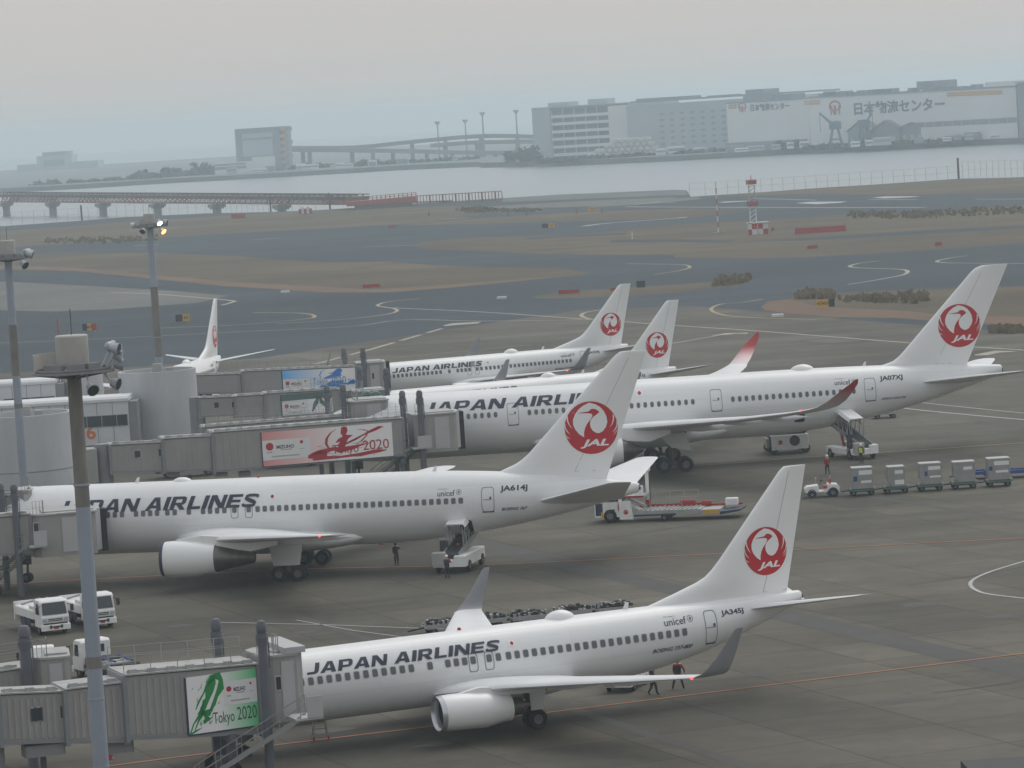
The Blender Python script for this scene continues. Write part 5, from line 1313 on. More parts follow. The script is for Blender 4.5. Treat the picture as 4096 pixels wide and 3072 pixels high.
m = MB(); m.box(-2.1, -1.85, -.6, .9, .6, 1.5); m.use(1).box(-2.14, -2.101, -.4, .2, .6, .8); m.build('operator_stand', (VGREY, VYEL), t)
vwheels(t, [(-1.55, -.8), (1.55, -.8), (-1.55, 2.6), (1.55, 2.6)], .45, .3)

# tow tractor and container dollies
a, b = gnd(1757, 1076), gnd(1795, 1074)
t = thing('tow_tractor', 'small open white tow tractor pulling the string of container dollies', 'tow tractor', ((a.x + b.x) / 2 + .1, (a.y + b.y) / 2 + .75, 0), radians(180))
m = MB(); W = .68
m.prism([(1.45, -W, .42), (1.5, -W, .80), (1.3, -W, .98), (.35, -W, 1.06), (.30, -W, .55), (-.35, -W, .55), (-.42, -W, 1.12), (-1.25, -W, 1.06), (-1.42, -W, .85), (-1.42, -W, .42)], (0, 2 * W, 0)); m.build('body', VWHITE, t, bevel=.05)
m = MB(); m.rbox(-.6, -.1, -.55, .55, .75, .98, .05); m.bar((-.62, 0, .9), (-.72, 0, 1.5), 1.0, .1); m.build('bench_seat', VRED, t)
m = MB(); m.tube((.3, .32, .98), (.05, .32, 1.4), .025, n=6); m.lathe([(.18, 0), (.2, .02), (.18, .04)], (.05, .32, 1.38), 'z', 12); m.build('steering_wheel', VBLK, t)
m = MB(); m.tube((.5, -.3, 1.04), (.5, -.3, 1.5), .02, n=6); m.ball((.5, -.3, 1.55), .09, 8); m.tube((-.75, -.5, 1.1), (-.75, -.5, 1.6), .02, n=6); m.ball((-.75, -.5, 1.62), .08, 8); m.build('beacon', LAMPB, t)
for s in (-1, 1):
    m = MB()
    for x, r in ((.92, .38), (-.85, .46)): m.lathe([(r - .08, -.02), (r, -.02), (r, .02), (r - .08, .02)], (x, s * .70, .36), 'y', 14)
    m.build('mudguard', VNAVY, t)
vwheels(t, [(.92, -.6), (.92, .6)], .31, .22); vwheels(t, [(-.85, -.6), (-.85, .6)], .38, .24)
vg = None
def dolly():
    t = thing('container_dolly', 'x', 'dolly', (0, 0, 0), 0, 'container dollies')
    m = MB(); m.box(-1.05, 1.05, -.8, .8, .42, .58); m.use(1).box(-1.1, 1.1, -.84, -.801, .40, .55); m.use(0).box(-.75, .75, -.5, .5, .3, .42); m.build('deck', (VBLK, GREEN), t)
    m = MB(); m.bar((-1.05, 0, .45), (-1.75, 0, .38), .1); m.bar((-1.05, .3, .45), (-1.6, 0, .4), .06); m.bar((-1.05, -.3, .45), (-1.6, 0, .4), .06); m.build('draw_bar', VNAVY, t)
    m = MB(); m.rbox(-1.1, -.9, -.86, -.6, .58, .74, .03); m.rbox(.9, 1.1, -.86, -.6, .58, .74, .03); m.build('container_lock', VGREY, t)
    vwheels(t, [(-.75, -.62), (-.75, .62), (.75, -.62), (.75, .62)], .25, .16)
    return t
def uld(w, cutl, h, sticks):
    t = thing('cargo_container', 'x', 'container', (0, 0, 0), 0, 'cargo containers on the dollies')
    m = MB(); x0, x1 = -w / 2, w / 2; z0 = .6
    pr = [(x0 + .34, z0), (x1, z0), (x1, z0 + h), (x0, z0 + h), (x0, z0 + .5)] if cutl else [(x0, z0), (x1, z0), (x1, z0 + h), (x0, z0 + h)]
    m.prism([(x, -.72, z) for x, z in pr], (0, 1.44, 0)); m.build('shell', ALU, t)
    m = MB()
    for x in (x0 + .02 + (.0 if not cutl else .36), x1 - .02): m.bar((x, -.735, z0 + .02), (x, -.735, z0 + h), .05)
    m.box(x0, x1, -.745, -.722, z0 + h * .5, z0 + h * .5 + .035); m.box(x0 + .03, x1, -.745, -.722, z0 + .0, z0 + .07); m.box(x0, x1, -.745, -.722, z0 + h - .06, z0 + h); m.build('edge_frame', STEELG, t)
    m = MB(); m.rbox(x0 - .02, x1 + .02, -.74, .74, z0 + h + .002, z0 + h + .07, .03); m.build('lid', BRGL, t)
    for (a, b, c, d, k) in sticks:
        m = MB(); m.box(x0 + a * w, x0 + b * w, -.752, -.747, z0 + c * h, z0 + d * h); m.build('sticker', (STICK, VBLUE)[k], t)
    return t
D0 = dolly()
spec = [(1864, 1.72, False, 1.72, ((.33, .97, .68, .9, 0), (.42, .93, .28, .40, 0), (.06, .24, .38, .62, 1)), 'first grey container, right behind the white tow tractor'),
        (1937, 1.42, True, 1.62, ((.42, .9, .66, .84, 0), (.40, .95, .10, .34, 0)), 'narrowest grey container, second behind the tow tractor'),
        (2011, 1.82, True, 1.72, ((.40, .96, .70, .88, 0), (.46, .96, .32, .42, 0), (.20, .36, .42, .64, 1)), 'grey container with a sloped lower corner, in the middle of the dolly string'),
        (2084, 1.82, True, 1.66, ((.46, .86, .62, .78, 0),), 'grey container with one white sticker, second from the right on the dollies'),
        (2159, 1.86, False, 1.76, ((.28, .96, .70, .9, 0), (.34, .9, .34, .46, 0), (.04, .2, .46, .66, 1)), 'rightmost grey container of the dolly string')]
for i, (u, w, cl, h, st, lb) in enumerate(spec):
    g = gnd(u, 1071 - (u - 1864) * .066)
    d = D0 if i == 0 else copy_tree(D0)
    d.location = (g.x, g.y + .72, 0)
    d['label'] = ('low dark dolly under the first container behind the tow tractor', 'low dark dolly under the narrowest container', 'low dark dolly under the middle container of the string', 'low dark dolly under the one-sticker container', 'low dark dolly at the right end of the string, under its container')[i]
    c = uld(w, cl, h, st); c.location = (g.x + .05, g.y + .72, 0); c['label'] = lb
# pallet dollies
def pallet_dolly(label, x, y, rz, load=0, l=3.2, group=None):
    t = thing('pallet_dolly', label, 'dolly', (x, y, 0), rz, group)
    m = MB(); m.box(-l / 2, l / 2, -.95, .95, .42, .56)
    for k in range(9): m.tube((-l / 2 + .15 + k * (l - .3) / 8, -.85, .6), (-l / 2 + .15 + k * (l - .3) / 8, .85, .6), .045, n=6)
    for s in (-1, 1): m.box(-l / 2, l / 2, s * .93 - .03, s * .93 + .03, .56, .7)
    m.build('deck', VGREY if load != 3 else VBLUE, t)
    m = MB(); m.bar((-l / 2, 0, .45), (-l / 2 - 1.1, 0, .3), .1); m.build('draw_bar', VBLK, t)
    vwheels(t, [(-l / 2 + .5, -.75), (-l / 2 + .5, .75), (l / 2 - .5, -.75), (l / 2 - .5, .75)], .24, .16)
    if load == 1:
        rnd = random.Random(int(x * 10)); m = MB()
        n = 16
        for i in range(n):
            for j in range(6):
                a0, b0 = -l / 2 + .1 + i * (l - .2) / n, -.85 + j * .285; z = .72 + .16 * rnd.random() + .12 * sin(i * .9 + j)
                m.use(rnd.choice((0, 0, 0, 1))).hexa([(a0, b0, .6), (a0 + .2, b0, .6), (a0 + .2, b0 + .27, .6), (a0, b0 + .27, .6), (a0 + rnd.uniform(-.05, .05), b0, z), (a0 + .2, b0, z + rnd.uniform(-.06, .06)), (a0 + .2, b0 + .27, z), (a0, b0 + .27, z + rnd.uniform(-.06, .06))])
        m.build('folded_nets', (VBLK, VGREY), t)
    return t
a, b = gnd(910, 1366), gnd(1368, 1321); hd = heading(a, b)
labs = ['pallet dolly at the left end of the row behind the nearest airliner', 'pallet dolly just right of the nearest airliner\'s far winglet', 'pallet dolly in the middle of the row behind the nearest airliner\'s roof', 'pallet dolly left of the dome on the nearest airliner\'s roof', 'pallet dolly at the right end of the row behind the nearest airliner']
for i in range(5):
    q = a.lerp(b, (i + .5) / 5); pallet_dolly(labs[i], q.x, q.y - 1.2 + (i % 2) * .3, hd, 1, 2.5, 'pallet dollies behind the nearest airliner')
a = gnd(1913, 904); pallet_dolly('empty pallet dolly with a tow bar, parked beyond the largest airliner\'s tail', a.x, a.y + .8, radians(2), 0, 2.6)
a = gnd(2125, 1037); pallet_dolly('empty blue-sided dolly behind the last two containers', a.x, a.y + 1.4, radians(2), 3, 3.4, 'empty dollies on the right')
a = gnd(2200, 1034); pallet_dolly('empty blue-sided dolly cut by the right edge of the photo', a.x, a.y + 1.4, radians(2), 3, 3.4, 'empty dollies on the right')
# small things
g = gnd(692, 1597)
t = thing('step_ladder', 'small aluminium step ladder standing under the nose of the nearest airliner', 'step ladder', (g.x, g.y, 0), radians(15))
m = MB()
for s in (-1, 1): m.bar((s * .42, -.28, 0), (s * .28, 0, 1.25), .05); m.bar((s * .42, .28, 0), (s * .28, .04, 1.25), .05)
m.use(1).box(-.32, .32, -.16, .2, 1.252, 1.3); m.use(0)
for k in range(1, 4): m.bar((-.42 + .045 * k, -.28 + .07 * k, .31 * k), (.42 - .045 * k, -.28 + .07 * k, .31 * k), .06)
m.build('ladder_frame', (VGREY, ALU), t)
m = MB()
for s in (-1, 1): m.box(s * .42 - .04, s * .42 + .04, -.32, -.24, .0, .22)
m.build('foot', VRED, t)
t = thing('tow_tractor', 'red-roofed tow tractor peeping over the nose of the nearest airliner', 'tow tractor', (-13.3, 214.5, 0), radians(200))
m = MB(); m.rbox(-1.6, 1.6, -.8, .8, .4, 1.1, .08); m.build('body', VWHITE, t)
m = MB(); m.rbox(-.9, .9, -.85, .85, 2.0, 2.14, .06); m.build('roof', VRED, t)
m = MB()
for x in (-.8, .8):
    for y in (-.75, .75): m.bar((x, y, 1.1), (x, y, 2.0), .07)
m.build('roof_post', VBLK, t); vwheels(t, [(-1, -.7), (1, -.7), (-1, .7), (1, .7)], .38, .24)
# vehicles in the shade under the red poster bridge
def box_truck(label, x, y, rz, bodymat, l=6.0):
    t = thing('box_truck', label, 'truck', (x, y, 0), rz)
    m = MB(); m.rbox(-l, -1.7, -1.1, 1.1, .8, 2.4, .06); m.build('cargo_box', bodymat, t)
    m = MB(); m.prism([(-1.6, -1, .5), (0, -1, .5), (.02, -1, 1.2), (-.3, -1, 2.1), (-1.6, -1, 2.15)], (0, 2, 0)); c = m.build('cab', VWHITE, t, bevel=.04)
    m = MB(); m.hexa([(.0, -.9, 1.28), (.03, -.9, 1.28), (.03, .9, 1.28), (.0, .9, 1.28), (-.27, -.85, 2.0), (-.24, -.85, 2.0), (-.24, .85, 2.0), (-.27, .85, 2.0)]); m.build('windscreen', GLASSW, c)
    m = MB(); m.box(-l, -.2, -.4, .4, .5, .8); m.build('chassis', VBLK, t); vwheels(t, [(-.8, -.9), (-.8, .9), (-l + 1.2, -.9), (-l + 1.2, .9)], .42, .28)
a = gnd(402, 1040); box_truck('dark blue and white truck under the red poster bridge, left of the gantry', a.x + 2.5, a.y + 6, radians(10), VNAVY)
a = gnd(640, 1022); box_truck('white and grey truck in the shade under the red poster', a.x + 2, a.y + 8, radians(4), VGREY)
# traffic cones and chocks by the wheels
def cone(label, u, v):
    g = gnd(u, v); t = thing('traffic_cone', label, 'traffic cone', (g.x, g.y, 0), 0)
    m = MB(); m.box(-.2, .2, -.2, .2, 0, .05); m.lathe([(.15, .05), (.04, .62), (.02, .65)], (0, 0, 0), 'z', 10); m.build('cone', VRED, t)
    m = MB(); m.lathe([(.118, .28), (.082, .44)], (0, 0, 0), 'z', 10); m.build('reflective_band', STICK, t)
cone('small red cone on the apron between the second airliner\'s engine and the walking marshaller', 824, 1176)
cone('small red cone on the apron under the nearest jet bridge', 238, 1640)

# ================================================================== PEOPLE
def person(label, x, y, rz, pose, top=CLD, legs=CLD, helmet=True, vest=None):
    """one continuous skinned body; pose gives the joints (x forward, y left, z up)"""
    t = thing('person', label, 'person', (x, y, 0), rz)
    P = dict(pelvis=(0, 0, .94), chest=(0, 0, 1.30), neck=(0, 0, 1.47), head=(.02, 0, 1.60), crown=(.02, 0, 1.72), shl=(0, .19, 1.42), shr=(0, -.19, 1.42), ell=(0, .25, 1.14), elr=(0, -.25, 1.14), wrl=(.08, .25, .90), wrr=(.08, -.25, .90), hipl=(0, .1, .90), hipr=(0, -.1, .90), knl=(.03, .11, .50), knr=(.03, -.11, .50), anl=(0, .12, .09), anr=(0, -.12, .09), tol=(.17, .13, .04), tor=(.17, -.13, .04))
    P.update(pose)
    R = dict(pelvis=.155, chest=.165, neck=.062, head=.10, crown=.075, shl=.075, shr=.075, ell=.052, elr=.052, wrl=.034, wrr=.034, hipl=.105, hipr=.105, knl=.068, knr=.068, anl=.05, anr=.05, tol=.042, tor=.042)
    names = list(P); E = [('pelvis', 'chest'), ('chest', 'neck'), ('neck', 'head'), ('head', 'crown'), ('chest', 'shl'), ('chest', 'shr'), ('shl', 'ell'), ('shr', 'elr'), ('ell', 'wrl'), ('elr', 'wrr'), ('pelvis', 'hipl'), ('pelvis', 'hipr'), ('hipl', 'knl'), ('hipr', 'knr'), ('knl', 'anl'), ('knr', 'anr'), ('anl', 'tol'), ('anr', 'tor')]
    vs = [Vector(P[n]) for n in names]; rs = [R[n] for n in names]; ed = [(names.index(a), names.index(b)) for a, b in E]
    for w, e, s in (('wrl', 'ell', 1), ('wrr', 'elr', -1)):          # palm, four fingers and a thumb
        wv, ev = Vector(P[w]), Vector(P[e]); d = (wv - ev).normalized(); sd = Vector((1, 0, 0)) - d * d.x; sd.normalize()
        pi_ = len(vs); vs.append(wv + d * .085); rs.append(.032); ed.append((names.index(w), pi_))
        for k, l in ((-1.5, .065), (-.5, .08), (.5, .075), (1.5, .06)):
            i = len(vs); vs.append(wv + d * .12 + sd * k * .019); rs.append(.0095); ed.append((pi_, i))
            vs.append(wv + d * (.12 + l * .8) + sd * k * .02 + Vector((0, -s * .02, 0))); rs.append(.008); ed.append((i, i + 1))
        i = len(vs); vs.append(wv + d * .07 + sd * .05); rs.append(.011); ed.append((pi_, i))
        vs.append(wv + d * .11 + sd * .07); rs.append(.009); ed.append((i, i + 1))
    i = len(vs); vs.append(Vector(P['head']) + Vector((.115, 0, -.005))); rs.append(.016); ed.append((names.index('head'), i))
    me = bpy.data.meshes.new('body'); me.from_pydata([tuple(v) for v in vs], ed, [])
    o = bpy.data.objects.new('body', me); COL.objects.link(o)
    sk = o.modifiers.new('skin', 'SKIN'); sk.use_smooth_shade = True
    o.modifiers.new('subd', 'SUBSURF').levels = 1
    for v, r in zip(me.skin_vertices[0].data, rs): v.radius = (r * (1.18 if .04 < r < .12 else 1), r * (1.18 if .04 < r < .12 else 1))
    me.skin_vertices[0].data[0].use_root = True
    bpy.context.view_layer.update()
    m2 = bpy.data.meshes.new_from_object(o.evaluated_get(bpy.context.evaluated_depsgraph_get()))
    bpy.data.objects.remove(o)
    for k in (top, legs, SKIN, VBLK): m2.materials.append(k)
    wl, wr, hz = Vector(P['wrl']), Vector(P['wrr']), P['pelvis'][2]
    for f in m2.polygons:
        c = f.center; f.use_smooth = True
        near = min((c - wl).length, (c - wr).length)
        arm = min((c - Vector(P['ell'])).length, (c - Vector(P['elr'])).length)
        if c.z > P['neck'][2] + .0: f.material_index = 2
        elif near < .05 or (near < .24 and near + .02 < arm and abs(c.y) > .17 and c.z < min(wl.z, wr.z) + .02): f.material_index = 2
        elif c.z < .11: f.material_index = 3
        elif c.z < hz - .02 and arm > .16 and near > .12: f.material_index = 1
        else: f.material_index = 0
    b = bpy.data.objects.new('body', m2); COL.objects.link(b); b.parent = t
    h = Vector(P['head'])
    m = MB()
    for s in (-1, 1): m.ball((h.x + .092, h.y + s * .034, h.z + .02), .013, 6)
    m.box(h.x + .088, h.x + .098, h.y - .025, h.y + .025, h.z - .058, h.z - .048); m.build('face', HAIR, b)
    if helmet:
        m = MB(); m.lathe([(.135, .02), (.128, .05), (.11, .12), (.06, .165), (.01, .175)], (h.x, h.y, h.z + .01), 'z', 14); m.build('helmet', CLH, t, True)
    else:
        m = MB(); m.lathe([(.108, -.02), (.116, .04), (.10, .11), (.05, .145), (.01, .15)], (h.x - .012, h.y, h.z), 'z', 14); m.build('hair', HAIR, t, True)
    if vest:
        c = Vector(P['chest']); q = Vector(P['pelvis']); m = MB()
        rg = []
        for k, (rx, ry) in ((0.05, (.185, .20)), (.5, (.175, .20)), (1.0, (.185, .215)), (1.28, (.13, .19))):
            o_ = q.lerp(c, k); rg.append([(o_.x + rx * cos(2 * pi * i / 14), o_.y + ry * sin(2 * pi * i / 14), o_.z) for i in range(14)])
        m.loft(rg, caps=False); m.build('vest', vest, t, True)
    return t
WALK = dict(knl=(.16, .1, .52), anl=(.22, .1, .10), tol=(.38, .11, .07), knr=(-.02, -.1, .50), anr=(-.26, -.1, .15), tor=(-.10, -.11, .05), ell=(-.12, .26, 1.15), wrl=(-.10, .25, .90), elr=(.1, -.26, 1.16), wrr=(.22, -.24, .94))
g = gnd(857, 1221); person('person in dark work clothes standing under the belly of the second airliner', g.x, g.y, radians(-60), dict(ell=(.08, .3, 1.2), wrl=(.22, .14, 1.22)), CLD, CLD, False)
g = gnd(1788, 1025); person('person in a red jacket and white helmet walking across the apron', g.x, g.y, radians(100), WALK, CLR, CLD, True)
g = gnd(1861, 1000); person('person in a yellow vest standing at the foot of the far belt loader', g.x, g.y, radians(60), {}, CLD, CLD, True, CLY)
g = gnd(1466, 1488); person('person in a dark vest over red sleeves, feet apart, under the nearest airliner\'s tail', g.x, g.y, radians(80), dict(anl=(0, .34, .09), tol=(.17, .36, .04), knl=(.03, .23, .5), anr=(-.05, -.3, .09), tor=(.12, -.32, .04), knr=(.0, -.2, .5), elr=(-.02, -.36, 1.17), wrr=(.05, -.40, .93)), CLR, CLD, False, CLD)
g = gnd(1411, 1502); person('person in dark clothes stepping beside the low belt loader under the nearest tail', g.x, g.y, radians(-30), WALK, CLD, CLD, False)
g = gnd(967, 1250); person('person in white helmet and red sleeves loading at the belt of the near belt loader', g.x, g.y, radians(75), dict(ell=(.2, .24, 1.2), wrl=(.42, .2, 1.15), elr=(.2, -.24, 1.2), wrr=(.42, -.2, 1.15)), CLR, CLD, True, CLD)

# ================================================================== AIRFIELD
CHECK = mat('red_white_checks', (.6, .6, .6), .6); _nt = CHECK.node_tree
_k = _nt.nodes.new('ShaderNodeTexChecker'); _k.inputs['Scale'].default_value = 1.0; _k.inputs[1].default_value = (.62, .62, .61, 1); _k.inputs[2].default_value = (.38, .03, .03, 1)
_c = _nt.nodes.new('ShaderNodeTexCoord'); _m = _nt.nodes.new('ShaderNodeMapping'); _m.inputs['Scale'].default_value = (.72, .72, .72); _m.inputs['Location'].default_value = (.03, .03, .02)
_nt.links.new(_c.outputs['Object'], _m.inputs[0]); _nt.links.new(_m.outputs[0], _k.inputs[0]); _nt.links.new(_k.outputs[0], _nt.nodes['Principled BSDF'].inputs['Base Color'])
OBRED = mat('obstacle_red', (.42, .05, .045), .65, noise=.15, scale=.6)
TRUSS = mat('truss_faded_red', (.36, .10, .085), .7, noise=.2, scale=.2)
TRUSSW = mat('truss_faded_white', (.50, .48, .47), .7, noise=.1, scale=.2)
DECKG = mat('pier_deck_grey', (.10, .07, .072), .8, noise=.2, scale=.2)
PIERC = mat('pier_concrete', (.24, .245, .25), .8, noise=.15, scale=.2)
FENCE = mat('fence_grey', (.40, .42, .43), .6)
POSTW = mat('post_white', (.62, .62, .61), .6)
# lattice tower
g = gnd(1629, 506)
t = thing('lattice_tower', 'slender red and white lattice tower on the far grass', 'lattice tower', (g.x, g.y, 0))
def zt(v): return CAM_H - (v - (1536 - (F_PX * math.tan(PITCH))) / KD + (1629 - 1106) * math.tan(ROLL)) * KD / F_PX * g.y
H = 13.6
for k, (z0, z1) in enumerate(((0, 3.0), (3.0, 6.2), (6.2, 9.4), (9.4, 12.2))):
    m = MB(); w = .75
    for a in (-w, w):
        for b in (-w, w): m.bar((a, b, z0), (a, b, z1), .16)
    zc = z0
    while zc < z1 - .3:
        for s in (-w, w): m.bar((-w, s, zc), (w, s, min(z1, zc + 1.1)), .09); m.bar((s, -w, zc), (s, w, min(z1, zc + 1.1)), .09)
        zc += 1.1
    m.build('lattice_section', TRUSSW if k != 1 else POSTW, t)
for z in (2.0, 7.1, 12.4):
    m = MB(); m.box(-1.2, 1.2, -1.2, 1.2, z, z + .12); rail(m, [(-1.2, -1.2, z), (1.2, -1.2, z), (1.2, 1.2, z), (-1.2, 1.2, z), (-1.2, -1.2, z)], 1.1, 3, .05); m.box(-1.05, 1.05, -1.22, -1.18, z + .1, z + 1.0); m.box(-1.22, -1.18, -1.05, 1.05, z + .1, z + 1.0); m.build('red_platform', OBRED, t)
m = MB(); m.tube((0, 0, 12.2), (0, 0, 14.6), .1, n=6); m.build('aerial', OBRED, t)
g2 = gnd(1636, 506)
t = thing('equipment_hut', 'red and white chequered hut at the foot of the lattice tower', 'hut', (g2.x, g2.y - 1, 0))
m = MB(); m.box(-2.4, .1, -1.5, 1.5, 0, 2.9); m.box(.103, 2.6, -1.2, 1.5, 0, 2.6); m.build('wall', CHECK, t); m = MB(); m.box(-2.6, 2.8, -1.7, 1.7, 2.903, 3.05); m.build('roof', POSTW, t)
g = gnd(1552, 504)
t = thing('marker_mast', 'thin red and white banded mast left of the lattice tower', 'mast', (g.x, g.y, 0))
m = MB()
for k in range(9): m.use(k % 2).tube((0, 0, k * 1.45), (0, 0, k * 1.45 + 1.45), .17 - .006 * k, n=8)
m.build('banded_pole', (POSTW, OBRED), t); m = MB(); m.box(-1.6, 1.6, -1.2, 1.2, 0, .3); m.build('base', PIERC, t)
def board(label, u0, u1, vt, vb, thick=.5):
    a, b = gnd(u0, vb + (u0 - (u0 + u1) / 2) * -.062), gnd(u1, vb + (u1 - (u0 + u1) / 2) * -.062)
    y = (a.y + b.y) / 2; h = (vb - vt) * KD / F_PX * y
    t = thing('barrier_board', label, 'barrier', ((a.x + b.x) / 2, y, 0), 0, 'red barrier boards on the grass')
    w = b.x - a.x; m = MB(); m.box(-w / 2, w / 2, -.06, .06, h * .12, h); n = max(2, int(w / 2))
    m.use(1)
    for k in range(n + 1): m.box(-w / 2 + w * k / n - .06, -w / 2 + w * k / n + .06, -.09, -.062, 0, h)
    m.build('board', (OBRED, TRUSS), t)
    m = MB()
    for k in range(n + 1): m.bar((-w / 2 + w * k / n, .08, h * .8), (-w / 2 + w * k / n, .9, 0), .08)
    m.build('brace', TRUSS, t)
board('longest dark red board right of the lattice tower', 1718, 1827, 490, 504)
board('red board on the left edge of the big grass verge, above the tail-on airliner', 784, 821, 614, 622)
board('red board on the small grass island left of the rear fins', 1207, 1251, 626, 635)
board('small red board half hidden by the farthest fin', 1319, 1333, 621, 628)
board('red board near the water at the truss bridge', 500, 530, 462, 473)
board('small red board at the edge of the middle taxiway, under the bridge end', 838, 855, 487, 492)
board('small red box board at the far right grass edge', 2021, 2034, 523, 531)
board('tiny red box beside the chequered hut', 1667, 1672, 492, 499)
board('faint red board on the grass between lattice tower and right edge', 1745, 1766, 530, 537)
def sign(label, u, v, w, cols):
    w *= .62; g = gnd(u, v); t = thing('taxiway_sign', label, 'sign', (g.x, g.y, 0), 0, 'taxiway guidance signs')
    m = MB(); n = len(cols)
    for k, c in enumerate(cols): m.use(k).box(-w / 2 + w * k / n, -w / 2 + w * (k + 1) / n - .004, -.12, .12, .35, 1.55)
    f = m.build('sign_panel', [{'y': VYEL, 'b': VNAVY, 'k': VBLK, 'r': OBRED}[c] for c in cols], t)
    m = MB()
    for k, c in enumerate(cols):
        if c == 'y':
            x = -w / 2 + w * (k + .5) / n
            m.prism([(x - .5, -.135, .95), (x - .15, -.135, 1.2), (x - .15, -.135, .7)], (0, .01, 0)); m.box(x, x + .12, -.135, -.125, .7, 1.25); m.box(x + .3, x + .42, -.135, -.125, .7, 1.25)
    m.build('legend', VBLK, f)
    m = MB()
    for x in (-w * .4, w * .4): m.bar((x, 0, 0), (x, 0, .35), .1)
    m.build('leg', VGREY, t)
sign('yellow sign on the ochre grass edge right of the hidden airliner\'s fin', 1784, 668, 4.6, 'yyk')
sign('yellow sign between the two left light masts, beyond the tail-on airliner', 395, 698, 4.0, 'ky')
sign('blue and yellow sign with a red end, left of the far mast', 194, 718, 4.0, 'byr')
sign('faded yellow sign far out on the middle grass', 1185, 495, 6.0, 'ky')
sign('small yellow sign near the runway, right of the fence corner', 1280, 457, 4.5, 'y')
sign('pale yellow sign by the hidden airliner\'s fin, on the small island', 1385, 625, 2.6, 'kk')
def stub(label, u, v, h, m_):
    g = gnd(u, v); t = thing('edge_marker', label, 'marker', (g.x, g.y, 0), 0, 'runway edge markers')
    m = MB(); m.lathe([(.3, 0), (.3, .1), (.14, .14), (.12, h), (.02, h + .1)], (0, 0, 0), 'z', 10); m.build('marker_body', m_, t)
stub('small white marker standing on the middle grass', 1366, 516, 1.9, POSTW)
stub('thin red marker post left of the blue and yellow sign', 126, 722, 2.6, OBRED)
for i, (u, v) in enumerate(((1245, 461), (1300, 460), (1098, 468), (927, 466), (1138, 467))): stub('tiny dark marker along the runway edge', u, v, 1.5, DECKG)
for lb, u, v in (('white patch-like light unit on the taxiway by the small island', 1084, 646), ('white light unit on the taxiway below the ochre grass', 1680, 685), ('white light unit left of the tail-on airliner\'s fin', 616, 633)):
    g = gnd(u, v); t = thing('light_unit', lb, 'light', (g.x, g.y, 0)); m = MB(); m.rbox(-.9, .9, -.35, .35, .02, .5, .1); m.build('light_body', POSTW, t)

# perimeter fences
def fence(label, pts, h, step, dark=()):
    p = G(pts); t = thing('perimeter_fence', label, 'fence', (p[0].x, p[0].y, 0)); o = p[0]
    m = MB(); n = 0
    for a, b in zip(p, p[1:]):
        a, b = a - o, b - o; k = max(1, int((b - a).length / step))
        for i in range(k): q = a.lerp(b, i / k); m.bar(q, q + Vector((0, 0, h)), .13)
        for z in (h * .5, h): m.bar(a + Vector((0, 0, z)), b + Vector((0, 0, z)), .06)
    m.build('post_row', FENCE, t)
    m = MB(); m.use(0)
    for u, v in dark: q = gnd(u, v) - o; m.bar(q, q + Vector((0, 0, h * 1.25)), .7)
    if dark: m.build('gate_post', DECKG, t)
fence('pale mesh fence along the right shore of the airfield', [(1490, 424), (1524, 422.5), (1740, 408.5), (2071, 385.5), (2080, 384.8)], 4.6, 4)
fence('higher mesh fence at the far right shore', [(2080, 384.6), (2212, 382.6), (2500, 366)], 6.0, 4, ((2071, 386),))
fence('pale mesh fence along the left shore below the truss bridge', [(-200, 503), (0, 488), (171, 476.5), (273, 468.5), (444, 460.5), (581, 457.5), (700, 453)], 5.2, 4.5, ((177, 477), (585, 457.5), (713, 452)))

# truss bridge carrying the approach lights
def z_at(u, v, y): return at(u, v, y).z
pier_px = [(15, 467), (116, 467), (224, 467), (343, 467), (477, 462), (623, 457)]
P = [gnd(u, v, -3.0) for u, v in pier_px]
d = (P[3] - P[0]).normalized(); end = P[0] + d * 488.0
L = (end - P[0]).length; az = atan2(d.y, d.x)
root = thing('truss_bridge', 'faded red truss bridge on grey piers over the water, carrying approach lights', 'bridge', (P[0].x, P[0].y, 0), az)
zt0 = z_at(15, 419, P[0].y); zb0 = z_at(15, 435, P[0].y); zt1 = z_at(780, 425, end.y); zb1 = z_at(780, 441, end.y)
zT = lambda s: zt0 + (zt1 - zt0) * s / L
zB = lambda s: zb0 + (zb1 - zb0) * s / L
m = MB(); n = 76
for w in (-2.2, 2.2):
    m.bar((-6, w, zB(0)), (L, w, zB(L)), .55); m.bar((-6, w, zT(0) - 1.2), (L, w, zT(L) - 1.2), .5)
    for i in range(n):
        a, b = L * i / n, L * (i + 1) / n
        m.use(i // 5 % 2 and 1); m.bar((a, w, zB(a)), ((a + b) / 2, w, zT(a) - 1.2), .42); m.bar(((a + b) / 2, w, zT(a) - 1.2), (b, w, zB(b)), .42)
    m.use(0)
m.build('truss', (TRUSS, TRUSSW), root)
m = MB(); m.hexa([(-6, -3, zT(0) - 1.0), (L, -3, zT(L) - 1.0), (L, 3, zT(L) - 1.0), (-6, 3, zT(0) - 1.0), (-6, -3, zT(0) + .1), (L, -3, zT(L) + .1), (L, 3, zT(L) + .1), (-6, 3, zT(0) + .1)])
for w in (-2.8, 2.8):
    for i in range(n): a = L * i / n; m.bar((a, w, zT(a) + .1), (a, w, zT(a) + 1.0), .5)
    m.bar((-6, w, zT(0) + .8), (L, w, zT(L) + .8), .4)
m.build('walkway_deck', DECKG, root)
for i in range(6):
    s = i * 79.5; m = MB(); m.lathe([(1.9, -5), (1.9, zB(s) - 2.6), (2.1, zB(s) - 2.5)], (s, 0, 0), 'z', 14); m.box(s - 3.2, s + 3.2, -3.0, 3.0, zB(s) - 1.9, zB(s) - .5); m.box(s - 2.4, s + 2.4, -2.4, 2.4, zB(s) - 2.5, zB(s) - 1.903); m.build('pier', PIERC, root)
y0 = at(800, 440, 1470)
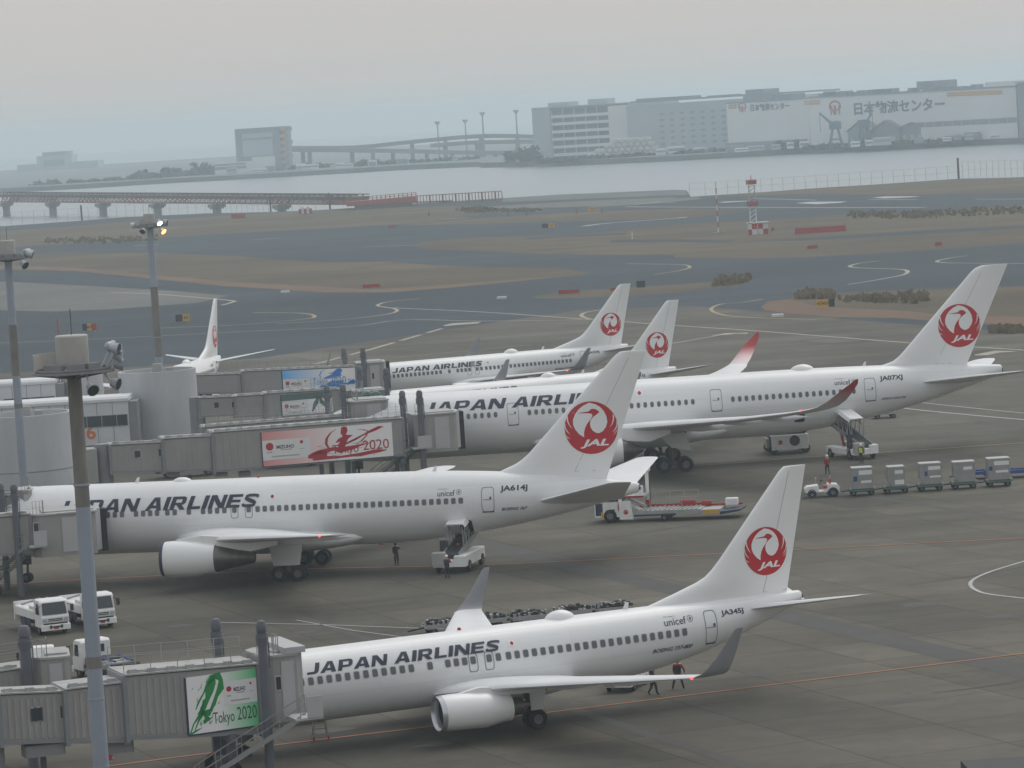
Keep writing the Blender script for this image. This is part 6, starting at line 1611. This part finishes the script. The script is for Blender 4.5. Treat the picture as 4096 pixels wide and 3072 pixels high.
t = thing('landing_platform', 'dark platform with a railing at the right end of the truss bridge', 'platform', (y0.x, 1470, 0))
s_ = KD / F_PX * 1560
m = MB(); m.box(-6, 16, -5, 5, -5, 1.5); m.build('pier_wall', PIERC, t); m = MB(); m.hexa([(-9, -6, 1.503), (18, -6, 1.503), (18, 6, 1.503), (-9, 6, 1.503), (-9, -6, 3.2), (18, -6, 3.8), (18, 6, 3.8), (-9, 6, 3.2)]); rail(m, [(-9, -6, 3.2), (18, -6, 3.8)], 1.5, 16, .22); m.build('deck', TRUSS, t)
a, b = gnd(874, 441), gnd(1085, 433)
t = thing('light_gantry', 'long low red gantry of lamp posts running inland from the truss bridge', 'gantry', (a.x, a.y, 0), heading(a, b))
l = (b - a).length; m = MB(); n = 30
for i in range(n + 1): m.bar((l * i / n, 0, 0), (l * i / n, 0, 3.0 + .6 * i / n), .24 if i % 4 else .5)
m.bar((0, 0, 3.0), (l, 0, 3.6), .3); m.bar((0, 0, .6), (l * .5, 0, .6), .5); m.build('gantry_frame', TRUSS, t)
g = gnd(660, 462); t = thing('striped_barrier', 'red and white striped blocks on the grass under the truss bridge', 'barrier', (g.x, g.y, 0))
m = MB()
for k in range(5): m.use(k % 2).box(-2.5 + k, -1.51 + k, -.5, .5, 0, 2.0 + .6 * (k % 2))
m.build('block', (OBRED, POSTW), t)

# grass blades and bushes on the verges
BUSHM = ground_mat('bush_olive', (.19, .15, .095), (.26, .205, .13), .05, .4)
def inside(p, poly):
    x, y = p; c = False; j = len(poly) - 1
    for i in range(len(poly)):
        (xi, yi), (xj, yj) = poly[i], poly[j]
        if (yi > y) != (yj > y) and x < (xj - xi) * (y - yi) / (yj - yi) + xi: c = not c
        j = i
    return c
rnd = random.Random(11)
def tufts(poly, n, h0, h1, w0, w1, m_, name='dry_grass'):
    mb = MB(); xs = [max(-150, min(2360, p[0])) for p in poly]; ys = [p[1] for p in poly]; k = 0; tries = 0
    while k < n and tries < n * 12:
        tries += 1
        u, v = rnd.uniform(min(xs), max(xs)), rnd.uniform(min(ys), max(ys))
        if not inside((u, v), poly): continue
        g = gnd(u, v); h, w = rnd.uniform(h0, h1), rnd.uniform(w0, w1)
        for q in range(3):
            a = rnd.uniform(0, pi); dx, dy = cos(a) * w / 2, sin(a) * w / 2; ox, oy = rnd.uniform(-.3, .3) * w, rnd.uniform(-.3, .3) * w; lean = rnd.uniform(-.3, .3) * h
            mb.add([(g.x + ox - dx, g.y + oy - dy, 0), (g.x + ox + dx, g.y + oy + dy, 0), (g.x + ox + dx * .7 + lean, g.y + oy + dy * .7, h * rnd.uniform(.6, 1)), (g.x + ox - dx * .6 + lean, g.y + oy - dy * .6, h * rnd.uniform(.6, 1))], [(0, 1, 2, 3)])
        k += 1
    o = mb.build(name, m_); o['kind'] = 'stuff'; return o
for q, n_, nm in ((CC([(250, 390), (270, 350), (480, 330), (480, 360), (330, 385)]), 160, 'b'), (CC([(760, 470), (800, 432), (1000, 432), (1010, 470)]), 200, 'b'), (CC([(1000, 470), (1250, 455), (1600, 440), (1600, 500), (1100, 490)]), 120, 'b'), (Z3([(1090, 985), (1100, 950), (1500, 945), (2212, 920), (2212, 955), (1500, 990)]), 260, 'b'), (A4([(250, 275), (300, 250), (600, 245), (800, 240), (1000, 230), (1000, 260), (700, 275)]), 160, 'b'), (Z2([(830, 935), (950, 915), (1000, 930), (1400, 930), (1300, 945), (900, 950)]), 160, 'b'), (CC([(2000, 685), (2060, 660), (2200, 665), (2200, 690)]), 60, 'b')):
    tufts(q, n_, .4, 1.3, .5, 1.2, BUSHM, 'scrub')

# ================================================================== FAR SHORE
BLDW = mat('warehouse_white', (.72, .74, .75), .7, noise=.06, scale=.05)
BLDG = mat('warehouse_grey', (.42, .47, .51), .7, noise=.08, scale=.05)
BLDD = mat('warehouse_shadow_deck', (.17, .20, .23), .8)
BLDS = mat('warehouse_slate', (.24, .28, .32), .8, noise=.1, scale=.05)
SIGNB = mat('sign_slate_blue', (.07, .09, .14), .6)
SIGNR = mat('sign_red', (.40, .08, .07), .6)
SIGNO = mat('sign_orange', (.58, .30, .09), .6)
VIAD = mat('viaduct_concrete', (.22, .23, .24), .8, noise=.1, scale=.03)
LEAF = mat('far_foliage', (.028, .036, .026), .9, noise=.4, scale=.05)
CRANE = mat('crane_blue', (.07, .13, .20), .6)
class Facade:
    """upright wall through two photo columns at chosen distances"""
    def __init__(s, u0, y0, u1, y1):
        a, b = at(u0, 300, y0), at(u1, 300, y1)
        s.f = Face(a.x, a.y, atan2(b.y - a.y, b.x - a.x)); s.th = s.f.th; s.o = a
        s.L = hypot(b.x - a.x, b.y - a.y)
    def __call__(s, u, v): return s.f(u, v)
def building(label, F, depth, parts):
    root = thing('warehouse' if 'warehouse' in label or 'logistics' in label else 'building', label, 'building', (F.o.x, F.o.y, 0), F.th)
    return root
# multi-storey lorry ramp building
F = Facade(1152, 2560, 1360, 2530)
r = building('grey warehouse with dark open floors, left end of the far row', F, 60, None)
x1 = F(1356, 250)[0]; zt_ = F(1180, 234)[1]
m = MB(); m.box(0, x1, 3.0, 90, .4, zt_); m.box(0, F(1190, 280)[0], 0, 3.0, .4, zt_); wl = m.build('wall', BLDG, r)
xa, xb = F(1192, 280)[0], F(1316, 280)[0]
for k, v in enumerate((250, 266, 283, 299, 316, 333)):
    z = F(1250, v - 4)[1]; m = MB(); m.box(xa, xb, -.2, 2.9, z - 2.0, z); m.build('parapet', BLDW, r)
m = MB(); m.box(xa, xb, 2.8, 2.95, .5, zt_ - 1.5); m.build('open_deck', BLDD, r)
m = MB()
for k in range(6): x = xa + (xb - xa) * k / 5; m.box(x - .35, x + .35, .3, 1.0, .5, zt_ - 1)
m.build('deck_column', BLDG, r)
m = MB(); m.box(xb + .01, x1, -.4, 3.0, 6, zt_ - 1); m.build('stair_block', BLDW, r)
m = MB(); m.box(0, x1, -.3, 90, zt_ + .003, zt_ + .8)
m.box(10, 26, 5, 20, zt_ + .8, zt_ + 3.5); m.box(38, 52, 8, 22, zt_ + .8, zt_ + 4.2); m.build('roof', BLDG, r)
# gridded building
F = Facade(1357, 2520, 1690, 2450)
r = building('grey warehouse with rows of small windows, second in the far row', F, 80, None)
x1 = F(1690, 250)[0]; z0 = F(1357, 226)[1]; z1 = F(1690, 200)[1]
m = MB(); m.hexa([(.02, 0, .4), (x1, 0, .4), (x1, 80, .4), (.02, 80, .4), (.02, 0, z0 - 1), (x1, 0, z1 - 2), (x1, 80, z1 - 2), (.02, 80, z0 - 1)]); m.build('wall', BLDG, r)
zz = (z0 + z1) / 2 - 2
for i in range(11):
    for j in range(6):
        x, z = 26 + i * (x1 - 32) / 11, 6 + j * (zz - 9) / 6
        m = MB(); m.box(x, x + 3.2, -.15, -.003, z, z + 1.3); m.build('window', BLDS, r)
m = MB(); m.box(2, x1 - 2, 2, 78, zz + 2.003, zz + 3.2)
for a, b, h in ((4, 40, 4.6), (60, 72, 3.8)): m.box(a, b, 6, 30, zz + 3.2, zz + h)
m.box(F(1602, 210)[0], F(1640, 210)[0], 5, 25, zz, zz + 6); m.build('roof', BLDS, r)
# logistics blocks with lettering
F = Facade(1573, 2400, 1745, 2360)
r = building('white logistics block with the smaller blue lettering and red emblem', F, 80, None)
x1 = F(1747, 250)[0]; zt_ = F(1660, 219)[1]; zb_ = .4
m = MB(); m.box(0, x1, 0, 70, zb_, zt_); m.build('wall', BLDW, r)
def wall_text(r, F, s, u0, u1, vt, vb, m_, off=.02):
    xa, za = F(u0, vb); xb, zb = F(u1, vb + (u1 - u0) * -.062); _, zc = F(u0, vt)
    ps = text_at(s, xa, xb, za, zc, off, 0, (zb - za) / (xb - xa) * 0)
    decal('wall_lettering', [(ps, 0, 0)], (m_,), r, lambda x, z: .25, off=0, smooth=False)
def nh(r, F, u, v, s):
    x, z = F(u, v)
    k = lambda a, b: (x + a * s, z + b * s)
    arc = stroke([k(-.95 * cos(t), .25 + .72 * sin(t)) for t in [pi * i / 10 for i in range(11)]], .26 * s)
    arc += stroke([k(-.95, .25), k(-.95, -.1)], .26 * s) + stroke([k(.95, .25), k(.95, -.1)], .26 * s)
    for a in (-.75, -.12): arc += stroke([k(a, -1), k(a, .35)], .2 * s)
    arc += stroke([k(-.75, .35), k(-.12, -1)], .2 * s)
    for a in (.12, .75): arc += stroke([k(a, -1), k(a, .35)], .2 * s)
    arc += stroke([k(.12, -.3), k(.75, -.3)], .2 * s)
    decal('emblem', [(arc, 0, 0)], (SIGNR,), r, lambda x, z: .25, off=0, smooth=False)
wall_text(r, F, '日本物流センター', 1622, 1706, 225, 241, SIGNB, .03); nh(r, F, 1604, 232, 2.9)
def stripes(r, F, u0, u1, v):
    for dv in (0, 5): 
        (xa, za), (xb, zb) = F(u0, v + dv), F(u1, v + dv - (u1 - u0) * .045)
        decal('stripe', [([[(xa, za - .5), (xb, zb - .5), (xb, zb + .5), (xa, za + .5)]], 0, 0)], (SIGNO,), r, lambda x, z: .25, off=0, smooth=False)
stripes(r, F, 1574, 1592, 228)
m = MB(); m.box(0, x1, -.4, 70, zt_ + .003, zt_ + .9); m.box(6, 22, 10, 30, zt_ + .9, zt_ + 5); m.box(28, 40, 14, 30, zt_ + .9, zt_ + 4); m.build('roof', BLDS, r)
m = MB(); m.box(2, x1 - 2, -6, -.01, .4, 6); m.build('loading_canopy', BLDS, r)
F = Facade(1752, 2340, 2197, 2240)
r = building('long white logistics warehouse with big blue lettering and orange stripes', F, 90, None)
x1 = F(2197, 250)[0]; z0, z1 = F(1752, 212)[1], F(2197, 188)[1]
m = MB(); m.hexa([(0, 0, .4), (x1, 0, .4), (x1, 80, .4), (0, 80, .4), (0, 0, z0), (x1, 0, z1), (x1, 80, z1), (0, 80, z0)]); m.build('wall', BLDW, r)
wall_text(r, F, '日本物流センター', 1846, 2042, 221, 249, SIGNB, .03); nh(r, F, 1804, 233, 4.2)
stripes(r, F, 1737, 1772, 220); stripes(r, F, 2046, 2166, 202)
m = MB(); m.hexa([(0, -.5, z0 + .003), (x1, -.5, z1 + .003), (x1, 80, z1 + .003), (0, 80, z0 + .003), (0, -.5, z0 + 1), (x1, -.5, z1 + 1), (x1, 80, z1 + 1), (0, 80, z0 + 1)])
rr = random.Random(5)
for k in range(34):
    x = rr.uniform(4, x1 - 4); w = rr.uniform(2, 7); zz = z0 + (z1 - z0) * x / x1; m.box(x, x + w, 4, 12, zz + 1, zz + rr.uniform(2.0, 3.6))
xa = F(1968, 200)[0]; m.box(xa, xa + 13, 6, 30, z0 + 1, F(1985, 176)[1]); xa = F(2128, 180)[0]
m.build('roof', BLDS, r); m = MB(); m.box(xa, x1 - .05, -.02, 79, z1 + 1.003, F(2160, 176)[1]); m.build('upper_storey', BLDW, r)
m = MB(); xa = F(1980, 270)[0]
for k in range(11): m.box(xa + k * (x1 - xa) / 11, xa + k * (x1 - xa) / 11 + 6, -.3, -.003, 9.5, 12.5)
m.build('loading_bay', BLDS, r)
F = Facade(2203, 2230, 2400, 2200); r = building('dark grey building cut by the right edge of the photo', F, 60, None); m = MB(); m.box(0, 70, 0, 50, .4, F(2206, 180)[1]); m.build('wall', BLDS, r); m = MB(); m.box(-1, 71, -1, 51, F(2206, 180)[1] + .003, F(2206, 180)[1] + 1); m.build('roof', BLDG, r)
# quay sheds
def shed(label, u0, u1, vb, vt, y, pitch=.35, col=BLDS):
    F = Facade(u0, y, u1, y - 8); r = thing('quay_shed', label, 'shed', (F.o.x, F.o.y, 0), F.th, 'sheds on the far quay')
    w = F.L; h = max(3, F((u0 + u1) / 2, vt)[1]); e = h * (1 - pitch)
    m = MB(); m.prism([(0, 0, .4), (w, 0, .4), (w, 0, e), (w / 2, 0, h), (0, 0, e)], (0, 30, 0)); m.build('wall', col, r)
    for k in range(3): m = MB(); m.box(w * (.12 + .3 * k), w * (.26 + .3 * k), -.2, -.003, .5, e * .55); m.build('shutter', BLDG, r)
    m = MB(); m.loft([[(-1, yy, e - .2), (w / 2, yy, h + .15), (w + 1, yy, e - .2), (w + 1, yy, e + .3), (w / 2, yy, h + .7), (-1, yy, e + .3)] for yy in (-.8, 31)]); m.build('roof', VIAD, r)
shed('dark gabled shed left of the two blue quay cranes\' right arm', 1832, 1880, 302, 265, 2300)
shed('dark gabled shed in the middle of the far quay', 1884, 1942, 300, 262, 2296)
shed('wide dark shed under the big lettering', 1944, 2000, 298, 266, 2292, .2)
shed('wide dark shed right of the middle sheds', 2002, 2066, 296, 266, 2288, .2)
shed('slate shed second from the right edge', 2068, 2130, 293, 268, 2284, .2)
shed('tallest slate shed near the right edge of the far quay', 2132, 2215, 290, 262, 2280, .3)
def crane(label, u, y, vt, vb, flip=1):
    g = at(u, vb, y); zt_ = at(u, vt, y).z; r = thing('quay_crane', label, 'crane', (g.x, y, .4), 0, 'blue quay cranes')
    m = MB()
    for a in (-4, 4):
        for b in (-4, 4): m.bar((a, b, 0), (a * .4, b * .4, 11), 1.1)
    m.bar((-3, -4, 5), (3, -4, 5), .9); m.build('portal', CRANE, r)
    m = MB(); m.rbox(-3.5, 3.5, -3, 3, 11, 16, .4); m.build('machine_house', CRANE, r)
    m = MB(); m.bar((-flip * 2, 0, 14), (-flip * 9, 0, zt_), 1.2); m.bar((flip * 1, 0, 16), (-flip * 1.5, 0, zt_ * .72), .8); m.bar((-flip * 1.5, 0, zt_ * .72), (-flip * 9, 0, zt_), .4); m.bar((-flip * 9, 0, zt_), (-flip * 9, 0, zt_ - 12), .4); m.build('jib', CRANE, r)
crane('blue quay crane left of the gabled sheds, before the white wall', 1806, 2300, 243, 312)
crane('blue quay crane in front of the gabled sheds', 1868, 2285, 246, 308, -.6)
# stacked white drums beside the ramp building
D = thing('storage_tank', 'white drum of the big stack on the far quay', 'tank', (0, 0, 0), 0, 'white drums stacked on the far quay')
m = MB(); m.lathe([(.02, -2.6), (1.35, -2.5), (1.5, -2.2), (1.5, 2.2), (1.35, 2.5), (.02, 2.6)], (0, 0, 1.5), 'y', 12); m.build('shell', POSTW, D, True)
m = MB(); m.lathe([(1.5, -.9), (1.58, -.88), (1.58, -.72), (1.5, -.7)], (0, 0, 1.5), 'y', 12); m.build('hoop', BLDG, D)
k = 0
for row in range(4):
    for i in range(24 - row * 4):
        u = 1268 + row * 20 + i * 6.8
        if u > 1425: break
        o = D if k == 0 else copy_tree(D); k += 1
        q = at(u, 300, 2490 + (i % 2) * 2); o.location = (q.x, q.y, .4 + row * 3.0)
# tower-block and ghost building on the left
F = Facade(508, 2880, 612, 2874); r = building('tall stepped concrete block with a stair tower, left of the viaduct', F, 50, None)
x1 = F(606, 320)[0]; zt_ = F(555, 276)[1]
m = MB(); m.box(0, x1, 0, 40, .4, zt_); m.build('wall', BLDS, r)
m = MB(); m.box(x1 * .16, x1 * .84, -.6, -.01, 12.5, zt_ - 4); m.build('recessed_panel', BLDG, r)
m = MB(); m.box(x1 * .17, x1 * .83, -.8, -.61, zt_ - 9, zt_ - 7.5); m.build('window_band', BLDS, r)
m = MB(); m.box(-14, x1 * .83, -14, -.9, .4, 9); m.box(x1 * .45, x1 * .95, -16, -14.01, .4, 12); m.build('lower_block', BLDW, r)
m = MB(); m.box(-14.2, x1 * .3, -14.3, -14.002, 4, 6); m.box(-14.2, x1 * .3, -14.3, -14.002, 7, 8.2); m.build('lower_window_band', BLDS, r)
m = MB()
for j in range(6): m.box(x1 + .02, x1 + 6.2 + (j % 2), -1, 12, 5 + j * 5, 8 + j * 5)
m.build('stair_tower', BLDS, r)
for j in range(6): m = MB(); m.box(x1 + 1.0, x1 + 4.5, -1.3, -1.01, 5.6 + j * 5, 7.6 + j * 5); m.build('stair_opening', SIGNO, r)
F = Facade(76, 4300, 152, 4300); r = building('ghostly pale building almost lost in the haze at the far left', F, 60, None)
x1 = F.L; zt_ = F(110, 336)[1]
m = MB(); m.box(0, x1, 0, 60, .4, zt_); m.box(-22, x1 + 30, -5, 60, .4, zt_ * .5); m.build('wall', BLDG, r); m = MB(); m.box(6, x1 - 4, 4, 50, zt_ + .01, zt_ + 4); m.build('roof', BLDS, r)
m = MB(); m.box(x1 * .2, x1 * .8, -5.3, -5.01, 5, 12); m.build('window', BLDS, r)
# viaducts
def viaduct(label, pts, w, pier_every, y):
    p = [at(u, v, yy) for (u, v), yy in zip(pts, y)]; o = Vector((p[0].x, p[0].y, 0)); t = thing('viaduct', label, 'viaduct', o)
    q = []
    for i in range(len(p) - 1):
        p0, p1, p2, p3 = p[max(0, i - 1)], p[i], p[i + 1], p[min(len(p) - 1, i + 2)]
        for k in range(5): s = k / 5; q.append(.5 * ((2 * p1) + (p2 - p0) * s + (2 * p0 - 5 * p1 + 4 * p2 - p3) * s * s + (3 * p1 - p0 - 3 * p2 + p3) * s ** 3) - o)
    q.append(p[-1] - o)
    m = MB(); m.loft([[(c.x, c.y - w / 2, c.z - 2.2), (c.x, c.y + w / 2, c.z - 2.2), (c.x, c.y + w / 2, c.z + 1.0), (c.x, c.y - w / 2, c.z + 1.0)] for c in q]); m.build('deck', VIAD, t)
    for i in range(2, len(q), pier_every):
        c = q[i]; m = MB(); m.box(c.x - 1.6, c.x + 1.6, c.y - 2, c.y + 2, .4, c.z - 2.203); m.build('pier', VIAD, t)
viaduct('curving upper viaduct ramp climbing behind the far shore', [(620, 318), (760, 317), (860, 308), (930, 301), (1010, 294), (1080, 292), (1165, 294)], 10, 5, [3000, 3000, 3010, 3010, 3000, 2990, 2980])
viaduct('flat lower viaduct along the far shore', [(600, 322), (760, 323), (900, 325), (1000, 328), (1165, 328)], 12, 3, [2950, 2940, 2930, 2920, 2910])
viaduct('pale road deck between the viaducts and the ramp building', [(930, 313), (1030, 306), (1165, 304)], 8, 3, [2960, 2960, 2960])
for lb, u, vt, vb, y in (('leftmost tall lamp mast behind the viaduct', 948, 264, 318, 3100), ('second tall lamp mast behind the viaduct', 1008, 260, 318, 3100), ('tallest lamp mast behind the viaduct, with a pale shaft', 1046, 244, 318, 2950), ('lamp mast nearest the ramp building', 1119, 239, 318, 2950)):
    g = at(u, vb, y); zt_ = at(u, vt, y).z; t = thing('high_lamp_mast', lb, 'light mast', (g.x, y, .4), 0, 'tall lamp masts on the far shore')
    m = MB(); m.tube((0, 0, 0), (0, 0, zt_), .75, .45, 8); m.build('mast_pole', VIAD, t)
    m = MB(); m.lathe([(.5, -3.0), (2.4, -.3), (2.4, .3), (.4, .5)], (0, 0, zt_), 'z', 10); m.build('lamp_ring', BLDG, t)
# foliage along the far shore
def wood(name, spans):
    mb = MB()
    for u0, u1, vt, y, n in spans:
        for k in range(n):
            u = rnd.uniform(u0, u1); yy = y + rnd.uniform(-12, 12); ztop = max(2.5, at(u, vt, yy).z * rnd.uniform(.45, 1.0)); g = at(u, 300, yy); R = rnd.uniform(2.0, 4.2)
            for q in range(26):
                a, b = rnd.uniform(0, 2 * pi), rnd.uniform(-1, 1); rr_ = R * rnd.uniform(.5, 1); c = Vector((g.x + rr_ * cos(a) * sqrt(1 - b * b), yy + rr_ * sin(a) * sqrt(1 - b * b), max(.6, ztop - R * .8 + rr_ * b * .8)))
                s = rnd.uniform(.5, 1.3); e1 = Vector((rnd.uniform(-1, 1), rnd.uniform(-1, 1), rnd.uniform(-1, 1))).normalized() * s; e2 = Vector((rnd.uniform(-1, 1), rnd.uniform(-1, 1), rnd.uniform(-1, 1))).normalized() * s
                mb.add([c - e1 - e2, c + e1 - e2, c + e1 + e2, c - e1 + e2], [(0, 1, 2, 3)])
            mb.bar((g.x, yy, .3), (g.x, yy, ztop - R * .5), .5)
    o = mb.build(name, LEAF); o['kind'] = 'stuff'
wood('far_wood', [(270, 345, 372, 2880, 26), (290, 330, 366, 2880, 10), (345, 500, 362, 2900, 60), (410, 500, 350, 2900, 24), (620, 760, 352, 2900, 50), (760, 1030, 344, 2840, 90), (1090, 1160, 325, 2530, 26), (1120, 1160, 312, 2530, 16), (1160, 1450, 344, 2450, 60), (1450, 1580, 336, 2430, 34), (1575, 1740, 322, 2390, 60), (1680, 1730, 300, 2360, 16), (1740, 1840, 318, 2320, 30), (1840, 2212, 302, 2270, 90), (60, 270, 388, 2900, 40)])
def shore_clutter():
    rr = random.Random(9); i = 0
    for u0, u1, v, y in ((500, 620, 368, 2850), (640, 1030, 345, 2820), (1420, 1570, 330, 2440), (1580, 1800, 318, 2350), (1840, 2200, 298, 2262)):
        for k in range(int((u1 - u0) / 28)):
            u = rr.uniform(u0, u1); g = at(u, v, y); w, h = rr.uniform(4, 11), rr.uniform(2.4, 5)
            t = thing('quay_hut', 'small pale hut or parked trailer on the far quay', 'hut', (g.x, y - rr.uniform(0, 12), .4), 0, 'pale huts and trailers on the far quay')
            m = MB(); m.rbox(-w / 2, w / 2, -2, 2, .3, h, .25); m.build('wall', (BLDW, BLDG, BLDW, VIAD)[k % 4], t); m = MB(); m.box(-w * .46, w * .46, -2.1, -2.003, h * .45, h * .75); m.build('window_band', BLDS, t)
shore_clutter()

p0, p1 = at(2098, 1645, 120), at(2235, 1634, 120)
t = thing('terminal_block', 'dark flat-roofed terminal block at the bottom right edge of the photo', 'building', (p0.x, 120, 0), radians(2))
m = MB(); m.box(0, 12, -40, 0, 0, p0.z - .35); m.build('wall', COLM, t)
m = MB(); m.box(-.3, 12.3, -40.3, .3, p0.z - .347, p0.z); m.build('roof', VBLK, t)

# ================================================================== HAZE
hm = bpy.data.materials.new('haze_air'); hm.use_nodes = True
nt = hm.node_tree; nt.nodes.clear()
ho = nt.nodes.new('ShaderNodeOutputMaterial'); hv = nt.nodes.new('ShaderNodeVolumePrincipled')
hv.inputs['Color'].default_value = (.79, .94, 1.0, 1)
hv.inputs['Density'].default_value = 0.00024
hv.inputs['Anisotropy'].default_value = 0.35
nt.links.new(hv.outputs[0], ho.inputs['Volume'])
mb = MB(); mb.box(-3600, 3600, -120, 9300, -6.0, 62.0)
hz = mb.build('haze', hm); hz['kind'] = 'stuff'
